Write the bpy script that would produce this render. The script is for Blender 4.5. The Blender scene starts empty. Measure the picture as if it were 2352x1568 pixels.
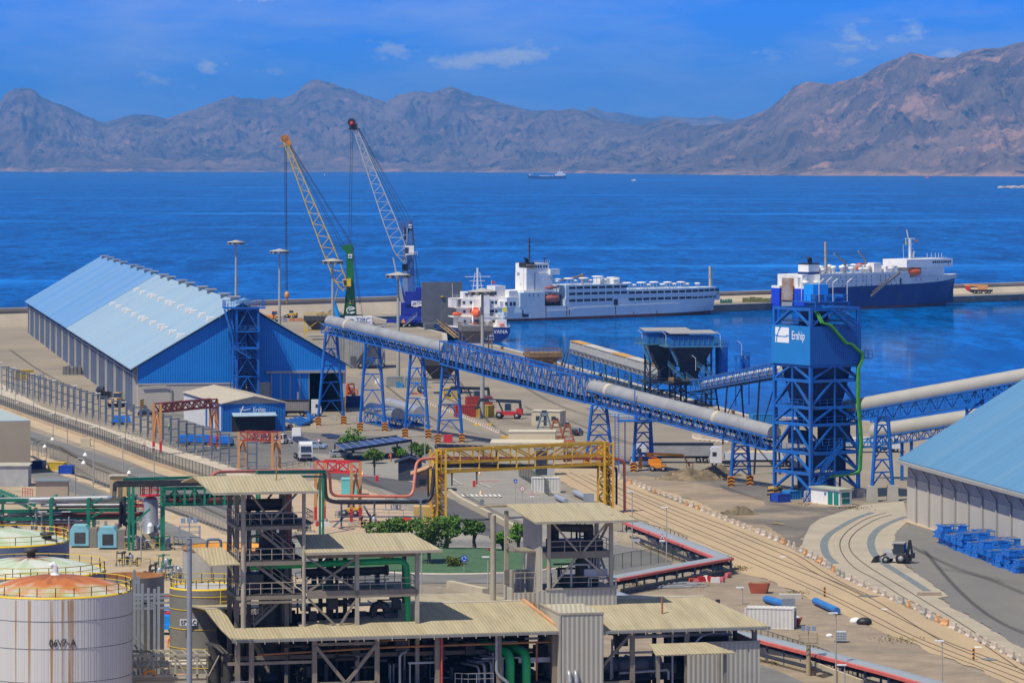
import bpy,math,random
from mathutils import Vector,Matrix,noise
import numpy as np
R=math.radians
sc=bpy.context.scene
COL=sc.collection
rnd=random.Random(7)
# ---------------------------------------------------------------- camera
FPX,CX,HY,CH=8800.0,1176.0,372.0,57.0
cam_d=bpy.data.cameras.new('camera');cam=bpy.data.objects.new('camera',cam_d);COL.objects.link(cam)
cam.location=(0,0,CH);cam.rotation_euler=(R(90),0,0)
cam_d.sensor_width=36;cam_d.lens=36*FPX/2352
cam_d.shift_y=-(784-HY)/2352
cam_d.clip_start=1;cam_d.clip_end=200000
sc.camera=cam
# ---------------------------------------------------------------- sun, sky, exposure
SUN_EL,SUN_AZ=60.0,-46.0
sx,sy,sz=math.cos(R(SUN_EL))*math.sin(R(SUN_AZ)),-math.cos(R(SUN_EL))*math.cos(R(SUN_AZ)),math.sin(R(SUN_EL))
sd=bpy.data.lights.new('sun','SUN');sd.energy=5.0;sd.angle=R(0.5);sd.color=(1,.93,.79)
so=bpy.data.objects.new('sun',sd);COL.objects.link(so);so.location=(0,0,500)
so.rotation_euler=Vector((sx,sy,sz)).to_track_quat('Z','Y').to_euler()
w=bpy.data.worlds.new('World');sc.world=w;w.use_nodes=True
nt=w.node_tree;N=nt.nodes;L=nt.links
bg=N['Background'];bg.inputs[1].default_value=0.095
sky=N.new('ShaderNodeTexSky');sky.sky_type='NISHITA';sky.sun_disc=False
sky.sun_elevation=R(SUN_EL);sky.sun_rotation=math.atan2(sx,sy)
sky.altitude=0;sky.air_density=1.0;sky.dust_density=0.3;sky.ozone_density=3.0
hs=N.new('ShaderNodeHueSaturation');hs.inputs['Saturation'].default_value=1.0
tc=N.new('ShaderNodeTexCoord')
sepd=N.new('ShaderNodeSeparateXYZ');L.new(tc.outputs['Generated'],sepd.inputs[0])
lowf=N.new('ShaderNodeMapRange');lowf.inputs[1].default_value=.12;lowf.inputs[2].default_value=.6;L.new(sepd.outputs[2],lowf.inputs[0])
tcol=N.new('ShaderNodeMix');tcol.data_type='RGBA';L.new(lowf.outputs[0],tcol.inputs[0])
tcol.inputs[6].default_value=(.028,.425,2.08,1);tcol.inputs[7].default_value=(1.08,.96,.74,1)
hor=N.new('ShaderNodeMapRange');hor.inputs[1].default_value=.005;hor.inputs[2].default_value=.042;L.new(sepd.outputs[2],hor.inputs[0])
hcol=N.new('ShaderNodeMix');hcol.data_type='RGBA';L.new(hor.outputs[0],hcol.inputs[0]);hcol.inputs[6].default_value=(.080,.54,2.15,1);L.new(tcol.outputs[2],hcol.inputs[7])
tint=N.new('ShaderNodeMix');tint.data_type='RGBA';tint.blend_type='MULTIPLY';tint.inputs[0].default_value=1
L.new(sky.outputs[0],tint.inputs[6]);L.new(hcol.outputs[2],tint.inputs[7])
def wn(scale,det,loc,rg=.58):
 m_=N.new('ShaderNodeMapping');m_.inputs['Scale'].default_value=scale;m_.inputs['Location'].default_value=loc
 n_=N.new('ShaderNodeTexNoise');n_.inputs['Scale'].default_value=1.0;n_.inputs['Detail'].default_value=det;n_.inputs['Roughness'].default_value=rg
 L.new(tc.outputs['Generated'],m_.inputs[0]);L.new(m_.outputs[0],n_.inputs[0]);return n_.outputs[0]
def wmr(o,a,b,c=0,d=1):
 r=N.new('ShaderNodeMapRange');r.inputs[1].default_value=a;r.inputs[2].default_value=b;r.inputs[3].default_value=c;r.inputs[4].default_value=d
 L.new(o,r.inputs[0]);return r.outputs[0]
def wmath(op,a,b):
 m_=N.new('ShaderNodeMath');m_.operation=op
 for i_,q in enumerate((a,b)):
  if isinstance(q,(int,float)):m_.inputs[i_].default_value=q
  else:L.new(q,m_.inputs[i_])
 return m_.outputs[0]
puff=None
for (px,py,hw,hh,amt)in ((1095,132,85,26,.8),(1190,128,70,26,1.05),(912,116,52,26,.5),(487,148,24,15,.75),(520,147,22,15,.65),(367,137,36,17,.5),(360,178,40,24,.4),(1955,108,48,34,.8),(2165,124,36,18,1.0),(600,0,46,12,.9),(1800,134,80,28,.4),(447,213,24,16,.45),(290,215,36,18,.3),(635,158,24,13,.45),(585,130,30,30,.3),(2050,90,80,40,.35)):
 m_=N.new('ShaderNodeMapping');m_.vector_type='POINT'
 cx_,cz_=(px-1176)/8800,(372-py)/8800
 hw*=1.7;hh*=1.6;amt+=.22
 m_.inputs['Scale'].default_value=(8800/hw,0,8800/hh);m_.inputs['Location'].default_value=(-cx_*8800/hw,0,-cz_*8800/hh)
 L.new(tc.outputs['Generated'],m_.inputs[0])
 ln_=N.new('ShaderNodeVectorMath');ln_.operation='LENGTH';L.new(m_.outputs[0],ln_.inputs[0])
 k_=wmr(ln_.outputs['Value'],0,1.15,amt,0)
 puff=k_ if puff is None else wmath('MAXIMUM',puff,k_)
cn=wn((95,95,190),9,(3.2,.4,.35),.62)
puffs=wmr(wmath('ADD',puff,wmath('MULTIPLY',wmath('SUBTRACT',cn,.5),3.2)),.34,1.05)
puffs=wmath('MULTIPLY',puffs,wmr(puff,.0,.25))
veil=wmr(wn((14,14,60),6,(1.7,5.1,2.0)),.40,.66,0,.40)
cl=wmath('MAXIMUM',wmath('MULTIPLY',puffs,.92),veil)
cm=N.new('ShaderNodeMix');cm.data_type='RGBA';cm.inputs[7].default_value=(6.4,7.2,8.9,1)
L.new(cl,cm.inputs[0]);L.new(tint.outputs[2],cm.inputs[6]);L.new(cm.outputs[2],bg.inputs[0])
sc.view_settings.view_transform='Standard';sc.view_settings.look='None'
sc.view_settings.exposure=0.0;sc.view_settings.gamma=1
# ---------------------------------------------------------------- plan helpers
def G(x,y,z=0.0):
 "plan point: where the sight line through sheet position (x, y) meets height z"
 d=FPX*(CH-z)/(y-HY)
 return Vector(((x-CX)*d/FPX,d,z))
def P(x,y,d):
 return Vector(((x-CX)*d/FPX,d,CH+(HY-y)*d/FPX))
def ta(c,x,y):return (588*c+x/4,784+y/4)
def tb(c,x,y):return (588*c+x/4,1176+y/4)
def tm(x,y):return (588+x/4,465.5+y/4)
def ZH(d,y):return CH+(HY-y)*d/FPX
class MB:
 def __init__(s):s.v=[];s.f=[];s.sm=[];s.pc=[];s.M=Matrix()
 def at(s,o=(0,0,0),a=0.0):s.M=Matrix.Translation(Vector(o))@Matrix.Rotation(a,4,'Z');return s
 def add(s,vs,fs,smooth=False):
  b=len(s.v);M=s.M;s.pc.append((b,len(s.f)))
  s.v+=[M@Vector(p)for p in vs]
  s.f+=[tuple(b+i for i in f)for f in fs];s.sm+=[smooth]*len(fs);return s
 def poly(s,pts):return s.add(pts,[tuple(range(len(pts)))])
 def b(s,x0,x1,y0,y1,z0,z1):
  return s.add([(x0,y0,z0),(x1,y0,z0),(x1,y1,z0),(x0,y1,z0),(x0,y0,z1),(x1,y0,z1),(x1,y1,z1),(x0,y1,z1)],[(0,3,2,1),(4,5,6,7),(0,1,5,4),(1,2,6,5),(2,3,7,6),(3,0,4,7)])
 def box(s,c,d):return s.b(c[0]-d[0]/2,c[0]+d[0]/2,c[1]-d[1]/2,c[1]+d[1]/2,c[2]-d[2]/2,c[2]+d[2]/2)
 def taper(s,x0,x1,y0,y1,z0,z1,ix,iy):
  return s.add([(x0,y0,z0),(x1,y0,z0),(x1,y1,z0),(x0,y1,z0),(x0+ix,y0+iy,z1),(x1-ix,y0+iy,z1),(x1-ix,y1-iy,z1),(x0+ix,y1-iy,z1)],[(0,3,2,1),(4,5,6,7),(0,1,5,4),(1,2,6,5),(2,3,7,6),(3,0,4,7)])
 def bar(s,p,q,w,h=None):
  p,q=Vector(p),Vector(q);h=h or w;d=q-p
  if d.length<1e-6:return s
  d.normalize();u=d.cross(Vector((0,0,1)))
  u=u.normalized()if u.length>1e-3 else Vector((1,0,0));t=u.cross(d)
  u*=w/2;t*=h/2
  return s.add([p-u-t,p+u-t,p+u+t,p-u+t,q-u-t,q+u-t,q+u+t,q-u+t],[(0,3,2,1),(4,5,6,7),(0,1,5,4),(1,2,6,5),(2,3,7,6),(3,0,4,7)])
 def tube(s,p,q,r,n=8,r2=None):
  p,q=Vector(p),Vector(q);r2=r if r2 is None else r2;d=(q-p).normalized()
  u=d.cross(Vector((0,0,1)));u=u.normalized()if u.length>1e-3 else Vector((1,0,0));t=u.cross(d)
  vs=[]
  for c,rr in ((p,r),(q,r2)):
   vs+=[c+(u*math.cos(2*math.pi*i/n)+t*math.sin(2*math.pi*i/n))*rr for i in range(n)]
  s.add(vs,[(i,(i+1)%n,n+(i+1)%n,n+i)for i in range(n)],True)
  s.add(vs,[tuple(range(n-1,-1,-1)),tuple(range(n,2*n))]);return s
 def path(s,pts,r,n=8,fillet=0.0):
  pts=[Vector(p)for p in pts]
  if fillet:
   o=[pts[0]]
   for a,b_,c in zip(pts,pts[1:],pts[2:]):
    f=min(fillet,(a-b_).length*.49,(c-b_).length*.49)
    p0=b_+(a-b_).normalized()*f;p2=b_+(c-b_).normalized()*f
    for k in range(5):
     t=k/4;o.append(p0*(1-t)**2+b_*2*t*(1-t)+p2*t*t)
   pts=o+[pts[-1]]
  rings=[];u=None
  for i,p in enumerate(pts):
   d=((pts[min(i+1,len(pts)-1)]-p).normalized()+(p-pts[max(i-1,0)]).normalized()).normalized()
   if u is None:
    u=d.cross(Vector((0,0,1)));u=u.normalized()if u.length>1e-3 else Vector((1,0,0))
   u=(u-d*u.dot(d)).normalized();t=u.cross(d)
   rings.append([p+(u*math.cos(2*math.pi*k/n)+t*math.sin(2*math.pi*k/n))*r for k in range(n)])
  vs=[q for rg in rings for q in rg];m=len(rings)
  s.add(vs,[(j*n+k,j*n+(k+1)%n,(j+1)*n+(k+1)%n,(j+1)*n+k)for j in range(m-1)for k in range(n)],True)
  s.add(vs,[tuple(range(n-1,-1,-1)),tuple(range((m-1)*n,m*n))]);return s
 def lathe(s,c,prof,n=24,a0=0,a1=2*math.pi,smooth=True):
  c=Vector(c);full=abs(a1-a0-2*math.pi)<1e-6;k=n if full else n+1
  vs=[]
  for r,z in prof:
   vs+=[c+Vector((r*math.cos(a0+(a1-a0)*i/n),r*math.sin(a0+(a1-a0)*i/n),z))for i in range(k)]
  fs=[]
  for j in range(len(prof)-1):
   for i in range(n):
    i2=(i+1)%k;fs.append((j*k+i,j*k+i2,(j+1)*k+i2,(j+1)*k+i))
  return s.add(vs,fs,smooth)
 def ext(s,pts,vec):
  pts=[Vector(p)for p in pts];n=len(pts);vec=Vector(vec)
  return s.add(pts+[p+vec for p in pts],[tuple(range(n-1,-1,-1)),tuple(range(n,2*n))]+[(i,(i+1)%n,n+(i+1)%n,n+i)for i in range(n)])
 def sphere(s,c,r,n=10,m=6,sc_=(1,1,1)):
  vs=[];fs=[]
  for j in range(m+1):
   t=math.pi*j/m
   for i in range(n):
    a=2*math.pi*i/n
    vs.append((c[0]+r*sc_[0]*math.sin(t)*math.cos(a),c[1]+r*sc_[1]*math.sin(t)*math.sin(a),c[2]+r*sc_[2]*math.cos(t)))
  for j in range(m):
   for i in range(n):fs.append((j*n+i,(j+1)*n+i,(j+1)*n+(i+1)%n,j*n+(i+1)%n))
  return s.add(vs,fs,True)
 def rail(s,pts,h=1.1,w=.06,step=1.8,mid=True):
  "handrail with posts along a polyline"
  pts=[Vector(p)for p in pts];up=Vector((0,0,h))
  for a,b_ in zip(pts,pts[1:]):
   s.bar(a+up,b_+up,w)
   if mid:s.bar(a+up*.5,b_+up*.5,w*.8)
   k=max(1,int((b_-a).length/step))
   for i in range(k+1):
    p=a+(b_-a)*(i/k);s.bar(p,p+up,w)
  return s
 def stair(s,p,q,w=.9,h=1.0,t=.06):
  "flight of steps from p up to q with stringers and rails"
  p,q=Vector(p),Vector(q);d=(q-p);hd=Vector((d.x,d.y,0));u=Vector((-hd.y,hd.x,0)).normalized()*w/2
  up=Vector((0,0,h))
  for sg in (-1,1):
   s.bar(p+u*sg,q+u*sg,.08,.28);s.bar(p+u*sg+up,q+u*sg+up,t);s.bar(p+u*sg+up*.5,q+u*sg+up*.5,t)
   for i in range(5):a=p+d*(i/4)+u*sg;s.bar(a,a+up,t)
  k=max(3,int(abs(d.z)/.25))
  for i in range(1,k):c=p+d*(i/k);s.bar(c-u,c+u,.28,.05)
  return s
def pieces(mb):
 "split a builder into clumps that stand clear of each other, so each becomes a part of its own"
 k=len(mb.pc)
 if k<2 or k>2500:return [mb]
 V=np.array([tuple(p)for p in mb.v]);st=[a for a,_ in mb.pc]+[len(mb.v)];sf=[f for _,f in mb.pc]+[len(mb.f)]
 lo=np.array([V[a:b].min(0)for a,b in zip(st,st[1:])]);hi=np.array([V[a:b].max(0)for a,b in zip(st,st[1:])])
 size=(hi-lo).max(1)
 gap=np.maximum(0,np.maximum(lo[:,None]-hi[None],lo[None]-hi[:,None]))
 near=np.sqrt((gap**2).sum(2))<=np.maximum(.02,.5*np.maximum(size[:,None],size[None]))
 lab=np.arange(k)
 while True:
  new=np.where(near,lab[None,:],k).min(1);new=np.minimum(new,lab);new=new[new]
  if (new==lab).all():break
  lab=new
 u=np.unique(lab)
 if len(u)==1 or len(u)>100:return [mb]
 out=[]
 for q in u:
  m=MB();
  for i in np.nonzero(lab==q)[0]:
   off=len(m.v)-st[i];m.pc.append((len(m.v),len(m.f)));m.v+=mb.v[st[i]:st[i+1]]
   m.f+=[tuple(j+off for j in f)for f in mb.f[sf[i]:sf[i+1]]];m.sm+=mb.sm[sf[i]:sf[i+1]]
  out.append(m)
 return out
def make(mb,name,mat,parent=None,origin=None,split=True):
 if parent is not None and split is not None and len(mb.pc)<700:
  ps=pieces(mb)
  if 1<len(ps)<=(100 if split else 14):
   return [make(p,name,mat,parent,origin,None)for p in ps][0]
 o=Vector(origin)if origin is not None else (parent['_o']if parent is not None and '_o' in parent.keys()else Vector((0,0,0)))
 o=Vector(o)
 me=bpy.data.meshes.new(name)
 me.from_pydata([tuple(p-o)for p in mb.v],[],mb.f)
 me.polygons.foreach_set('use_smooth',mb.sm)
 nf=len(me.polygons);nl=len(me.loops)
 nor=np.empty(nf*3,np.float32);me.polygons.foreach_get('normal',nor);nor=nor.reshape(-1,3)
 ltot=np.empty(nf,np.int32);me.polygons.foreach_get('loop_total',ltot)
 lv=np.empty(nl,np.int32);me.loops.foreach_get('vertex_index',lv)
 co=np.empty(len(me.vertices)*3,np.float32);me.vertices.foreach_get('co',co);co=co.reshape(-1,3)
 u=np.stack([-nor[:,1],nor[:,0],np.zeros(nf)],1);ln=np.linalg.norm(u,axis=1)
 flat=ln<.05;u[flat]=(1,0,0);ln[flat]=1;u/=ln[:,None];v=np.cross(nor,u)
 fi=np.repeat(np.arange(nf),ltot);pc=co[lv]
 uv=np.stack([(pc*u[fi]).sum(1),(pc*v[fi]).sum(1)],1).astype(np.float32)
 me.uv_layers.new(name='metres').data.foreach_set('uv',uv.ravel())
 me.materials.append(mat);me.update()
 ob=bpy.data.objects.new(name,me);COL.objects.link(ob)
 if parent is not None:ob.parent=parent
 else:ob.location=o
 return ob
def sub(mb,name,mat,part):
 return make(mb,name,mat,part,origin=part.parent['_o']if '_o' in part.parent.keys()else (0,0,0))
def tag(o,label,cat,group=None):
 o['label']=label;o['category']=cat
 if group:o['group']=group
 return o
def thing(name,label,cat,loc=(0,0,0),group=None):
 o=bpy.data.objects.new(name,None);COL.objects.link(o);o.empty_display_size=1
 o.location=Vector(loc);o['_o']=list(Vector(loc));return tag(o,label,cat,group)
def solo(mb,name,mat,label,cat,loc=(0,0,0),group=None):
 return tag(make(mb,name,mat,None,origin=loc),label,cat,group)
def struct(mb,name,mat):
 o=make(mb,name,mat);o['kind']='structure';return o
def dup(o,loc,rz=0.0,label=None,parent=None,scale=None):
 "a copy of a thing together with its parts and their sub-parts"
 c=o.copy();COL.objects.link(c)
 if parent is None:
  c.location=Vector(loc);c.rotation_euler=(0,0,rz)
  if label:c['label']=label
  if scale:c.scale=scale
 else:c.parent=parent
 for ch in list(o.children):dup(ch,None,0,None,c)
 return c
def place(o,loc,rz=0.0,scale=None):
 o.location=Vector(loc);o.rotation_euler=(0,0,rz)
 if scale:o.scale=scale
# ---------------------------------------------------------------- materials
MATS={}
def mat(name,col,rough=.6,metal=0.0,var=.12,scale=.6,col2=None,mix=(.45,.7),bump=0.0,bscale=None,rib=None,ribamt=.25,dirt=None,dirtscale=.08,stretch=None,spec=.4,emit=None,uvn=False,ribbump=.5,dmix=(.5,.75)):
 "weathered paint/metal/concrete: a base colour, blotches, an optional second colour and pressed ribs (period in metres, along level u)"
 if name in MATS:return MATS[name]
 m=bpy.data.materials.new(name);m.use_nodes=True;nt=m.node_tree;N=nt.nodes;L=nt.links
 p=N['Principled BSDF'];p.inputs['Roughness'].default_value=rough;p.inputs['Metallic'].default_value=metal
 p.inputs['Specular IOR Level'].default_value=spec
 geo=N.new('ShaderNodeNewGeometry');src=geo.outputs['Position']
 uvm=N.new('ShaderNodeUVMap');uvm.uv_map='metres'
 if uvn:src=uvm.outputs[0]
 if stretch:
  mp=N.new('ShaderNodeMapping');mp.inputs['Scale'].default_value=stretch;L.new(src,mp.inputs[0]);src=mp.outputs[0]
 def noi(sca,det=5,rg=.6):
  n=N.new('ShaderNodeTexNoise');n.inputs['Scale'].default_value=sca;n.inputs['Detail'].default_value=det;n.inputs['Roughness'].default_value=rg
  L.new(src,n.inputs[0]);return n.outputs[0]
 def ramp(o,a,b):
  r=N.new('ShaderNodeMapRange');r.inputs[1].default_value=a;r.inputs[2].default_value=b;L.new(o,r.inputs[0]);return r.outputs[0]
 def mixc(f,a,b):
  x=N.new('ShaderNodeMix');x.data_type='RGBA'
  if isinstance(f,float):x.inputs[0].default_value=f
  else:L.new(f,x.inputs[0])
  for s_,q in ((6,a),(7,b)):
   if isinstance(q,tuple):x.inputs[s_].default_value=(*q,1)
   else:L.new(q,x.inputs[s_])
  return x.outputs[2]
 lo=tuple(max(0,c*(1-var))for c in col);hi=tuple(min(1,c*(1+var))for c in col)
 c=mixc(ramp(noi(scale),.3,.7),lo,hi)
 if dirt:c=mixc(ramp(noi(dirtscale,6,.65),*dmix),c,dirt)
 if col2:c=mixc(ramp(noi(scale*.37,6),*mix),c,col2)
 hgt=None
 if rib:
  sp=N.new('ShaderNodeSeparateXYZ');L.new(uvm.outputs[0],sp.inputs[0])
  mu=N.new('ShaderNodeMath');mu.operation='MULTIPLY';mu.inputs[1].default_value=2*math.pi/rib;L.new(sp.outputs[0],mu.inputs[0])
  si=N.new('ShaderNodeMath');si.operation='SINE';L.new(mu.outputs[0],si.inputs[0])
  hgt=si.outputs[0]
  f=N.new('ShaderNodeMapRange');f.inputs[1].default_value=-1;f.inputs[2].default_value=0;f.inputs[3].default_value=ribamt;f.inputs[4].default_value=0
  L.new(hgt,f.inputs[0]);c=mixc(f.outputs[0],c,tuple(q*.35 for q in col))  # rib troughs darkened in the base colour, standing in for groove shade
 L.new(c,p.inputs['Base Color'])
 if bump or (rib and ribbump):
  bp=N.new('ShaderNodeBump');bp.inputs['Strength'].default_value=bump if bump else ribbump
  bp.inputs['Distance'].default_value=.05
  L.new(hgt if hgt is not None else noi(bscale or scale*6),bp.inputs['Height']);L.new(bp.outputs[0],p.inputs['Normal'])
 if emit:p.inputs['Emission Color'].default_value=(*emit,1);p.inputs['Emission Strength'].default_value=1
 MATS[name]=m;return m
# ---------------------------------------------------------------- sea
def water(calm=False):
 m=bpy.data.materials.new('harbour_water' if calm else 'sea_water');m.use_nodes=True;nt=m.node_tree;N=nt.nodes;L=nt.links
 p=N['Principled BSDF'];p.inputs['Roughness'].default_value=.22;p.inputs['Specular IOR Level'].default_value=.11;p.inputs['IOR'].default_value=1.33
 geo=N.new('ShaderNodeNewGeometry')
 def noi(scale,det,sc3,rg=.55):
  mp=N.new('ShaderNodeMapping');mp.inputs['Scale'].default_value=sc3;L.new(geo.outputs['Position'],mp.inputs[0])
  n=N.new('ShaderNodeTexNoise');n.inputs['Scale'].default_value=scale;n.inputs['Detail'].default_value=det;n.inputs['Roughness'].default_value=rg
  L.new(mp.outputs[0],n.inputs[0]);return n.outputs[0]
 def mr(o,a,b,c=0,d=1):
  r=N.new('ShaderNodeMapRange');r.inputs[1].default_value=a;r.inputs[2].default_value=b;r.inputs[3].default_value=c;r.inputs[4].default_value=d
  L.new(o,r.inputs[0]);return r.outputs[0]
 def mixc(f,a,b):
  x=N.new('ShaderNodeMix');x.data_type='RGBA';L.new(f,x.inputs[0])
  for s_,q in ((6,a),(7,b)):
   if isinstance(q,tuple):x.inputs[s_].default_value=(*q,1)
   else:L.new(q,x.inputs[s_])
  return x.outputs[2]
 small=noi(.16,8,(1,.22,1),.68);mid=noi(.03,7,(1,.16,1),.7);far=noi(.006,6,(1,.14,1),.7);streak=noi(.0022,5,(.55,1.6,1),.6);patch=noi(.004,4,(1,.5,1))
 c=mixc(mr(small,.40,.62),(.0002,.052,.195),(.0004,.128,.46))
 c=mixc(mr(mid,.46,.60,0,.65),c,(.0002,.030,.115));c=mixc(mr(mid,.40,.30,0,.6),c,(.001,.15,.46));c=mixc(mr(far,.48,.62,0,.5),c,(.0002,.042,.17))
 c=mixc(mr(patch,.45,.75,0,.6),c,(.0003,.092,.38))
 c=mixc(mr(streak,.57,.70,0,.85),c,(.012,.21,.66))
 L.new(c,p.inputs['Base Color'])
 L.new(mr(streak,.5,.75,.26,.14),p.inputs['Roughness'])
 if calm:p.inputs['Specular IOR Level'].default_value=.5;L.remove(p.inputs['Roughness'].links[0]);p.inputs['Roughness'].default_value=.07
 bp=N.new('ShaderNodeBump');bp.inputs['Strength'].default_value=.5;bp.inputs['Distance'].default_value=.06 if calm else .22
 L.new(small,bp.inputs['Height']);L.new(bp.outputs[0],p.inputs['Normal'])
 df=N.new('ShaderNodeBsdfDiffuse');gl=N.new('ShaderNodeBsdfGlossy');mx=N.new('ShaderNodeMixShader');mx.inputs[0].default_value=.30 if calm else .17
 gl.inputs['Color'].default_value=(.75,.88,1,1);gl.inputs['Roughness'].default_value=.07 if calm else .2
 L.new(c,df.inputs['Color'])
 for s_ in (df,gl):L.new(bp.outputs[0],s_.inputs['Normal'])
 L.new(df.outputs[0],mx.inputs[1]);L.new(gl.outputs[0],mx.inputs[2]);L.new(mx.outputs[0],N['Material Output'].inputs['Surface']);N.remove(p)
 return m
SEA=-3.0
mb=MB();mb.poly([(-9000,300,SEA),(9000,300,SEA),(14000,60000,SEA),(-14000,60000,SEA)])
struct(mb,'sea',water())
mb=MB();mb.poly([(-60,1430,SEA+.02),(-20,1150,SEA+.02),(45,850,SEA+.02),(140,800,SEA+.02),(330,1000,SEA+.02),(330,1770,SEA+.02),(150,1610,SEA+.02)])
o=struct(mb,'harbour_basin',water(True))
if o.data.polygons[0].normal.z<0:o.data.flip_normals()
# ---------------------------------------------------------------- hills
sky1=[(-500,250),(-300,215),(-120,262),(0,239),(10,217),(30,206),(50,202),(75,203),(90,217),(110,231),(150,243),(195,265),(235,282),(265,274),(305,263),(350,265),(385,273),(415,261),(450,251),(490,235),(535,220),(555,227),(575,224),(605,229),(630,223),(645,229),(675,217),(700,195),(720,183),(750,186),(780,200),(800,204),(840,220),(885,233),(925,215),(970,209),(990,213),(1035,198),(1065,210),(1100,221),(1150,235),(1176,243),(1216,254),(1256,253),(1286,254),(1311,248),(1341,255),(1376,270),(1426,282),(1476,287),(1526,275),(1556,275),(1591,288),(1626,287),(1676,284),(1716,270),(1766,250),(1796,225),(1826,197),(1856,188),(1901,194),(1941,185),(1976,175),(2016,152),(2056,135),(2091,121),(2121,126),(2156,134),(2191,131),(2231,115),(2271,111),(2291,111),(2326,102),(2352,97),(2500,80),(2700,110),(2900,140)]
shore=[(-500,395),(1000,395),(1250,397),(1500,400),(1750,403),(2352,405.5),(2900,407)]
def lerp_tab(t,x):
 for (a,b),(c,d)in zip(t,t[1:]):
  if x<=c:return b+(d-b)*max(0,(x-a))/(c-a)
 return t[-1][1]
def hill_mat():
 m=bpy.data.materials.new('scrub_hillside');m.use_nodes=True;nt=m.node_tree;N=nt.nodes;L=nt.links
 p=N['Principled BSDF'];p.inputs['Roughness'].default_value=.95;p.inputs['Specular IOR Level'].default_value=.05
 geo=N.new('ShaderNodeNewGeometry')
 def noi(scale,det,rg=.6,sc3=None):
  n=N.new('ShaderNodeTexNoise');n.inputs['Scale'].default_value=scale;n.inputs['Detail'].default_value=det;n.inputs['Roughness'].default_value=rg
  if sc3:
   mp=N.new('ShaderNodeMapping');mp.inputs['Scale'].default_value=sc3;L.new(geo.outputs['Position'],mp.inputs[0]);L.new(mp.outputs[0],n.inputs[0])
  else:L.new(geo.outputs['Position'],n.inputs[0])
  return n.outputs[0]
 def mr(o,a,b,c=0,d=1):
  r=N.new('ShaderNodeMapRange');r.inputs[1].default_value=a;r.inputs[2].default_value=b;r.inputs[3].default_value=c;r.inputs[4].default_value=d
  L.new(o,r.inputs[0]);return r.outputs[0]
 def mixc(f,a,b):
  x=N.new('ShaderNodeMix');x.data_type='RGBA';L.new(f,x.inputs[0])
  for s_,q in ((6,a),(7,b)):
   if isinstance(q,tuple):x.inputs[s_].default_value=(*q,1)
   else:L.new(q,x.inputs[s_])
  return x.outputs[2]
 c=mixc(mr(noi(.0016,9,.72),.38,.62),(.075,.056,.034),(.255,.17,.10))
 c=mixc(mr(noi(.0075,7,.8),.55,.61),c,(.016,.024,.014))
 sp=N.new('ShaderNodeSeparateXYZ');L.new(geo.outputs['Position'],sp.inputs[0])
 low=mr(sp.outputs[2],2,26,.09,-.01)
 a=N.new('ShaderNodeMath');a.operation='ADD';L.new(noi(.0034,9,.76),a.inputs[0]);L.new(low,a.inputs[1])
 xr=mr(sp.outputs[0],700,2000,-.01,.065);a2=N.new('ShaderNodeMath');a2.operation='ADD';L.new(a.outputs[0],a2.inputs[0]);L.new(xr,a2.inputs[1])
 c=mixc(mr(a2.outputs[0],.565,.66),c,(.42,.24,.135))
 L.new(c,p.inputs['Base Color'])
 bp=N.new('ShaderNodeBump');bp.inputs['Strength'].default_value=.8;bp.inputs['Distance'].default_value=26;L.new(noi(.016,8,.7),bp.inputs['Height']);L.new(bp.outputs[0],p.inputs['Normal'])
 return m
HM=hill_mat()
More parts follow.
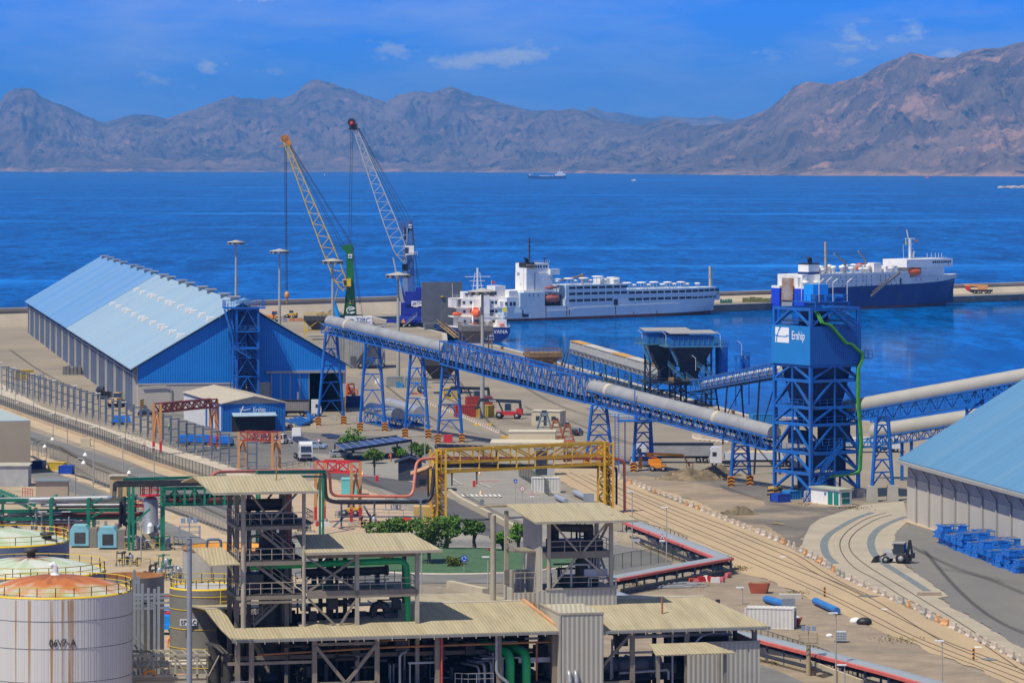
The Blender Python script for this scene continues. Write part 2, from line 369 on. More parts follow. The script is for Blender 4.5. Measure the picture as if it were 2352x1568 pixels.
def hills():
 nx,nv=1150,150;vs=[];fs=[]
 for i in range(nx+1):
  x=-480+3330*i/nx
  d0=FPX*(CH-SEA)/(lerp_tab(shore,x)-HY)
  near=min(1,max(0,(x-1450)/500));depth=5200*(1-near)+3300*near
  ys=lerp_tab(sky1,x)+3.0*(noise.fractal(Vector((x*.05,3.1,0)),1.0,2.2,3))
  d1=d0+depth;top=CH+(HY-ys)*d1/FPX
  for j in range(nv+3):
   t=j/nv
   if j>nv:t=1+(j-nv)*.12
   d=d0+depth*t-(40 if j==0 else 0)
   X=(x-CX)*d/FPX
   tt=min(t,1)
   base=top*(.20*tt+.80*tt**1.5)if t<=1 else top*(1-(t-1)*2.2)
   env=math.sin(math.pi*min(1,tt))**.7
   wx=X+260*noise.noise(Vector((X/900,d/1300,5)))
   rm=noise.ridged_multi_fractal(Vector((wx/900,d/2600,.3)),1.0,2.15,5,1.0,2.0)
   rm2=noise.ridged_multi_fractal(Vector((wx/230,d/620,2.3)),.9,2.1,5,1.0,2.0)
   h=base+env*top*(.30*(rm-1.05)+.14*(rm2-1.0))+env*24*noise.fractal(Vector((X/70,d/150,7.1)),.75,2.1,5)
   cliff=(10+26*near)*(1-math.exp(-t*60))*(.6+.8*noise.noise(Vector((X/160,.5,1))))
   h=h+cliff*(1-tt)
   lim=CH+(ys+.6-HY)*-1*d/FPX
   if t<1:h=min(h,lim)
   vs.append((X,d,max(SEA-2,h)if j else SEA-3))
 k=nv+3
 for i in range(nx):
  for j in range(k-1):fs.append((i*k+j,(i+1)*k+j,(i+1)*k+j+1,i*k+j+1))
 mb=MB();mb.add(vs,fs,True);struct(mb,'hills',HM)
 far=[(1100,300),(1250,280),(1321,262),(1341,257),(1361,245),(1386,257),(1426,259),(1476,270),(1506,270),(1526,266),(1566,270),(1611,271),(1641,265),(1676,274),(1706,272),(1800,268),(2000,300)]
 mb=MB();vs=[];fs=[]
 for i in range(301):
  x=1100+900*i/300;y=lerp_tab(far,x)+1.2*noise.fractal(Vector((x*.06,1,0)),1,2,4)
  d=36000;top=CH+(HY-y)*d/FPX;X=(x-CX)*d/FPX
  for t in range(9):vs.append((X,d-3000*(1-t/8),-3+(top+3)*(t/8)**1.2*(1+.1*noise.noise(Vector((X/400,t*.5,2)))*(t<8))))
 for i in range(300):
  for t in range(8):fs.append((i*9+t,(i+1)*9+t,(i+1)*9+t+1,i*9+t+1))
 mb.add(vs,fs,True);struct(mb,'distant_hills',HM)
hills()
# ---------------------------------------------------------------- land
def WL(x):return 1486+.898*x
def FL(x):return WL(x)-27
concrete_yard=mat('dusty_concrete_yard',(.255,.215,.16),.9,var=.14,scale=.05,col2=(.18,.155,.12),mix=(.45,.75),dirt=(.31,.255,.185),dirtscale=.013)
quay_wall=mat('quay_wall_concrete',(.17,.15,.13),.9,var=.2,scale=.3,dirt=(.07,.06,.055),dirtscale=.12)
asphalt=mat('worn_asphalt',(.135,.128,.118),.9,var=.16,scale=.12,col2=(.20,.185,.165),mix=(.48,.72),dirt=(.09,.086,.08),dirtscale=.04)
asphalt_road=mat('road_asphalt',(.150,.147,.140),.9,var=.12,scale=.2,dirt=(.21,.195,.17),dirtscale=.05)
dirt_dark=mat('oily_dirt_yard',(.15,.132,.11),.95,var=.25,scale=.1,col2=(.36,.28,.19),mix=(.5,.68),dirt=(.08,.072,.065),dirtscale=.05)
dirt_tan=mat('tan_dirt',(.27,.21,.15),.95,var=.2,scale=.25,col2=(.16,.14,.10),mix=(.5,.75))
concrete_rail=mat('rail_apron_concrete',(.40,.295,.175),.9,var=.09,scale=.15,col2=(.35,.27,.18),mix=(.5,.8),dirt=(.45,.335,.20),dirtscale=.03,stretch=(1,.35,1))
concrete_tan=mat('tan_concrete',(.44,.335,.215),.9,var=.12,scale=.15,col2=(.36,.29,.21),mix=(.5,.8))
concrete_grey=mat('grey_concrete',(.40,.375,.325),.85,var=.12,scale=.4,dirt=(.27,.25,.22),dirtscale=.15)
sidewalk=mat('pale_paving',(.46,.395,.31),.9,var=.12,scale=.3,dirt=(.36,.31,.25),dirtscale=.1)
white_paint=mat('road_marking_white',(.62,.60,.56),.8,var=.2,scale=1.5)
turf=mat('short_green_turf',(.045,.105,.050),.95,var=.3,scale=.6,col2=(.065,.12,.055),mix=(.4,.7))
strip_grey=mat('blue_grey_drain_strip',(.155,.175,.18),.7,var=.15,scale=.5)
water_pool=mat('puddle_water',(.20,.27,.36),.03,var=.05,scale=.1,spec=.9)
tan_line=mat('pale_kerb',(.50,.44,.36),.9,var=.12,scale=.5)
land=[(-900,60),(-900,WL(-900)+9),(700,WL(700)+9),(700,FL(700)),(-52,FL(-52)),(-22.5,1275),(-21,1205),(-6,1196),(0,1164),(53,862),(60,857),(109,818),(700,650),(700,60)]
mb=MB();n=len(land)
mb.add([(x,y,0)for x,y in land],[tuple(range(n-1,-1,-1))]);struct(mb,'ground',concrete_yard)
mb=MB()
for i in range(n):
 (a,b),(c,d)=land[i],land[(i+1)%n]
 mb.add([(a,b,-.25),(c,d,-.25),(c,d,-9),(a,b,-9)],[(0,1,2,3)])
struct(mb,'quay_wall',quay_wall)
mb=MB()
for (a,b)in zip(land[3:],land[4:12]):
 mb.bar((a[0],a[1],-.1),(b[0],b[1],-.1),1.6,.34)
struct(mb,'quay_edge',concrete_grey)
LV=[0]
RAGGED={'oily_yard','dirt_patch','dirt_lot','parking_asphalt','gate_forecourt','plant_yard','embankment','puddle','oil_stain','loading_road','trailer_yard','rail_yard','plant_paving'}
def sheet(name,pts,m,z=None):
 LV[0]+=1;z=.004*LV[0]if z is None else z
 q=[G(x,y,z)for x,y in pts]
 if name in RAGGED:
  o=[]
  for a,b in zip(q,q[1:]+q[:1]):
   k=max(1,int((b-a).length/1.2));u=Vector((-(b-a).y,(b-a).x,0)).normalized()
   for i in range(k):p=a+(b-a)*(i/k);o.append(p+u*(.9*noise.fractal(p*.12,.8,2,4)if i else 0))
  q=o
 mb=MB();mb.poly(q)
 o=struct(mb,name,m)
 if o.data.polygons[0].normal.z<0:o.data.flip_normals()
 return o
def smooth_line(pts,k=8):
 p=[Vector(q)for q in pts];o=[]
 for i in range(len(p)-1):
  a,b,c,d=p[max(i-1,0)],p[i],p[i+1],p[min(i+2,len(p)-1)]
  for j in range(k):
   t=j/k
   o.append(.5*((2*b)+(c-a)*t+(2*a-5*b+4*c-d)*t*t+(3*b-a-3*c+d)*t**3))
 return o+[p[-1]]
def ribbon(name,pts,w,m,z=None,dash=None):
 LV[0]+=1;z=.004*LV[0]if z is None else z
 q=smooth_line([G(x,y,z)for x,y in pts]);mb=MB();vs=[];acc=0
 for i in range(len(q)-1):
  a,b=q[i],q[i+1];u=Vector((-(b-a).y,(b-a).x,0)).normalized()*w/2
  c=q[min(i+2,len(q)-1)];u2=Vector((-(c-b).y,(c-b).x,0))if i+2<len(q)else Vector((-(b-a).y,(b-a).x,0));u2=u2.normalized()*w/2
  if dash and (i%(2*dash))>=dash:continue
  mb.add([a-u,b-u2,b+u2,a+u],[(0,1,2,3)])
 o=struct(mb,name,m)
 if o.data.polygons[0].normal.z<0:o.data.flip_normals()
 return o
sheet('loading_road',[(800,862),(905,905),(1030,955),(1180,1010),(1290,1062),(1240,1078),(1000,1045),(830,995),(790,950)],mat('pale_asphalt',(.215,.19,.155),.9,var=.1,scale=.05,dirt=(.27,.235,.185),dirtscale=.03,stretch=(1,.3,1)))
sheet('parking_asphalt',[(350,952),(400,948),(660,990),(905,1003),(1010,1035),(960,1062),(900,1075),(760,1050),(560,1085),(430,1050),(345,985)],asphalt)
sheet('pavement',[(-60,850),(0,879),(97,934),(250,984),(325,1006),(395,1030),(470,1050),(640,1110),(560,1120),(370,1052),(338,1036),(225,996),(75,944),(0,916),(-60,895)],sidewalk)
sheet('service_lane',[(-60,895),(0,916),(75,944),(225,996),(338,1036),(370,1052),(340,1060),(275,1022),(215,1000),(120,967),(0,926),(-60,905)],asphalt)
sheet('roadside_concrete',[(-60,910),(0,930),(120,975),(275,1030),(345,1062),(560,1130),(700,1200),(640,1240),(440,1120),(300,1060),(60,975),(-60,950)],concrete_tan)
sheet('port_road',[(-60,950),(60,985),(175,1026),(290,1064),(400,1098),(520,1140),(700,1210),(640,1260),(500,1190),(400,1145),(315,1098),(250,1070),(137,1034),(60,1018),(-60,1000)],asphalt_road)
sheet('embankment',[(60,1030),(100,1040),(220,1110),(380,1170),(520,1220),(640,1275),(560,1300),(420,1220),(330,1168),(200,1110),(60,1060)],concrete_tan)
sheet('plant_road',[(60,1062),(100,1074),(160,1098),(260,1142),(420,1215),(520,1262),(500,1290),(380,1225),(250,1165),(170,1130),(60,1090)],asphalt_road)
ribbon('drain_channel',[(70,1046),(140,1078),(240,1112),(330,1150),(410,1178),(520,1218)],1.1,mat('dark_channel',(.05,.05,.05),.9))
sheet('plant_paving',[(-80,1095),(60,1100),(160,1150),(250,1178),(380,1236),(500,1300),(760,1330),(1000,1370),(1300,1700),(-80,1900)],mat('pale_plant_concrete',(.385,.30,.195),.9,var=.12,scale=.3,dirt=(.27,.215,.15),dirtscale=.12))
sheet('plant_yard',[(640,1110),(760,1100),(830,1120),(900,1150),(985,1196),(1000,1215),(860,1240),(740,1235),(560,1200),(520,1180),(560,1120)],mat('pinkish_plant_concrete',(.41,.30,.20),.9,var=.1,scale=.3,dirt=(.33,.27,.21),dirtscale=.1))
sheet('gate_forecourt',[(700,1040),(900,1050),(1100,1066),(1200,1085),(1330,1150),(1440,1262),(1330,1290),(700,1290),(560,1230),(860,1236),(1000,1212),(985,1190),(850,1112),(700,1080)],mat('light_forecourt_asphalt',(.235,.22,.195),.9,var=.1,scale=.2,dirt=(.30,.27,.22),dirtscale=.08))
sheet('gate_road',[(740,1075),(828,1090),(935,1103),(1020,1138),(1180,1208),(1160,1238),(1090,1225),(1010,1180),(900,1128),(830,1108),(740,1095)],mat('dark_gate_asphalt',(.085,.084,.085),.9,var=.1,scale=.2,dirt=(.12,.118,.115),dirtscale=.06))
def disc(name,c,r0,r1,m,z=None,n=64):
 LV[0]+=1;z=.004*LV[0]if z is None else z;mb=MB();vs=[]
 for i in range(n):a=2*math.pi*i/n;vs+=[(c.x+r0*math.cos(a),c.y+r0*math.sin(a),z),(c.x+r1*math.cos(a),c.y+r1*math.sin(a),z)]
 if r0>0:mb.add(vs,[(2*i,2*i+1,2*((i+1)%n)+1,2*((i+1)%n))for i in range(n)])
 else:mb.add([v for v in vs[1::2]],[tuple(range(n))])
 return struct(mb,name,m)
RC=Vector((-8.5,548,0))
disc('roundabout_road',RC,0,30,asphalt_road)
sheet('roundabout_exit',[(1300,1262),(1420,1250),(1500,1268),(1545,1290),(1530,1306),(1460,1316),(1330,1338),(1200,1345)],asphalt_road)
mb=MB();mb.lathe(RC,[(18.6,.02),(18.6,.16),(18.1,.18),(18.05,.10)],64);struct(mb,'roundabout_kerb',tan_line)
mb=MB();mb.lathe(RC,[(18.05,.16),(12,.5),(6,.8),(0,.95)],48);struct(mb,'lawn',turf)
sheet('dirt_lot',[(1300,1390),(1420,1352),(1500,1330),(1676,1303),(1764,1331),(2001,1438),(2314,1568),(2330,1700),(1300,1700)],dirt_tan)
sheet('lower_road',[(1640,1500),(1720,1516),(1800,1545),(1960,1620),(1960,1700),(1500,1700),(1560,1520)],asphalt_road)
sheet('oily_yard',[(1405,1094),(1500,1072),(1780,1118),(2000,1146),(2085,1152),(1984,1160),(1931,1176),(1884,1191),(1861,1207),(1849,1231),(1841,1256),(1764,1231),(1601,1152)],dirt_dark)
sheet('dirt_patch',[(1411,1096),(1480,1092),(1640,1116),(1760,1150),(1720,1180),(1800,1235),(1764,1231),(1601,1152)],mat('sandy_patch',(.29,.22,.145),.95,var=.25,scale=.15,col2=(.17,.14,.11),mix=(.45,.65)))
sheet('rail_yard',[(1240,1062),(1330,1062),(1411,1092),(1601,1151),(1764,1231),(1924,1317),(2039,1372),(2352,1524),(2420,1560),(2420,1640),(2314,1568),(2001,1438),(1764,1331),(1676,1304),(1458,1188),(1400,1165),(1330,1130),(1262,1090)],concrete_rail)
sheet('curved_apron',[(2076,1150),(1984,1158),(1931,1175),(1884,1190),(1861,1206),(1849,1230),(1841,1254),(1924,1313),(2039,1368),(2352,1521),(2420,1556),(2420,1520),(2352,1488),(2234,1420),(2154,1372),(2179,1368),(2130,1332),(2081,1301),(2060,1270),(2054,1246),(2059,1221),(2086,1196)],mat('curve_concrete',(.36,.31,.235),.9,var=.1,scale=.15,dirt=(.29,.25,.19),dirtscale=.08))
sheet('trailer_yard',[(2059,1221),(2054,1246),(2060,1270),(2081,1301),(2130,1332),(2179,1368),(2154,1372),(2234,1420),(2352,1488),(2420,1520),(2600,1420),(2600,1200),(2100,1190),(2083,1200)],mat('yard_asphalt',(.155,.148,.138),.9,var=.1,scale=.1,col2=(.20,.185,.16),mix=(.5,.75),dirt=(.125,.12,.115),dirtscale=.05,stretch=(1,.4,1)))
ribbon('drain_strip',[tb(3,*q)for q in ((960,0),(800,60),(640,150),(560,205),(522,260),(515,320),(545,400),(620,470))],1.15,strip_grey)
ribbon('drain_strip',[tb(3,*q)for q in ((1272,38),(1170,75),(1050,130),(975,195),(945,270),(960,350),(1010,420),(1100,490),(1300,615),(1465,722))],1.15,strip_grey)
ribbon('apron_joint',[tb(3,*q)for q in ((940,30),(760,110),(640,180),(588,250),(580,320),(610,400),(680,470))],.25,concrete_tan)
rail_m=mat('rusty_rail',(.10,.066,.042),.6,var=.25,scale=.8)
def track(pts_a,pts_b):
 for p in (pts_a,pts_b):ribbon('railway_track',p,.15,rail_m)
track([(1290,1084),(1453,1174),(1651,1261),(1764,1308),(1914,1376),(2039,1441),(2164,1497),(2239,1526),(2352,1572)],[(1308,1083),(1475,1170),(1667,1252),(1764,1298),(1889,1356),(2014,1416),(2114,1466),(2352,1560)])
track([(1335,1090),(1500,1171),(1640,1232),(1764,1283),(1868,1324),(1944,1357),(2014,1393),(2114,1443),(2189,1484),(2352,1547)],[(1352,1088),(1520,1168),(1660,1226),(1764,1272),(1868,1314),(1944,1346),(2014,1380),(2060,1408),(2160,1466),(2352,1538)])
track([(1385,1104),(1560,1176),(1660,1214),(1764,1257),(1814,1280),(1868,1312),(1930,1342),(1985,1368)],[(1405,1104),(1580,1174),(1680,1212),(1764,1248),(1830,1273),(1889,1311),(1944,1342),(2006,1370)])
track([tb(3,*q)for q in ((1085,0),(980,30),(880,70),(760,145),(690,215),(660,290),(690,390),(800,510),(1000,620),(1250,780),(1500,910),(1800,1090),(2352,1462))],[tb(3,*q)for q in ((1140,20),(1000,60),(880,125),(800,185),(752,250),(748,320),(800,400),(950,515),(1200,665),(1500,850),(1800,1035),(2352,1400))])
ribbon('rail_plate',[(1979,1366),(2010,1369)],2.0,mat('dark_plate',(.16,.15,.13),.7));ribbon('rail_plate',[(2258,1513),(2285,1512)],1.8,strip_grey)
mb=MB()
for x,y in (tb(3,138,407),tb(3,1066,889),tb(3,1930,1237)):
 for k in range(3):c=G(x+(k-1)*2.5,y,.11);mb.b(c.x-.045,c.x+.045,c.y-.5,c.y+.5,.11,.13)
 c=G(x,y,.1);mb.b(c.x-.42,c.x+.42,c.y-.7,c.y+.7,.095,.108)
struct(mb,'rail_marking',white_paint)
for pts in ([(1346,936),(1370,932),(1420,938),(1462,948),(1461,958),(1420,958),(1395,955),(1405,950),(1385,946)],[(1303,906),(1335,908),(1344,914),(1325,914)],[(1180,868),(1250,884),(1230,892),(1195,886)],[(1700,1040),(1728,1042),(1715,1046)]):
 sheet('puddle',pts,water_pool)
sheet('oil_stain',[ta(1,*q)for q in ((600,850),(680,842),(760,870),(740,890),(660,885))],mat('wet_dark_stain',(.03,.03,.032),.3,var=.2))
for k in range(9):sheet('crossing_stripe',[ta(1,1880+k*42,1402),ta(1,1900+k*42,1402),ta(1,1925+k*42,1422),ta(1,1900+k*42,1422)],white_paint)
ribbon('lane_line',[ta(1,1810,1262),ta(1,1890,1310)],.18,white_paint);ribbon('lane_line',[ta(1,2060,1300),ta(1,2160,1340)],.18,white_paint)
ribbon('lane_line',[tb(1,1660,690),tb(1,2200,685)],.15,white_paint,dash=1);ribbon('lane_line',[tb(1,1830,262),tb(1,2200,266)],.15,white_paint,dash=1)
ribbon('lane_line',[tb(1,2050,690),tb(1,2095,720)],.22,white_paint);ribbon('lane_line',[tb(1,2095,720),tb(1,2130,692)],.22,white_paint)
ribbon('yellow_line',[tb(3,30,95),tb(3,140,108)],.8,mat('faded_yellow',(.38,.27,.06),.9,var=.3))
tyre_mark=bpy.data.materials.new('tyre_mark');tyre_mark.use_nodes=True;p=tyre_mark.node_tree.nodes['Principled BSDF'];p.inputs['Base Color'].default_value=(.05,.047,.043,1);p.inputs['Roughness'].default_value=.9;p.inputs['Alpha'].default_value=.28
rs=random.Random(77)
for (x0,y0,x1,y1,bend)in ((880,880,1150,1000,30),(1000,900,1300,980,20),(1200,930,1640,1010,40),(1050,870,1200,1010,30),(1150,850,1400,960,20),(1300,960,1790,1060,30),(1380,1040,1760,1050,15),(1500,1070,1800,1090,10),(620,985,860,1010,14),(560,1010,830,1030,10),(2120,1260,2352,1450,30),(2150,1300,2352,1360,-10),(2090,1250,2300,1330,10),(1480,1120,1860,1210,16),(1650,1110,1900,1170,10),(0,840,250,920,14),(20,800,200,900,10),(60,1000,520,1165,4),(20,985,560,1178,4),(1060,1130,1200,1200,3),(820,1090,1130,1215,5),(920,1330,1300,1340,8),(1000,790,880,760,6)):
 for k in (0,1):
  off=k*(.9 if abs(y1-y0)<40 else 4.5);pts=[(x0+(x1-x0)*t/4+off*3*(abs(y1-y0)>=40)*.5,y0+(y1-y0)*t/4+bend*math.sin(t/4*3.14)+off+rs.uniform(-1,1))for t in range(5)]
  ribbon('tyre_track',pts,.5,tyre_mark)
for k in range(26):
 x,y,r=rs.uniform(900,1750),rs.uniform(880,1060),rs.uniform(4,16)
 if y<820+.34*(x-1176)+60 and x>1176:continue
 sheet('oil_stain',[(x+r*math.cos(a*.7)*rs.uniform(.6,1.2),y+r*.22*math.sin(a*.7)*rs.uniform(.6,1.2))for a in range(9)],tyre_mark)
def HIT(x,y,p0,n):
 "plan point where a sight line meets a wall or roof plane"
 o=Vector((0,0,CH));dr=Vector(((x-CX)/FPX,1,(HY-y)/FPX));p0=Vector(p0);n=Vector(n)
 return o+dr*((p0-o).dot(n)/dr.dot(n))
blue_steel=mat('blue_painted_steel',(.008,.13,.48),.5,var=.2,scale=.7,dirt=(.035,.075,.17),dirtscale=.35,dmix=(.48,.72))
blue_dark=mat('dark_blue_machinery',(.006,.035,.13),.6,var=.3,scale=.8)
blue_clad=mat('blue_ribbed_cladding',(.010,.20,.62),.45,var=.08,scale=.15,rib=.55,ribamt=.30,dirt=(.01,.12,.44),dirtscale=.08)
blue_box=mat('deep_blue_cladding',(.010,.115,.42),.5,var=.08,scale=.2,rib=.42,ribamt=.4)
blue_flat=mat('deep_blue_panel',(.012,.19,.52),.4,var=.08,scale=.2)
roof_pale=mat('sunbleached_blue_roof',(.29,.41,.47),.45,var=.08,scale=.5,uvn=True,stretch=(1,.05,1),dirt=(.36,.40,.39),dirtscale=.09,col2=(.19,.34,.49),mix=(.5,.8),rib=2.2,ribamt=.09,ribbump=.08)
roof_blue=mat('faded_blue_roof',(.14,.29,.48),.45,var=.12,scale=.4,uvn=True,stretch=(1,.05,1),dirt=(.06,.23,.56),dirtscale=.06,col2=(.20,.34,.52),mix=(.5,.75),rib=2.2,ribamt=.09,ribbump=.08)
roof_right=mat('smooth_blue_roof',(.10,.24,.38),.4,var=.09,scale=.6,uvn=True,stretch=(1,.05,1),dirt=(.15,.27,.36),dirtscale=.12,rib=2.0,ribamt=.08,ribbump=.06)
wall_grey=mat('pale_concrete_panel',(.42,.40,.36),.85,var=.08,scale=.2,dirt=(.31,.29,.25),dirtscale=.12)
wall_tan=mat('warm_concrete_panel',(.47,.43,.355),.85,var=.06,scale=.3,dirt=(.38,.35,.29),dirtscale=.1,stretch=(1,1,.2))
wall_bluegrey=mat('blue_grey_shade',(.13,.17,.25),.7,var=.1,scale=.2)  # blue-grey of shaded recesses and eave shadow, put into the colour
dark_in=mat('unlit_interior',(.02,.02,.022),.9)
galv=mat('galvanised_tube',(.33,.33,.31),.36,metal=.12,var=.12,scale=.4,col2=(.25,.25,.24),mix=(.5,.7),spec=.6)
galv_matte=mat('matte_galvanised_tube',(.34,.325,.285),.6,metal=0.0,var=.06,scale=.3)
steel_grey=mat('grey_galvanised_steel',(.34,.35,.36),.5,metal=.3,var=.12,scale=.6)
white_mtl=mat('white_painted_metal',(.72,.71,.68),.5,var=.06,scale=.5,dirt=(.58,.55,.50),dirtscale=.3)
belt_grey=mat('dark_belt_rubber',(.05,.055,.065),.8,var=.2)
yellow_p=mat('yellow_paint',(.62,.36,.015),.5,var=.15,scale=.8,dirt=(.45,.26,.03),dirtscale=.4)
orange_p=mat('safety_orange_paint',(.72,.26,.01),.5,var=.1)
black_p=mat('black_paint',(.02,.02,.022),.5,var=.2)
letter_white=mat('white_lettering',(.78,.79,.80),.6,var=.02)
WANG=math.atan2(8.6,46.6)
def text(txt,size,mat_,parent,origin,xdir,up=(0,0,1),font=None,name='lettering',align='LEFT',depth=.02,squeeze=1.0):
 cu=bpy.data.curves.new(name,'FONT');cu.body=txt;cu.size=size;cu.extrude=depth;cu.align_x=align
 ob=bpy.data.objects.new(name,cu);COL.objects.link(ob)
 dg=bpy.context.evaluated_depsgraph_get();me=bpy.data.meshes.new_from_object(ob.evaluated_get(dg))
 bpy.data.objects.remove(ob);xd=Vector(xdir).normalized();u=Vector(up);zd=xd.cross(u).normalized();u=zd.cross(xd)
 M=Matrix(((xd.x*squeeze,u.x,zd.x,0),(xd.y*squeeze,u.y,zd.y,0),(xd.z*squeeze,u.z,zd.z,0),(0,0,0,1)))
 mb=MB();mb.M=Matrix.Translation(Vector(origin))@M
 mb.add([v.co for v in me.vertices],[tuple(p.vertices)for p in me.polygons]);bpy.data.meshes.remove(me)
 if parent is None:return mb
 return make(mb,name,mat_,parent)
# ---------------------------------------------------------------- blue warehouse on the left
def warehouse():
 N0=Vector((-84.5,865,0));Wd,Ln,He,Hr=47.4,422.0,10.8,24.7
 t=thing('warehouse','long blue warehouse with a sunbleached gabled roof and a number 1 beside its open door','warehouse',N0)
 T=lambda:MB().at(N0,WANG)
 A=Vector((math.cos(WANG),math.sin(WANG),0));B=Vector((-A.y,A.x,0))
 sl=(Hr-He)/(Wd/2);ov=1.7
 for k,(m_,y0,y1)in enumerate(((roof_pale,-.9,Ln*.51),(roof_blue,Ln*.51,Ln+1))):
  r=T()
  for sg in (0,1):
   f=(lambda u:u)if sg==0 else (lambda u:Wd-u)
   up=.12*k
   pts=[(f(-ov),y0,He-ov*sl+.35+up),(f(Wd/2),y0,Hr+.35+up),(f(Wd/2),y1,Hr+.35+up),(f(-ov),y1,He-ov*sl+.35+up)]
   r.ext(pts if sg==0 else pts[::-1],(0,0,.22))
  make(r,'roof',m_,t)
 g=T();x0d,x1d,zd=30.3,46.7,9.3
 xo=38.9
 g.ext([(0,0,7),(x0d,0,7),(x0d,0,zd),(Wd,0,zd),(Wd,0,He),(Wd/2,0,Hr),(0,0,He)],(0,.3,0))
 make(g,'gable_cladding',blue_clad,t)
 g=T();g.b(0,x0d,.0,.35,0,6.996);g.b(x1d,Wd,.05,.5,0,zd-.02);make(g,'gable_wall',wall_tan,t)
 g=T()
 for i in range(4):
  a=x0d+(xo-x0d)*i/4;b=x0d+(xo-x0d)*(i+1)/4
  g.b(a+.12,b-.12,-.35,-.15,.2,zd-.3)
 d=make(g,'sliding_door',blue_clad,t)
 g=T()
 for i in range(5):x=x0d+(xo-x0d)*i/4;g.b(x-.12,x+.12,-.3,-.08,.1,zd-.3)
 g.b(x0d-1.3,Wd,-.75,-.02,zd-.28,zd+.28);sub(g,'door_track',steel_grey,d)
 p=N0+A*35.3-B*.38
 text('1',4.2,letter_white,t,p+Vector((0,0,1.9)),A,name='door_number')
 g=T();g.b(0,.3,.36,Ln,0,He);g.b(Wd-.3,Wd,.36,Ln,0,He);g.ext([(0,Ln,0),(Wd,Ln,0),(Wd,Ln,He),(Wd/2,Ln,Hr),(0,Ln,He)],(0,.3,0))
 make(g,'long_wall',wall_grey,t)
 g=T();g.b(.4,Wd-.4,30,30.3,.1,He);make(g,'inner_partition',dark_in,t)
 g=T();pn=T();dk=T();bl=T();y=3.0;i=0
 while y<Ln-4:
  (bl if i%4 else g).b(-.9,0,y-.2,y+.2,0,He-.9);bl.b(-.12,0,y+.32,y+(2.6 if i%3==1 else 1.3),.2,7.2)
  if i%9 in (5,):dk.b(-.16,0,y+.6,y+4.6,.1,8.4)
  pn.b(-.20,0,y+.35,y+6.1,7.4,He-.6)
  y+=6.8;i+=1
 make(g,'pilaster',wall_grey,t);make(pn,'upper_panel',wall_bluegrey,t);make(dk,'doorway',dark_in,t);make(bl,'blue_grey_shade',wall_bluegrey,t)  # blue-grey strips stand in for the shaded bays of the wall
 g=T();g.path([(-.8,-.2,He-1.9),(-.8,Ln,He-1.9)],.18,6);make(g,'gutter',steel_grey,t)
 n1=(A*-sl+Vector((0,0,1))).normalized()
 P0=N0+Vector((0,0,He+.6))
 ck=[(1075,497),(1125,518),(1180,540),(1208,550),(1265,571),(1322,594),(1355,606),(1420,629),(1482,658),(1517,670),(1587,695),(1650,723),(885,608),(933,629),(982,655),(1010,666),(1058,690),(1112,716),(1142,730),(1203,756),(1265,783),(1293,800),(1357,830),(1418,857)]
 for x,y in ck:
  q=HIT(x/2.091*.6125,(850+y/2.091)*.6125,P0,n1);l=q-N0;u,v=l.dot(A),l.dot(B);z=He+.62+u*sl
  s=T();s.ext([(u-.9,v-1.4,z-.9*sl),(u+.9,v-1.4,z+.9*sl),(u-.75,v-1.4,z+.55)],(0,2.8,0));make(s,'roof_vent',white_mtl,t)
 for x,y in [(818,243),(862,257),(912,274),(967,291),(1047,317),(1096,330),(1155,351),(1206,369),(1284,395),(1339,412),(1427,442),(1490,461),(1586,494),(1653,517),(1760,552),(1838,578)]:
  q=HIT(x/2.091*.6125,(850+y/2.091)*.6125,N0+A*(Wd/2),A);v=(q-N0).dot(B);z=Hr+.6
  s=T();s.b(Wd/2-.8,Wd/2+.8,v-1.5,v+1.5,z-.5,z+.45);s.b(Wd/2-1.3,Wd/2+1.3,v-2,v+2,z+.47,z+.75);make(s,'ridge_ventilator',steel_grey,t)
 s=T();s.path([(1,-.3,6.2),(6,-.3,6.4),(7.5,-.3,6.0),(7.5,-.3,1.5)],.14,6);s.b(.1,Wd*.6,-.12,-.01,6.7,6.98);make(s,'downpipe',wall_grey,t)
 for (u,w_)in ((.9,.8),(46.9,.55)):
  gb=T();gb.b(u-w_/2,u+w_/2,-.75,-.4,0,3.4);q=make(gb,'corner_guard',yellow_p,t)
  gs=T()
  for k in range(6):
   z=.25+k*.55;gs.ext([(u-w_/2-.01,-.76,z),(u+w_/2+.01,-.76,z+.3),(u+w_/2+.01,-.76,z+.55),(u-w_/2-.01,-.76,z+.25)],(0,-.02,0))
  sub(gs,'stripe',black_p,q)
 return N0,A,B,T
N0,WA,WB,WT=warehouse()
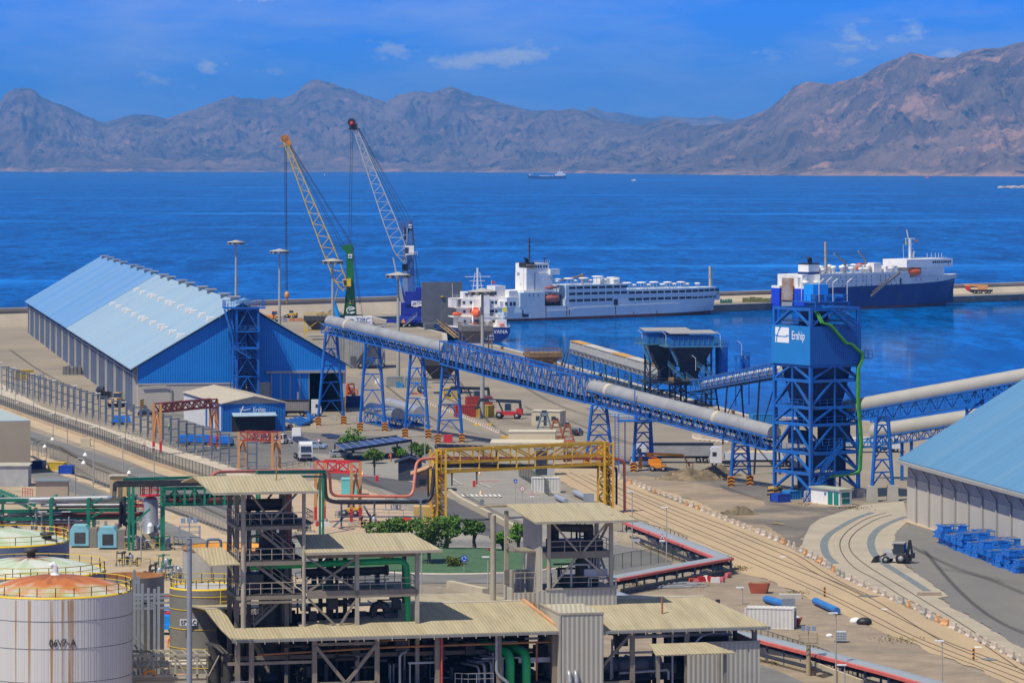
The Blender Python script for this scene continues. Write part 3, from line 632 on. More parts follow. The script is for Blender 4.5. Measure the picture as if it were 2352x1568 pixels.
def elevator_tower():
 u0,u1,y0,y1=21.6,26.5,-7.2,-1.6
 t=thing('elevator_tower','slim blue steel elevator tower with zigzag stairs against the warehouse gable','tower',N0+WA*24+WB*-4)
 lv=[0,4.6,8.9,13.1,15.4,19.0,24.0]
 f=WT()
 for u in (u0,u1):
  for y in (y0,y1):f.b(u-.22,u+.22,y-.22,y+.22,0,24)
 make(f,'column',blue_steel,t)
 f=WT();br=WT()
 for z in lv[1:]:
  for y in (y0,y1):f.b(u0+.22,u1-.22,y-.15,y+.15,z-.3,z)
  for u in (u0,u1):f.b(u-.14,u+.14,y0+.22,y1-.22,z-.3,z)
 for a,b in zip(lv,lv[1:]):
  for y in (y0-.02,y1):br.bar((u0,y,a),((u0+u1)/2,y,b-.3),.2);br.bar((u1,y,a),((u0+u1)/2,y,b-.3),.2)
  for u in (u0,u1):br.bar((u,y0,a),(u,(y0+y1)/2,b-.3),.2);br.bar((u,y1,a),(u,(y0+y1)/2,b-.3),.2)
 make(f,'beam',blue_steel,t);make(br,'bracing',blue_steel,t)
 f=WT();f.b(u0+.7,u0+2.2,y0+1.5,y1-.8,.3,23);f.b(u1-2.0,u1-.7,y0+2,y1-1,.3,21.5);f.taper(u0+.5,u1-.5,y0+.6,y1-.4,19.1,22.8,.8,.8);f.b(u0+.4,u1-.3,y0+1.2,y1-.5,9.2,12.4)
 make(f,'elevator_casing',blue_dark,t)
 f=WT();f.b(u0-2.6,u1+1.6,y0-.6,y1+.6,24.0,24.25);f.b(u0-.2,u1+.2,y0-.9,y0,18.75,18.95);f.b(u0-1.8,u1,y0-1,y0,14.9,15.1)
 make(f,'platform',blue_steel,t)
 f=WT();r=[(u0-2.5,y0-.5,24.25),(u1+1.5,y0-.5,24.25),(u1+1.5,y1+.5,24.25),(u0-2.5,y1+.5,24.25),(u0-2.5,y0-.5,24.25)]
 f.rail(r,1.5,.09,1.2);f.rail([(u0-.2,y0-.9,18.95),(u1+.2,y0-.9,18.95)],1.2,.08,1);f.rail([(u0-1.8,y0-1,15.1),(u0+2.2,y0-1,15.1)],1.2,.08,1)
 make(f,'handrail',blue_steel,t)
 f=WT();f.stair((u0-1.2,y0-1.2,19),(u0-2.2,y0+2.6,24));f.stair((u0-.4,y0+1.6,15.2),(u0-1.6,y0-1.2,19));f.stair((u0+3.0,y0-1.4,12.9),(u0-.6,y0-1.4,15.1))
 for k in range(14):z=1+k*.9;f.bar((u0-1.3,y0-.2,z),(u0-.4,y0-.2,z),.08)
 f.bar((u0-1.3,y0-.2,.2),(u0-1.3,y0-.2,15),.14);f.bar((u0-1.3,y0+1,.2),(u0-1.3,y0+1,15),.14)
 make(f,'stair',steel_grey if False else blue_steel,t)
 f=WT();f.ext([(u0-.5,y0-.3,25.2),(u0+2.2,y0-.3,26.3),(u0+4.9,y0-.3,25.2)],(0,5,0));make(f,'canopy',roof_blue,t)
elevator_tower()
# ---------------------------------------------------------------- right warehouse
def right_warehouse():
 N1=Vector((62.7,608,0));A,B=WA,-WB;Wd,Ln,He,Hr=47.4,190.0,10.1,24.3
 t=thing('warehouse','pale concrete warehouse with a smooth blue roof beside the stacked blue frames','warehouse',N1)
 def T():m=MB();m.M=Matrix.Translation(N1)@Matrix.Rotation(WANG,4,'Z')@Matrix.Scale(-1,4,(0,1,0));return m
 sl=(Hr-He)/(Wd/2);ov=1.3
 r=T();r.ext([(-ov,-.6,He-ov*sl+.4),(Wd/2,-.6,Hr+.4),(Wd/2,Ln,Hr+.4),(-ov,Ln,He-ov*sl+.4)][::-1],(0,0,.2))
 r.ext([(Wd+ov,-.6,He-ov*sl+.4),(Wd/2,-.6,Hr+.4),(Wd/2,Ln,Hr+.4),(Wd+ov,Ln,He-ov*sl+.4)],(0,0,.2));make(r,'roof',roof_right,t)
 r=T();r.b(0,.35,0,Ln,0,7.0);r.b(Wd-.35,Wd,0,Ln,0,He);r.ext([(.36,0,0),(Wd-.36,0,0),(Wd-.36,0,He),(Wd/2,0,Hr),(.36,0,He)],(0,.3,0));make(r,'wall',wall_tan,t)
 r=T();r.b(.1,.3,0,Ln,7.0,He+.1);make(r,'upper_cladding',mat('grey_ribbed_cladding',(.33,.32,.31),.7,rib=.8,ribamt=.1),t)
 r=T()
 for i in range(28):y=5.2+i*6.9;r.b(-.03,.0,y+.35,y+.55,0,7)
 make(r,'panel_joint',mat('dark_joint',(.2,.19,.17),.9),t)  # dark upright strip at each panel joint
 for i in range(17):
  y=5.2+i*6.9;r=T();r.path([(-.9,y-2.2,He-.6),(-.7,y-1.9,He-1),(-.12,y-.2,7.4),(-.12,y,7),(-.12,y,.1)],.13,6);make(r,'downpipe',galv_matte,t)
 r=T();r.b(-1.75,-1.15,-.6,Ln,He-.9,He-.4);make(r,'gutter',galv_matte,t)
 r=T();r.b(-.8,0.0,-.2,Ln,0,.22);make(r,'plinth',concrete_tan,t)
right_warehouse()
# ---------------------------------------------------------------- covered conveyors
def striped_foot(t,c,w=1.2,h=1.8,par=None):
 c=Vector(c);f=MB();f.b(c.x-w/2,c.x+w/2,c.y-w/2,c.y+w/2,0,h);q=make(f,'footing',orange_p,t)if par is None else sub(f,'footing',orange_p,par)
 return q
def chevrons(t,feet,w=1.2,h=1.8):
 s=MB()
 for c in feet:
  for z in (.08,.66,1.24):
   if z+.5>h+.05:continue
   y=c[1]-w/2-.012
   for sg in (-1,1):
    s.ext([(c[0],y,z+.26),(c[0]+sg*w/2,y,z),(c[0]+sg*w/2,y,z+.25),(c[0],y,z+.51)],(0,-.02,0))
 if s.v:make(s,'warning_chevron',black_p,t)
def line_pt(a,b,k):return Vector(a)+(Vector(b)-Vector(a))*k
def truss(mb,a,b,w,h,n,dz=0,ch=.22,br=.13,top=True):
 "box girder along a-b, w wide and h deep hanging below the line"
 a,b=Vector(a),Vector(b);d=b-a;u=Vector((-d.y,d.x,0)).normalized()*w/2
 for sg in (-1,1):
  for z in (0,-h):
   mb.bar(a+u*sg+Vector((0,0,z+dz)),b+u*sg+Vector((0,0,z+dz)),ch)
  for i in range(n+1):
   p=a+d*(i/n)+u*sg+Vector((0,0,dz));mb.bar(p,p-Vector((0,0,h)),br)
   if i<n:
    q=a+d*((i+1)/n)+u*sg+Vector((0,0,dz))
    if i%2:mb.bar(p,q-Vector((0,0,h)),br)
    else:mb.bar(p-Vector((0,0,h)),q,br)
 for i in range(n+1):
  p=a+d*(i/n)+Vector((0,0,dz-h));mb.bar(p-u,p+u,br)
  if i<n:q=a+d*((i+1)/n)+Vector((0,0,dz-h));mb.bar(p-u,q+u,br*.8)
  if top:p=p+Vector((0,0,h));mb.bar(p-u,p+u,br)
def trestle(t,f1,f2,z0,ztop,wt=3.0,lv=(.2,.42,.62,.82),nm='trestle',m=None,r=.32):
 "A-shaped support: two legs leaning in, struts and inverted-V braces"
 f1,f2=Vector((f1[0],f1[1],z0)),Vector((f2[0],f2[1],z0));c=(f1+f2)/2;d=(f2-f1).normalized()
 t1,t2=c-d*wt/2,c+d*wt/2;t1.z=t2.z=ztop
 mb=MB();mb.tube(f1,t1,r,8);mb.tube(f2,t2,r,8)
 L=[(line_pt(f1,t1,k),line_pt(f2,t2,k))for k in (0,)+tuple(lv)+(1,)]
 for a,b in L[1:]:mb.bar(a,b,.24)
 for (a,b),(a2,b2)in zip(L,L[1:]):
  m_=(a2+b2)/2;mb.bar(a,m_,.2);mb.bar(b,m_,.2)
 return make(mb,nm,m or blue_steel,t)
def tube_cover(t,a,b,r=1.35,m=None,nm='tube_cover',seams=True):
 mb=MB();a,b=Vector(a),Vector(b)
 n=max(2,int((b-a).length/1.5));d=(b-a).normalized();u=d.cross(Vector((0,0,1))).normalized();w_=u.cross(d)
 vs=[];k=15
 for i in range(n+1):
  for j in range(k):
   an=math.pi*(-.22+1.44*j/(k-1));rr=r*(1.0 if i%2 else .985)
   vs.append(line_pt(a,b,i/n)+(u*math.cos(an)+w_*math.sin(an))*rr)
 mb.add(vs,[(i*k+j,(i+1)*k+j,(i+1)*k+j+1,i*k+j+1)for i in range(n)for j in range(k-1)],True)
 mb.add([line_pt(a,b,e)+(u*math.cos(math.pi*(-.22+1.44*j/(k-1)))+w_*math.sin(math.pi*(-.22+1.44*j/(k-1))))*r*.99 for e in (0,1)for j in range(k)],[tuple(range(k)),tuple(range(2*k-1,k-1,-1))])
 o=make(mb,nm,m or galv,t)
 return o
def main_conveyor():
 pts=[Vector((-39.5,832,22.4)),Vector((-13.1,780,18.9)),Vector((15.4,723.6,14.5)),Vector((45.5,664.5,10.0))]
 t=thing('conveyor_bridge','long blue trestle conveyor with silver tube covers running down to the square tower','conveyor',(-10,775,0))
 tube_cover(t,pts[0],pts[1]);tube_cover(t,pts[2],pts[3],1.4)
 d=(pts[1]-pts[0]).normalized()
 b=MB()
 for q in (line_pt(pts[0],pts[1],.17),line_pt(pts[2],pts[3],.10),line_pt(pts[2],pts[3],.71)):
  b.path([q-d*.55,q+d*.55],1.43,20)
 make(b,'joint_band',mat('beige_band',(.48,.43,.33),.8),t)
 g=MB();truss(g,pts[0]-d*1.4,pts[1],3.0,1.9,30,dz=-.55);truss(g,pts[2],pts[3],3.0,2.3,34,dz=-.6);make(g,'lattice_girder',blue_steel,t)
 g=MB();truss(g,pts[1],pts[2],3.6,4.6,32,dz=1.7,ch=.26,br=.17);make(g,'gallery_frame',blue_steel,t)
 g=MB();e=pts[2]-pts[1];u=Vector((-e.y,e.x,0)).normalized()
 for z,hw in ((-.9,1.2),(-2.3,1.5)):
  o=Vector((0,0,z));g.add([pts[1]-u*hw+o,pts[1]+u*hw+o,pts[2]+u*hw+o,pts[2]-u*hw+o],[(0,1,2,3)])
 for (a,b_)in ((pts[0],pts[1]),(pts[2],pts[3])):
  o=Vector((0,0,-1.6));g.add([a-u*1.1+o,a+u*1.1+o,b_+u*1.1+o,b_-u*1.1+o],[(0,1,2,3)])
 make(g,'belt',belt_grey,t)
 g=MB()
 for sg in (-1,1):
  o=u*sg*1.3;a,b_=pts[1]+o+Vector((0,0,-1.2)),pts[2]+o+Vector((0,0,-1.2));g.bar(a,b_,.08,1.1)
 for i in range(31):q=line_pt(pts[1],pts[2],(i+.5)/31);g.path([q+u*math.cos(a_)*1.15+Vector((0,0,-.9+math.sin(a_)*1.0))for a_ in [0,.8,1.57,2.35,3.14]],.08,4)
 make(g,'belt_hood',steel_grey,t)
 feet=[]
 for (x1,y1,x2,y2,k,nx)in ((731.7,976,790,973,0,.02),(827.5,988,884,988,0,.38),(931,994,984,996,0,.74),(1006,1015,1061,1014,0,1.0),(1347,1056,1405,1054,1,1.0),(1454,1084,1498,1082,2,.12),(1681,1117,1720,1115,2,.8)):
  a,b_=G(x1,y1),G(x2,y2);c=(a+b_)/2
  tgt=(x1+x2)/2
  best=min(((Vector(line_pt(pts[i],pts[i+1],k_/120))for i in range(3)for k_ in range(121))),key=lambda q:abs(CX+q.x/q.y*FPX-tgt))
  ax=(b_-a).normalized();hw=max(2.0,(b_-a).length/2);c=Vector((best.x,best.y,0))
  low=best.z-(2.6 if k!=1 else 3.1)
  tr=trestle(t,c-ax*hw,c+ax*hw,1.6,low,wt=2.9)
  fs=[c-ax*hw,c+ax*hw];feet+=fs
  for f in fs:striped_foot(t,f,par=tr)
 chevrons(t,feet)
 c=G(1478,1083);g=MB();g.b(c.x-4.8,c.x+3.4,c.y-2,c.y+2,9.3,9.5);make(g,'service_platform',blue_steel,t)
 g=MB();g.rail([(c.x-4.8,c.y-2,9.5),(c.x+3.4,c.y-2,9.5),(c.x+3.4,c.y+2,9.5)],1.2,.08)
 for k in range(20):z=.4+k*.5;g.bar((c.x-5.3,c.y-2,z),(c.x-4.6,c.y-2,z),.08)
 for x in (-5.3,-4.6):g.bar((c.x+x,c.y-2,.2),(c.x+x,c.y-2,10.8),.16)
 g.bar((c.x-3.4,c.y,0),(c.x-3.4,c.y,9.3),.2);g.bar((c.x-1.6,c.y,0),(c.x-1.6,c.y,15),.2);g.bar((c.x+1.2,c.y+1.5,0),(c.x+1.2,c.y+1.5,9.3),.3)
 make(g,'ladder',blue_steel,t)
main_conveyor()
def right_conveyors():
 a=Vector((57.0,655,0));a=P(1936,940,653);b=P(2400,857,632)
 t=thing('conveyor_bridge','upper beige tube conveyor on a blue girder climbing to the smooth blue roof','conveyor',(61.8,640,0))
 tube_cover(t,a,b,1.45,galv_matte)
 g=MB();d=(b-a).normalized();truss(g,a-d*2.6,line_pt(a,b,.16),2.8,1.3,9,dz=-.75,br=.12);truss(g,line_pt(a,b,.16),line_pt(a,b,.68),2.8,2.3,14,dz=-.75);truss(g,line_pt(a,b,.68),b,2.8,1.6,12,dz=-.75)
 make(g,'lattice_girder',blue_steel,t)
 g=MB();u=Vector((-d.y,d.x,0)).normalized()*1.2;o=Vector((0,0,-1.5));g.add([a-u+o,a+u+o,b+u+o,b-u+o],[(0,1,2,3)]);make(g,'belt',belt_grey,t)
 f1,f2=G(2003,1152),G(2050,1150);q=line_pt(a,b,.19)
 trestle(t,f1,f2,2.6,q.z-2.0,wt=2.2,lv=(.2,.38,.55,.72,.88))
 for f in (f1,f2):g=MB();g.taper(f.x-.95,f.x+.95,f.y-.95,f.y+.95,0,2.7,.12,.12);make(g,'footing',concrete_grey,t)
 q=line_pt(a,b,.66);g=MB();g.bar((q.x-1.3,q.y,q.z-2.2),(q.x-1.3,q.y,8),.5);g.bar((q.x+1.3,q.y,q.z-2.2),(q.x+1.3,q.y,8),.5);g.bar((q.x-1.3,q.y,q.z-4.6),(q.x+1.3,q.y,q.z-2.4),.25);make(g,'leg',blue_steel,t)
 a=P(2008,994,690);b=P(2330,945,672)
 t=thing('conveyor_bridge','lower beige tube conveyor passing behind the smooth blue roof','conveyor',(75,690,0))
 tube_cover(t,a,b,1.6,galv_matte)
 g=MB();truss(g,a-(b-a)*.06,b,2.8,1.6,24,dz=-.8);make(g,'lattice_girder',blue_steel,t)
 g=MB()
 for x in (2073,2095):q=line_pt(a,b,(x-2008)/322);g.bar((q.x,q.y,0),(q.x,q.y,q.z-2.2),.55)
 make(g,'leg',blue_steel,t)
right_conveyors()
TANG=R(32.9);TC=Vector((50.3,645,0))
def TT():return MB().at(TC,TANG)
def TW(x,y,z):return TC+Matrix.Rotation(TANG,4,'Z')@Vector((x,y,z))
def transfer_tower():
 S=10.1
 t=thing('transfer_tower','tall square blue steel tower with a clad top bearing a white logo','tower',TW(5,5,0))
 lv=[1.6,4.7,8.1,12.9,15.8,20.3,22.8,29.3,32.4]
 f=TT()
 for x in (0,S/2,S):
  for y in (0,S/2,S):
   if x==S/2 and y==S/2:continue
   mid=x==S/2 or y==S/2
   f.b(x-(.14 if mid else .26),x+(.14 if mid else .26),y-(.14 if mid else .26),y+(.14 if mid else .26),1.6,22.8 if mid else 32.4)
 make(f,'column',blue_steel,t)
 f=TT()
 for z in lv[1:7]+[32.4]:
  for y in (0,S):f.b(.26,S-.26,y-.18,y+.18,z-.5,z)
  for x in (0,S):f.b(x-.18,x+.18,.26,S-.26,z-.5,z)
 make(f,'beam',blue_steel,t,split=False)
 f=TT()
 bays=list(zip(lv[:6],lv[1:7]))+[(29.3,32.4)]
 bays=[(1.6,4.7),(4.7,8.1),(8.1,12.9),(12.9,15.8),(15.8,20.3),(20.3,22.8),(29.3,32.4)]
 for a,b in bays:
  for y in (-.02,S+.02):f.bar((0,y,a),(S*.44,y,b-.4),.34);f.bar((S,y,a),(S*.56,y,b-.4),.34)
  for x in (-.02,S+.02):f.bar((x,0,a),(x,S*.44,b-.4),.34);f.bar((x,S,a),(x,S*.56,b-.4),.34)
 make(f,'bracing',blue_steel,t,split=False)
 f=TT()
 for z in (8.1,12.9,15.8,20.3):f.b(.3,S-.3,.3,S-.3,z-.12,z-.04)
 f.b(.3,S-.3,.3,S-.3,30.0,30.1)
 make(f,'floor_deck',mat('dark_blue_grating',(.01,.05,.17),.7),t)
 f=TT();f.b(-.35,S+.35,-.35,S+.35,22.8,29.3);c=make(f,'clad_box',blue_box,t)
 f=TT();f.b(-.42,-.36,-.36,S+.36,22.78,29.32);make(f,'clad_panel',blue_flat,t)  # brighter blue sheet on the sunlit face; lit tone put into the colour
 f=TT()
 f.taper(2,8.2,2,8.2,16,22.7,-1.2,-1.2);f.taper(2.6,6,3,7,12.9,16,-.6,-.6);f.b(5,9,2,8,4.8,9.4);f.b(6,9.2,1,6,9.5,12.6)
 f.b(1.2,3.4,4,8,9.2,11.4);f.b(3,7,2.5,7.5,.2,3.8);f.tube(TW(0,0,0)*0+Vector((2.2,6.5,16)),(2.2,6.5,20),.8,10);f.b(3.5,6.8,4,8,29.4,31.6);f.b(5.6,8.6,1.4,5,13,15.5)
 make(f,'chute_casing',blue_dark,t,split=False)
 f=TT();z=0
 f.stair((-3.0,-2.6,0),(.6,-1.0,3.0));f.stair((1.2,-1.4,4.8),(5.4,-1.4,9.2));f.stair((1.0,-1.1,2.9),(3.6,-1.1,4.9));f.stair((3.6,-1.0,34.0-1.8),(8.4,-1.0,28.6));f.stair((6.5,3,13),(3,3,15.8));f.stair((7.4,4,15.9),(6.2,9.4,20.2))
 make(f,'stair',blue_steel,t,split=False)
 f=TT()
 for z in (8.1,12.9,15.8):f.rail([(.3,-.05,z),(S-.3,-.05,z)],1.1,.07,1.4);f.rail([(-.05,.3,z),(-.05,S-.3,z)],1.1,.07,1.4)
 f.rail([(-.8,-.8,9.3),(6.4,-1.9,9.3)],1.1,.07,1.2);f.rail([(.4,-1.9,3.0),(1.8,-1.9,3.0),(1.8,-.4,3.0)],1.1,.07);f.rail([(S+.4,-.6,23.8),(S+2.6,-.6,23.8),(S+2.6,1.5,23.8)],1.2,.07,.8)
 f.rail([(1.5,.6,33.4),(8.5,.6,33.4),(8.5,7,33.4),(1.5,7,33.4),(1.5,.6,33.4)],1.1,.07,1.1)
 make(f,'handrail',blue_steel,t,split=False)
 f=TT();f.b(S+.36,S+2.7,-.7,1.6,23.65,23.8);f.b(1.4,8.6,.5,7.1,33.2,33.4);f.b(.2,2,-2,-.3,2.85,3.0)
 make(f,'platform',blue_steel,t)
 f=TT()
 for x in (1.5,8.5):
  for y in (.6,7):f.b(x-.1,x+.1,y-.1,y+.1,32.4,33.2)
 f.b(2,3.6,1,2.6,33.5,34.6);f.tube((6.2,1.8,34),(7.8,1.8,34),.6,10);f.b(5.4,8,2.6,4.4,33.5,34.3)
 make(f,'drive_unit',blue_steel,t)
 f=TT();f.b(3.4,6.6,3.8,6.4,33.45,36.2);make(f,'head_box',mat('bright_blue_panel',(.01,.30,.80),.4),t)
 f=TT()
 for x,y in ((2.2,.6),(5.0,.4),(8.2,.6),(3,6.5),(8.4,6.5)):
  f.bar((x,y,33.4),(x,y,36.6),.09);f.bar((x,y,36.6),(x+.9,y-.2,37.3),.2,.1)
 make(f,'lamp_post',white_mtl,t)
 f=TT();pts=[(1.3,.6,32.2),(1.9,-.6,29.9),(3.4,-.75,29.6),(6.8,-.75,26.4),(7.9,-.75,26.3),(10.3,-.8,24.5),(10.35,-.8,23.5),(9.5,-.8,22),(9.45,-.8,16.5),(10.1,-.8,9.5),(9.8,-.8,4.7),(8.8,-.8,4.2),(2.2,-.8,3.9)]
 green_tray=mat('green_cable_tray',(.075,.33,.05),.5,var=.25,scale=1.2)
 for p,q in zip(pts,pts[1:]):f.bar(p,q,.62,.30)
 for o in (-.22,.22):
  for p,q in zip(pts,pts[1:]):f.bar(Vector(p)+Vector((o,-.2,.1)),Vector(q)+Vector((o,-.2,.1)),.1)
 make(f,'cable_tray',green_tray,t)
 yb=mat('weathered_yellow_concrete',(.55,.36,.08),.8)
 for x,y in ((0,0),(S,0),(0,S),(S,S),(S/2,S)):
  f=TT();f.taper(x-.9,x+.9,y-.9,y+.9,0,1.7,.1,.1);make(f,'footing',concrete_grey if y==0 else yb,t)
 f=TT()
 for x,y in ((0,S),(S,S),(S/2,S)):
  for z in (.2,.85):f.ext([(x-.9,y-.93,z),(x+.88,y-.93,z+.3),(x+.88,y-.93,z+.6),(x-.9,y-.93,z+.3)],(0,-.03,0));f.ext([(x-.93,y-.9,z+.3),(x-.93,y+.88,z),(x-.93,y+.88,z+.3),(x-.93,y-.9,z+.6)],(-.03,0,0))
 make(f,'warning_stripe',black_p,t)
 f=TT();xf=-.45;a,b,z0,z1=9.35,5.5,26.35,28.95
 def Y(u):return a+(b-a)*u
 def Zc(u):return z0+(z1-z0)*u
 arc=lambda u:.40+.55*(u-.5)**2*.55
 st=lambda v:.10+.28*v*v
 nn=14
 for i in range(nn):
  u0,u1=i/nn,(i+1)/nn
  for j in range(nn):
   v0,v1=j/nn,(j+1)/nn;uc,vc=(u0+u1)/2,(v0+v1)/2
   if abs(vc-arc(uc))<.045 or abs(uc-st(vc))<.04:continue
   f.add([(xf,Y(u0),Zc(v0)),(xf,Y(u1),Zc(v0)),(xf,Y(u1),Zc(v1)),(xf,Y(u0),Zc(v1))],[(0,1,2,3)])
 make(f,'emblem',letter_white,t,split=False)
 text('Ership',2.05,letter_white,t,TW(xf,4.75,27.0),TW(0,-1,0)-TW(0,0,0),squeeze=.72)
transfer_tower()
def substation_hut():
 o=Vector((54.2,634,0));t=thing('substation_hut','small white hut with green doors at the foot of the square blue tower','hut',o)
 T=lambda:MB().at(o,TANG)
 green_d=mat('green_door',(.01,.20,.15),.5)
 f=T();f.b(0,2.6,0,7.8,.15,2.6);make(f,'wall',mat('white_render',(.74,.73,.70),.8,var=.04,dirt=(.6,.58,.54),dirtscale=.5),t)
 f=T();f.b(-.25,2.85,-.25,8.05,2.6,2.85);make(f,'roof',mat('grey_green_flat_roof',(.34,.37,.30),.8),t)
 for y in (.25,1.85):f=T();f.b(-.06,.0,y,y+1.25,.2,2.3);make(f,'door',green_d,t)
 for z in (.4,1.45):f=T();f.b(.5,2.1,-.06,0,z,z+.85);make(f,'louvre',green_d,t)
 f=T();f.b(-1,3.2,-1,8.6,0,.15);make(f,'slab',concrete_tan,t)
 f=T();f.b(-.07,-.01,3.6,4.1,1.7,2.1);make(f,'notice',mat('blue_notice',(.05,.2,.5),.5),t)
substation_hut()
# ---------------------------------------------------------------- quayside hopper and galleries
black_steel=mat('sooty_blue_steel',(.012,.024,.05),.6,var=.35,scale=.6,dirt=(.02,.022,.03),dirtscale=.3)
pale_blue_steel=mat('weathered_light_blue_steel',(.05,.17,.30),.55,var=.2,scale=.8,dirt=(.12,.18,.2),dirtscale=.4)
def hopper():
 o=G(1580,932);t=thing('ship_unloading_hopper','dark twin hopper with blue box tops on stilts at the quay edge','hopper',o)
 a=R(8);T=lambda:MB().at(o,a)
 grey_lid=mat('grey_lid_panel',(.30,.29,.27),.6)
 for k,(x0,x1,y0,y1,dz)in enumerate(((-4.6,6.0,-3.5,4.5,0),(-8.8,1.8,6.0,14,.2))):
  f=T();f.b(x0+.3,x1-.3,y0+.3,y1-.3,14.2+dz,16.4+dz);q=make(f,'tray',mat('bright_blue_tray',(.01,.13,.42),.5,var=.15),t)
  f=T();f.ext([(x0-.3,y0-.3,17.0+dz),(x1+.3,y0-.3,17.0+dz),(x1+.3,y1,17.4+dz),(x0-.3,y1,17.4+dz)],(0,0,.16));make(f,'lid',grey_lid,t)
  f=T()
  for i in range(9):x=x0+.5+(x1-x0-1)*i/8;f.bar((x,y0+.2,14.2+dz),(x,y0+.2,16.6+dz),.16)
  f.rail([(x0-1.4,y0-1.2,14.2+dz),(x1+1.6,y0-1.2,14.2+dz),(x1+1.6,y1,14.2+dz)],1.3,.09,1.2);f.rail([(x0-1.4,y0-1.2,14.2+dz),(x0-1.4,y1,14.2+dz)],1.3,.09,1.2)
  make(f,'handrail',pale_blue_steel,t,split=False)
  f=T();f.b(x0-1.5,x1+1.7,y0-1.3,y1,13.9+dz,14.15+dz);make(f,'platform',pale_blue_steel,t)
  f=T();cx=(x0+x1)/2;f.taper(cx-1.5,cx+1.5,y0+2,y1-2,7.6,13.9,-3.3,-1.9);f.b(cx-1.5,cx+1.5,y0+2,y1-2,5.6,7.6);make(f,'funnel',black_steel,t)
  f=T();
  for x in (x0+1,x1-1):
   for y in (y0+.6,y1-.6):f.bar((x,y,13.9),(x,y,0),.42)
  make(f,'leg',black_steel,t,split=False)
  f=T()
  for y in (y0+.6,y1-.6):
   for z0,z1 in ((0,3),(3,6),(6,9.5),(9.5,13.8)):
    f.bar((x0+1,y,z1),(x1-1,y,z1),.22);f.bar((x0+1,y,z0),(cx,y,z1),.2);f.bar((x1-1,y,z0),(cx,y,z1),.2)
  for x in (x0+1,x1-1):
   for z in (3,6,9.5):f.bar((x,y0+.6,z),(x,y1-.6,z),.22);f.bar((x,y0+.6,z-3),(x,y1-.6,z),.18)
  make(f,'bracing',black_steel,t,split=False)
 f=T();f.b(-5,6.5,-3,4,5.0,5.5);f.b(-5.4,4.5,-4.2,-3,5.9,6.05);f.b(-9,2,6,13,5.0,5.5);make(f,'gangway',black_steel,t)
 f=T();f.b(-4,6,-2.7,3.6,5.6,6.5);make(f,'rust_band',mat('rust_ochre_beam',(.23,.14,.05),.8),t)
 f=T();f.stair((4.4,-4.4,2.8),(-1.2,-4.4,7));f.stair((6.6,-4.2,5.8),(1.4,-4.2,9.6));f.stair((-3.2,-4.0,9.8),(-5.2,-4.0,14));f.stair((-9.4,-3,10),(-10.6,-1,14));f.stair((-1.8,-4.6,6.2),(-5.5,-4.6,9.8))
 make(f,'stair',pale_blue_steel,t,split=False)
 for x,y,r,h in ((8.6,3,1.5,13.4),(12.4,1,1.0,10.5),(14.2,2.2,1.0,11.2)):
  f=T();f.lathe((x,y,0),[(0,4.6),(r*.5,4.7),(r,6.4),(r,h),(r*.9,h+.3),(0,h+.4)],14);f.rail([(x+r*1.1*math.cos(k*.785),y+r*1.1*math.sin(k*.785),h)for k in range(9)],1.1,.08,2)
  for sg in (-1,1):f.bar((x+sg*r*.8,y,5.6),(x+sg*r*.8,y,0),.22)
  make(f,'dust_filter',blue_steel,t,split=False)
 f=T()
 for x,y,z in ((-6,-4.3,14),(6.8,-4.6,14),(-10,5,14),(13,1,11.5),(1,-4.5,8.5)):f.bar((x,y,z),(x,y,z+2.8),.09);f.bar((x,y,z+2.8),(x-.9,y,z+3.6),.22,.1)
 make(f,'lamp_post',white_mtl,t)
hopper()
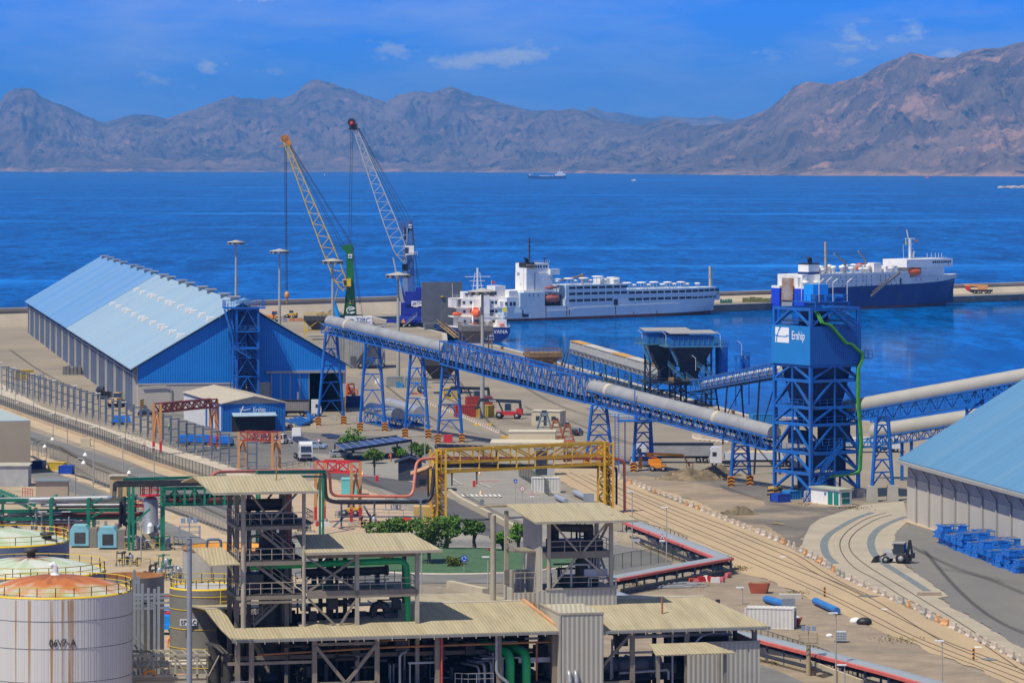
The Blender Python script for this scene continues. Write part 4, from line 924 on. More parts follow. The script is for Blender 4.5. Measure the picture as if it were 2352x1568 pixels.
def quay_gallery():
 a,b=P(1319,792,1028),P(1522,852,925)
 t=thing('conveyor_gallery','grey boxed conveyor gallery with ochre lids on light blue stilts along the quay','conveyor',(a.x,a.y,0))
 d=(b-a).normalized();u=Vector((-d.y,d.x,0)).normalized()*1.3
 if u.x<0:u=-u
 g=MB()
 g.add([a-u-Vector((0,0,.9)),a+u-Vector((0,0,.9)),b+u-Vector((0,0,.9)),b-u-Vector((0,0,.9)),a-u*.9+Vector((0,0,1)),a+u*.9+Vector((0,0,1)),b+u*.9+Vector((0,0,1)),b-u*.9+Vector((0,0,1))],[(0,3,2,1),(4,5,6,7),(0,1,5,4),(1,2,6,5),(2,3,7,6),(3,0,4,7)])
 make(g,'gallery_box',mat('grey_gallery_sheet',(.38,.38,.37),.6,rib=1.5,ribamt=.12),t)
 och=mat('ochre_lid',(.50,.28,.06),.7);gl=mat('grey_lid',(.46,.44,.40),.7)
 for k in range(6):
  g=MB();p,q=line_pt(a,b,k/6+.008),line_pt(a,b,(k+1)/6-.008);z=Vector((0,0,1.04))
  g.ext([p-u*1.02+z,p+u*1.02+z,q+u*1.02+z,q-u*1.02+z],(0,0,.22));make(g,'lid',och if k in (0,3,5)else gl,t)
 g=MB();truss(g,a-Vector((0,0,.9)),b-Vector((0,0,.9)),2.8,1.1,40,br=.14);make(g,'lattice_girder',mat('grey_lattice',(.22,.23,.25),.6),t)
 for k in range(7):
  q=line_pt(a,b,(k+.1)/7);g=MB();top=q.z-2.0
  for sg in (-1,1):g.bar((q.x+u.x*sg*1.3,q.y+u.y*sg*1.3,top),(q.x+u.x*sg*1.6,q.y+u.y*sg*1.6,0),.3)
  g.bar((q.x-u.x*1.3,q.y,top*.55),(q.x+u.x*1.3,q.y,top*.55),.2);g.bar((q.x-u.x*1.5,q.y,0),(q.x+u.x*1.3,q.y,top*.55),.16);g.bar((q.x+u.x*1.3,q.y,top*.55),(q.x-u.x*1.3,q.y,top),.16)
  g.bar(Vector((q.x,q.y,top))+d*3,(q.x,q.y,top*.4),.18)
  make(g,'leg',pale_blue_steel,t,split=False)
 g=MB();g.rail([a-u*1.6-d*1.5-Vector((0,0,2)),a+u*1.6-d*1.5-Vector((0,0,2))],1.2,.08,1);g.stair((a.x-3.5,a.y-1,0),(a.x-2,a.y+1,a.z-2));make(g,'stair',pale_blue_steel,t)
 a,b=P(1600,886,880),P(1800,848,668)
 t=thing('conveyor_gallery','open blue conveyor gallery with pale covers between the twin hopper and the square tower','conveyor',(a.x,a.y,0))
 d=(b-a).normalized();u=Vector((-d.y,d.x,0)).normalized()
 g=MB();truss(g,a+Vector((0,0,1.2)),b+Vector((0,0,1.2)),3.0,2.4,26,ch=.2,br=.14);make(g,'lattice_girder',blue_steel,t)
 tube_cover(t,line_pt(a,b,.12)+Vector((0,0,-.2)),b+Vector((0,0,-.2)),1.0,mat('pale_belt_cover',(.52,.51,.46),.6),'belt_cover')
 g=MB();o=Vector((0,0,-1.1));g.add([a-u*1.3+o,a+u*1.3+o,b+u*1.3+o,b-u*1.3+o],[(0,1,2,3)]);make(g,'walkway',black_steel,t)
 for k in (.18,.5,.85):
  q=line_pt(a,b,k);g=MB()
  for sg in (-1,1):g.bar(q+u*sg*1.4-Vector((0,0,1.3)),(q.x+u.x*sg*2.6,q.y+u.y*sg*2.6,-3.5 if k>.3 else 0),.34)
  g.bar((q.x-u.x*2,q.y-u.y*2,5),(q.x+u.x*2,q.y+u.y*2,5),.25);g.bar((q.x-u.x*2,q.y-u.y*2,5),(q.x+u.x*1.6,q.y+u.y*1.6,q.z-1.5),.2);g.bar((q.x+u.x*2.4,q.y+u.y*2.4,0),(q.x-u.x*2,q.y-u.y*2,5),.2)
  make(g,'leg',black_steel,t,split=False)
quay_gallery()
hull_blue=mat('pale_blue_hull',(.44,.54,.61),.55,var=.06,scale=.15,dirt=(.50,.55,.57),dirtscale=.12,stretch=(1,1,.3))
hull_navy=mat('navy_hull',(.006,.026,.14),.45,var=.12,scale=.2,dirt=(.03,.05,.14),dirtscale=.15)
hull_bright=mat('bright_blue_transom',(.006,.045,.55),.5,var=.1)
hull_grey=mat('pale_grey_hull',(.56,.57,.57),.55,var=.05,scale=.2,dirt=(.46,.46,.44),dirtscale=.2,stretch=(1,1,.3))
boot_red=mat('red_brown_boot_topping',(.10,.022,.026),.6,var=.2)
ship_white=mat('ship_white_paint',(.76,.74,.69),.5,var=.05,scale=.4,dirt=(.50,.43,.35),dirtscale=.35,dmix=(.58,.72))
deck_grey=mat('deck_grey',(.28,.27,.25),.8,var=.15)
ship_dark=mat('dark_opening',(.02,.024,.03),.7)
lifeboat_o=mat('lifeboat_orange',(.75,.13,.03),.45,var=.1)
lifeboat_r=mat('faded_red_lifeboat',(.34,.10,.07),.6,var=.2)
rust=mat('rust',(.22,.09,.035),.85,var=.3,scale=1.5)
glass_dark=mat('dark_glass',(.03,.045,.06),.12,spec=.8)
flag_m={}
def boat(mb,c,l,w,h,a=0):
 M=mb.M.copy();mb.M=M@Matrix.Translation(Vector(c))@Matrix.Rotation(a,4,'Z')
 st=[(-.5,.25),(-.42,.75),(-.2,1),(.2,1),(.4,.7),(.5,.12)];vs=[]
 for u,k in st:
  for an in range(10):t=2*math.pi*an/10;vs.append((u*l,k*w/2*math.cos(t),(.55+.45*k)*h/2*math.sin(t)))
 mb.add(vs,[(i*10+j,i*10+(j+1)%10,(i+1)*10+(j+1)%10,(i+1)*10+j)for i in range(5)for j in range(10)]+[tuple(range(9,-1,-1)),tuple(range(50,60))],True)
 mb.b(-.1*l,.25*l,-w*.3,w*.3,h*.3,h*.62);mb.M=M
def hull(prof,beam,z0f,z1f,x0,x1,n=40,sheer=None,bow0=.80,flare=.25):
 "plating between two heights; half-breadth fines towards the bow"
 vs=[];fs=[]
 for i in range(n+1):
  x=x0+(x1-x0)*i/n;za,zb=z0f(x),z1f(x)
  for zz in (za,(za+zb)/2,zb):vs.append((x,prof(x,zz,0),zz))
  for zz in (zb,(za+zb)/2,za):vs.append((x,prof(x,zz,1),zz))
 for i in range(n):
  for j in range(5):fs.append((i*6+j,(i+1)*6+j,(i+1)*6+j+1,i*6+j+1))
 fs+=[tuple(range(6)),tuple(n*6+5-k for k in range(6))]
 return vs,fs
def ventilator(mb,x,y,z,r=.9,h=1.4):
 mb.lathe((x,y,z),[(r*.55,0),(r*.55,h*.6),(r,h*.6),(r,h),(0,h*1.06)],10)
def livestock_carrier():
 o=Vector((.2,1440,SEA));a=math.atan2(65,78.3)
 t=thing('livestock_carrier','pale blue livestock ship with rows of dark louvred openings and white deck fans','ship',o)
 T=lambda:MB().at(o,a);L,Bm=108.0,16.0
 def prof(x,z,far):
  k=max(0,(x-(74+z*1.6))/(L+z*.62-(74+z*1.6)));hb=Bm/2*(1-k**2.0)if k<1 else .05
  ks=max(0,(6-x)/12+max(0,(3-z))*.08);hb*=1-.35*min(1,ks)
  return Bm/2+(hb if far else -hb)
 top=lambda x:5.2+.028*x if x<100 else 5.2+.028*x+.25*(x-100)*0
 f=T();vs,fs=hull(prof,Bm,lambda x:-1.2,lambda x:1.0+.012*x*.3,-1,L+.6);f.add(vs,fs);make(f,'boot_topping',boot_red,t)
 f=T();vs,fs=hull(prof,Bm,lambda x:1.01+.0036*x,lambda x:5.4,-2.5,L+2);f.add(vs,fs)
 vs,fs=hull(prof,Bm,lambda x:5.41,lambda x:7.9,26,L+5.2,40);f.add(vs,fs)
 make(f,'hull',hull_blue,t)
 f=T();f.b(3.8,15.9,0,Bm,5.42,10.8);f.b(26.4,57,-.02,Bm+.02,7.91,13.1);f.b(57,84,-.01,Bm+.01,7.91,10.8)
 vs,fs=hull(lambda x,z,far:Bm/2+(Bm/2 if far else -Bm/2)*(1-.55*max(0,(x-84)/24.5)**2),Bm,lambda x:7.91,lambda x:10.75,84,108.4,14);f.add(vs,fs);f.b(15.9,26.4,3,Bm,5.42,9.6)
 make(f,'deck_house',hull_blue,t)
 def side(x):return 0 if x<84 else Bm/2-Bm/2*(1-.55*max(0,(x-84)/24.5)**2)
 f=T()
 for z,xs in ((12.05,(28,57)),(9.75,(28,57)),(7.2,(28,49)),(9.55,(58.2,108)),(7.0,(58.2,108))):
  x=xs[0]
  while x<xs[1]-1:
   y=min(side(x),side(x+3.0))if z>8 else min(prof(x,z,0),prof(x+3,z,0));y0=side(x)if z>8 else prof(x,z,0);y1=side(x+3)if z>8 else prof(x+3,z,0)
   f.ext([(x,y0-.03,z-.42),(x+3.1,y1-.03,z-.42),(x+3.1,y1-.03,z+.5),(x,y0-.03,z+.5)],(0,-.05,0));x+=3.75
 make(f,'louvred_opening',ship_dark,t,split=False)
 f=T();f.b(50.6,52.6,-.09,.02,4.9,7.3);f.b(5.0,11,.12,.3,1.6,4.1);f.b(16.0,26.3,2.8,2.99,5.45,9.5);make(f,'side_door',ship_dark,t)
 f=T();wl=[(17,3.7),(28,3.9),(31,4.5),(80,5.1),(84,5.0),(103,5.2),(108,7.4)]
 for p,q in zip(wl,wl[1:]):f.bar((p[0],prof(p[0],p[1],0)-.08,p[1]),(q[0],prof(q[0],q[1],0)-.08,q[1]),.12,.22)
 make(f,'rubbing_strake',ship_white,t)
 f=T()
 for x,z0,z1 in ((26.6,1.6,5.2),(27.9,1.5,4.2),(51.3,.8,4.9),(60.5,.6,2.2),(16.2,1.2,5.3),(72.5,1,2.4)):f.b(x,x+.35,-.07,.03,z0,z1)
 make(f,'rust_stain',rust,t)
 f=T();f.b(-2,3.7,1,15,5.42,9.2);f.b(-3.6,-2.1,3,12,5.4,7.6);f.b(-3.5,1.5,6,11,9.2,13.4);f.b(-.5,3.6,1.4,4,9.2,11.6);f.b(8.5,12.2,2,6,10.8,20.2);f.b(13,21.5,2,14,10.8,18.0);f.b(12.3,20,2.5,13,18.0,21.6);f.b(19.5,24.2,1,3.4,17.2,19.4);f.b(6.5,22,1,15,10.8,11.5)
 make(f,'superstructure',ship_white,t)
 f=T()
 for x in (13.2,14.4,15.6,17.2,18.4):f.b(x,x+.8,2.42,2.5,19.9,20.9)
 for x in (-2.9,-.6,1.1):f.b(x,x+1.2,.9,1.0,5.9,7.4)
 for x in (8,10,12.4):f.b(x,x+.4,-.05,0,9.4,10.2)
 make(f,'window',glass_dark,t)
 f=T();f.b(8.3,12.4,1.8,6.2,20.25,22);f.path([(10,4,22),(10,4,23.3),(9,4,23.6)],.5,6);f.path([(11.3,4.6,22),(11.3,4.6,23),(10.5,4.6,23.4)],.4,6);make(f,'funnel_top',mat('sooty_black',(.02,.02,.02),.8),t)
 f=T()
 for z in (20.4,21.6):f.ext([(8.2,1.7,z-.9),(12.5,1.7,z-.9),(12.5,1.2,z-.2),(8.2,1.2,z-.2)],(0,.1,0))
 make(f,'funnel_baffle',mat('rusty_white',(.52,.36,.2),.7,var=.3),t)
 f=T();f.bar((13.3,6,21.6),(13.3,6,31.2),.42)
 for z in (24,26,28,29.6):f.bar((12,6,z),(14.6,6,z),.14)
 f.bar((20,5,21.6),(20,5,23.4),.3);f.bar((18.8,5,23.4),(21.2,5,23.4),.3);make(f,'mast',mat('dark_mast',(.05,.05,.06),.6),t)
 f=T();f.bar((107.5,7,10.7),(107.5,7,18.8),.95);f.bar((106.6,7,15.2),(108.9,7,15.2),.4);f.bar((106.9,7,17),(108.6,7,17),.2);make(f,'fore_mast',mat('buff_mast',(.42,.36,.24),.7),t)
 f=T();f.bar((27.5,4,14.9),(40,6,16.4),.45,.6);f.bar((40,6,13),(40,6,17.2),.8);make(f,'derrick',mat('rusty_yellow',(.42,.22,.08),.8,var=.3),t)
 vs_=[(23.4,2,13.1,1.9),(26,4.5,13.1,1.1),(29.6,2.2,13.1,2),(32.2,1.8,13.1,1.3),(37.2,2.2,13.1,2),(39.8,1.6,13.1,1.3),(45,3,13.1,2.4),(47.5,2,13.1,1.4),(53.6,2,13.1,1.5),(60,3,10.8,2),(62.5,2,10.8,1.3),(67.5,3,10.8,2),(70,2,10.8,1.3),(74.5,3.6,10.8,2),(77.5,2,10.8,1.3),(82,4,10.8,1.8),(84.5,3,10.8,1.3),(90,5,10.7,1.8),(92.6,4.6,10.7,1.2),(99.6,6,10.7,1.2)]
 for x,y,z,r in vs_:
  f=T();h=r*1.15
  for k in range(5):an=k*1.257;f.bar((x+r*.6*math.cos(an),y+r*.6*math.sin(an),z),(x+r*.5*math.cos(an),y+r*.5*math.sin(an),z+h),.12)
  f.lathe((x,y,z+h),[(0,-.05),(r,0),(r,.22),(r*.7,.42),(0,.5)],14);make(f,'deck_fan',ship_white,t,split=False)
 f=T();f.b(48,52,4,9,13.1,15.2);f.b(54,57,4,8,13.1,15.6);f.rail([(26.5,.1,13.1),(57,.1,13.1)],1,.07,2);f.rail([(57.2,.1,10.8),(84,.1,10.8)],1,.07,2);f.rail([(0,.8,9.2),(3.6,.8,9.2)],1,.07,1);f.rail([(4,.1,10.8),(15.8,.1,10.8)],1,.07,1.5);f.rail([(12.3,2,21.7),(20,2,21.7)],1,.07,1);f.rail([(6.6,1.4,11),(6.6,1.4,19)],1.0,.1,2)
 make(f,'deck_rail',ship_white,t,split=False)
 f=T();boat(f,(20.8,1.6,8.2),7.4,3,3.0);boat(f,(20.6,2.2,12.3),6,2.2,1.0);make(f,'lifeboat',lifeboat_r,t)
 f=T();f.b(108.4,112.6,5.5,10.5,7.92,8.1);f.rail([(109,5.6,8),(112.8,7.9,8),(109,10.4,8)],.9,.1,.8);make(f,'forecastle',mat('green_deck',(.03,.16,.08),.7),t,split=False)
 f=T();f.path([(113,8,7.6),(116,10,4),(121,15,3.3)],.08,4);f.path([(112,9,7.4),(114,13,3.6),(116,17,3.3)],.08,4);make(f,'mooring_rope',mat('pale_rope',(.5,.47,.4),.8),t)
livestock_carrier()
def vehicle_carrier():
 o=Vector((117.5,1540,SEA));a=math.atan(.885)
 t=thing('vehicle_carrier','navy and pale grey ro-ro ship with an orange lifeboat and a stern ramp','ship',o)
 T=lambda:MB().at(o,a);L,Bm=94.0,18.0
 def prof(x,z,far):
  xe=L+z*.56;s0=55+z*1.4;k=max(0,(x-s0)/(xe-s0));hb=Bm/2*(1-k**2.1)if k<1 else .04
  return Bm/2+(hb if far else -hb)
 f=T();vs,fs=hull(prof,Bm,lambda x:-1.5,lambda x:1.1,.5,L+.6);f.add(vs,fs);make(f,'boot_topping',boot_red,t)
 f=T();vs,fs=hull(prof,Bm,lambda x:1.11,lambda x:9.0+.012*x+max(0,x-60)**2*.0007,.6,L+5);f.add(vs,fs);make(f,'hull',hull_navy,t)
 f=T();vs,fs=hull(prof,Bm,lambda x:9.02+.012*x+max(0,x-60)**2*.0007,lambda x:14.6 if x<62.5 else 12.4 if x<70 else 12.0,9,62.4,30);f.add(vs,fs)
 vs,fs=hull(prof,Bm,lambda x:9.02+.012*x+max(0,x-60)**2*.0007,lambda x:12.4+max(0,x-70)*.02,62.45,L+7.2,24);f.add(vs,fs)
 vs,fs=hull(prof,Bm,lambda x:9.02,lambda x:9.9,.6,8.99,5);f.add(vs,fs)
 make(f,'upper_hull',hull_grey,t)
 f=T();f.b(-.6,.55,-.05,5.0,-1,9.0);f.b(-.6,.55,13.4,Bm+.05,-1,9.0);make(f,'transom',hull_bright,t)
 f=T();f.b(-.1,.5,5.05,13.35,.8,3.9);f.b(.1,.5,5.05,13.35,3.9,9);make(f,'ramp_opening',ship_dark,t)
 f=T();f.ext([(-.5,6,4.2),(-.2,6,13.2),(-.2,12.4,13.2),(-.5,12.4,4.2)],(.25,0,0));make(f,'stern_ramp',mat('rusty_steel_ramp',(.30,.25,.22),.6,var=.2,scale=.4,col2=(.28,.13,.06),mix=(.45,.6)),t)
 f=T();f.b(-.55,-.5,6.4,12.2,1.6,3.6);make(f,'ramp_hinge',steel_grey,t)
 f=T();f.b(-.5,.5,-.05,5,9.02,9.9);f.b(-.5,.5,13.4,Bm,9.02,10);f.b(2,9,3,Bm-1,9.9,14.6);f.b(.3,2,4,5.6,9.9,13.6)
 for x,z0,z1,w_ in ((59.5,16.4,19.8,0),):
  f.b(60,88,-.6,Bm*.72,16.5,19.8);f.b(66,85,1.4,Bm*.62,12.4,16.5);f.b(70,79,.8,3,14.6,16.5)
 f.b(44,48.5,3,7,14.6,18.6);f.b(50,57,2,8,14.6,17.2);f.b(29,44,5,7,17.6,17.9)
 make(f,'superstructure',ship_white,t)
 f=T()
 for i in range(9):x=75.6+i*1.3;f.b(x,x+.85,-.68,-.6,18.0,19.0)
 for i in range(5):f.b(87.98,88.08,.4+i*2.4,2+i*2.4,18.0,19.0)
 for x in (69,71,73.4,75):f.b(x,x+.5,1.3,1.4,14.9,15.8)
 for z,xs in ((13.2,(19,21,24,27,30,34,36,39,44.5,47.5,50)),(11.6,(19.7,22,24,27,30,34,36,39,44.5,47.5,53)),(9.9,(22,24,30,36,39,45,51,54,57)),(11.4,(66,69,80))):
  for x in xs:f.b(x,x+.32,prof(x,z,0)-.06,prof(x,z,0)+.1,z-.45,z+.45)
 for x,z in ((56.2,11),(33,8.4),(55.7,5)):f.b(x,x+1.1,prof(x,z,0)-.06,prof(x+1.2,z,0)+.1,z-1.2,z+1.2)
 make(f,'window',glass_dark,t)
 f=T();f.b(5.5,12,3,9,14.6,15.6);make(f,'funnel_base',hull_navy,t)
 f=T();f.b(5.6,11.9,3.1,8.9,15.6,18.6);make(f,'funnel',ship_white,t)
 f=T();f.b(5.5,12,3,9,18.6,19.1);f.path([(8,5,19),(8,5,20.4),(7.2,5,21)],.7,6);f.path([(9.6,6,19),(9.6,6,20.6),(8.8,6,21.2)],.8,6);make(f,'funnel_top',mat('sooty_black',(.02,.02,.02),.8),t)
 for x,y,r,h in [(-8+17,2,1.2,1.8),(-7+9,1.2,1.5,1.9),(3.4,3,1.2,2.2),(3.5,9,1.5,2.4),(6,10,1.4,2.6),(12.8,2,1.0,2.4),(13,6,1.3,3.4),(15.5,6,1.4,3.2),(19,2,1.2,3.2),(20.5,6,1.2,3.6),(24,2,1.3,3.2),(22,6,1.0,2.4),(29.5,2,1.3,2.6),(30,6,1.5,3.4),(35,6,1.3,3.6),(35,2,1.0,2.2),(38.5,2,1.4,2.2),(40,6,1.3,3.0),(42.5,5,1.2,3.2),(53,2,1.6,2.2)]:
  f=T();ventilator(f,x,y,14.6 if x>9 else 10,r,h);make(f,'deck_fan',ship_white,t)
 for x,y,r,h in [(69,2.4,1.0,2.6),(72,3.4,1.1,2.0),(74,4.4,1.1,3),(82,6,1.2,3.2),(85.5,7.5,1.1,2.2)]:
  f=T();ventilator(f,x,y,12.4,r,h);make(f,'deck_fan',ship_white,t)
 f=T();f.bar((18.6,6,14.6),(18.6,6,27.6),.7);f.bar((18,6,23.4),(19.8,6,23.4),.3);f.bar((18,6,21.6),(19.6,6,21.6),.3);make(f,'signal_mast',mat('buff_mast',(.42,.36,.24),.7),t)
 f=T();f.bar((69,6,19.8),(69,6,28.4),.8);f.bar((66.2,6,28.2),(72,6,28.2),.3,.5);f.bar((68,6,28.4),(67,6,31.8),.3);f.bar((70.6,6,19.8),(71.4,6,23),.6);f.bar((67.6,6,24),(71,6,24),.2);f.bar((67.6,6,26),(71,6,26),.2);f.bar((63,4,19.8),(62.6,4,26),.1)
 f.rail([(58.2,-.5,19.8),(84,-.5,19.8)],1,.08,1.6)
 for x in (74,76.6,79,81,83):f.bar((x,1,19.8),(x,1,22.2),.12)
 make(f,'main_mast',ship_white,t,split=False)
 f=T();f.bar((27.8,4,14.6),(27.8,4,19.2),.8);f.bar((28.2,4,19.1),(21.4,4,22.8),.6,.5);f.bar((43,7,15),(43,7,20),.7);f.bar((43.4,7,19.6),(39,7,23.4),.5);make(f,'deck_crane',mat('grey_deck_crane',(.22,.22,.23),.6),t)
 f=T();boat(f,(65.6,.5,14.6),8,3.0,3.0);boat(f,(43,10,16.8),6,3,2.6);make(f,'lifeboat',lifeboat_o,t)
 f=T();f.bar((38,-.9,5.2),(56,-.35,14.6),.5,.7);f.bar((38.6,-.9,6.8),(49,-.6,12),.2);make(f,'accommodation_ladder',mat('grey_brown_ladder',(.2,.17,.15),.7),t)
 f=T();f.b(9.1,62.4,.06,.2,14.6,14.9);f.rail([(9.1,.1,14.6),(62,.1,14.6)],1,.07,2);f.rail([(1,.2,9.9),(8.8,.2,9.9)],1,.07,1);f.rail([(63,1,12.4),(80,2.2,12.4),(90,6,12.8)],1,.07,1.6);make(f,'deck_rail',ship_white,t,split=False)
 f=T();f.lathe((92.6,9,12.3),[(0,0),(1.2,.2),(1.8,.7)],10);make(f,'bow_platform',ship_white,t)
 f=T();f.b(71.9,73.9,5.95,6.05,26.9,27.7);make(f,'flag',mat('red_yellow_flag',(.75,.25,.02),.8),t)
 f=T();f.b(66.2,67.1,5.95,6.05,25.6,27.6);make(f,'signal_flag',mat('yellow_flag',(.8,.62,.02),.8),t)
vehicle_carrier()
def coaster():
 o=Vector((-9.5,1275,SEA));a=R(13.5)
 t=thing('cargo_ship','small white cargo ship seen from its navy stern with grey hatch covers standing open','ship',o)
 T=lambda:MB().at(o,a);hb=9.3
 f=T();sec=[(-hb,4.9),(-hb,3.2),(-hb*.92,1.6),(-hb*.72,.4),(-hb*.55,-.6),(hb*.55,-.6),(hb*.72,.4),(hb*.92,1.6),(hb,3.2),(hb,4.9)]
 vs=[(x*k,y,z)for y,k in ((0,.98),(3,1),(70,1),(88,.75),(98,.15))for x,z in sec];fs=[(i*10+j,i*10+j+1,(i+1)*10+j+1,(i+1)*10+j)for i in range(4)for j in range(9)]+[tuple(range(9,-1,-1)),tuple(range(40,50))]+[(i*10+9,i*10,(i+1)*10,(i+1)*10+9)for i in range(4)]
 f.add(vs,fs);make(f,'hull',hull_navy,t)
 xd=(math.cos(a),math.sin(a),0);W_=lambda x,y,z:o+Matrix.Rotation(a,4,'Z')@Vector((x,y,z))
 text('MONISA SILVANA',1.75,letter_white,t,W_(1.2,-.06,2.9),xd,align='CENTER',squeeze=1.02)
 text('MADEIRA',1.15,letter_white,t,W_(1.2,-.06,1.75),xd,align='CENTER')
 text('IMO 9386216',.85,letter_white,t,W_(1.2,-.06,.8),xd,align='CENTER')
 f=T();f.b(-9,9,1,14,4.9,5.1);f.b(-7.4,7,5,13,5.1,8.2);f.b(-9.2,8.6,4.4,13,8.2,8.5);f.b(-6.4,6.4,6,13,8.5,11.2);f.b(-8.2,7.6,5.4,13,11.2,11.5);f.b(-6,6.2,6.5,13,11.5,14.2);f.b(-9.4,9.2,6.8,12,14.2,14.5);f.b(-5.2,5.6,7.4,12.4,14.5,16.6);f.b(.3,3.2,4.6,8,5.1,15.4);f.b(5.2,8.4,2,6,5.1,7.4);f.b(-9.4,-7.6,6.8,12,11.4,14.4)
 make(f,'superstructure',ship_white,t)
 f=T()
 for z in (6.3,9.6,12.6):
  for x in (-5.6,-3.2,4.2,5.4):f.b(x,x+.8,4.9 if z<8 else 5.9 if z<11 else 6.4,5.0 if z<8 else 6.0 if z<11 else 6.5,z,z+.9)
 for x in (-4.6,-3,1.6,3.2,4.4):f.b(x,x+1,7.3,7.42,15.2,16.1)
 f.b(-2,-.3,4.9,5.0,5.2,7.4);f.b(3.6,5,5.9,6.0,8.6,10.6)
 make(f,'window',glass_dark,t,split=False)
 f=T();boat(f,(-1.8,3.6,9.6),7.0,2.8,3.0,R(90));make(f,'lifeboat',lifeboat_o,t)
 f=T();f.bar((-3.4,1.8,5.2),(-2.4,5,13),.4);f.bar((-.2,1.8,5.2),(-.6,5,13),.4);make(f,'launch_frame',ship_white,t)
 f=T();boat(f,(-8,4.5,9.3),3,1.6,1.2);make(f,'rescue_boat',lifeboat_o,t)
 f=T();f.bar((0,9,16.6),(0,9,24.5),.5);f.bar((-4.2,9,21.6),(4.4,9,21.6),.2);f.bar((-2.6,9,20.2),(2.6,9,20.2),.18);f.bar((-2,9,18.6),(2,9,18.6),.25);f.bar((-1.6,9,16.6),(-.8,9,23),.16);f.bar((1.6,9,16.6),(.8,9,23),.16);f.bar((-8.8,8,14.5),(-8.8,8,19.5),.1);make(f,'mast',ship_white,t)
 f=T();f.b(4.9,6,8.6,8.7,19.2,20);make(f,'flag',mat('red_flag',(.6,.08,.02),.8),t);f=T();f.bar((4.8,8.6,16.5),(4.8,8.6,20.4),.1);make(f,'flagstaff',ship_white,t)
 f=T()
 for z,y in ((4.9,.2),(8.5,4.5),(11.5,5.5),(14.5,6.9)):f.rail([(-9,y,z),(9,y,z)],1.0,.08,1.5)
 make(f,'deck_rail',ship_white,t,split=False)
 f=T();f.b(-3.4,-2,1,2.2,5.1,6.3);f.b(6,7.4,1,2,5.1,6.1);make(f,'winch',lifeboat_o,t);f=T();f.b(-6.4,-4.6,1,2,5.1,6.2);f.b(1,2.6,1,2,5.1,6);make(f,'deck_box',mat('blue_notice',(.05,.2,.5),.5),t)
 f=T();f.b(7.6,9.1,4.3,4.4,9.9,11.2);make(f,'sign_board',mat('yellow_board',(.75,.62,.03),.6),t)
 hatch=mat('grey_hatch_cover',(.125,.135,.15),.6,var=.15,scale=.3)
 f=T();f.b(-12.8,1.4,38,38.6,5.0,19.0);f.b(-12.4,1,34.5,38,3.4,5.0);f.b(-13,-2,30,34,1,3.2);make(f,'hatch_cover',hatch,t)
 f=T();f.b(-10.2,-3.6,19,19.5,4.8,12.6);make(f,'hatch_cover',hatch,t)
 f=T();f.lathe((-5.6,37.9,13.7),[(0,0),(.55,0),(.55,.4),(0,.4)],10);make(f,'yellow_boss',yellow_p,t)
coaster()
def gangway():
 a,b=G(985,742),G(1050,778);o=a
 t=thing('gangway','yellow railed gangway leading along the quay to the small white cargo ship','gangway',o)
 a=a+Vector((0,0,3.0));b=b+Vector((0,0,.3));d=b-a;u=Vector((-d.y,d.x,0)).normalized()*.7
 mb=MB();ml=MB()
 for sg in (-1,1):
  mb.bar(a+u*sg,b+u*sg,.12,.2);mb.bar(a+u*sg+Vector((0,0,1.1)),b+u*sg+Vector((0,0,1.1)),.1)
  for i in range(10):q=a+d*i/9+u*sg;mb.bar(q,q+Vector((0,0,1.1)),.08)
 ml.bar(a,b,1.3,.1);ml.bar(a,(a.x,a.y,0),.3);ml.bar(a+d*.5,((a+d*.5).x,(a+d*.5).y,0),.25)
 make(mb,'handrail',yellow_p,t,split=False);make(ml,'walkway',mat('dark_walkway',(.07,.07,.07),.7),t)
gangway()
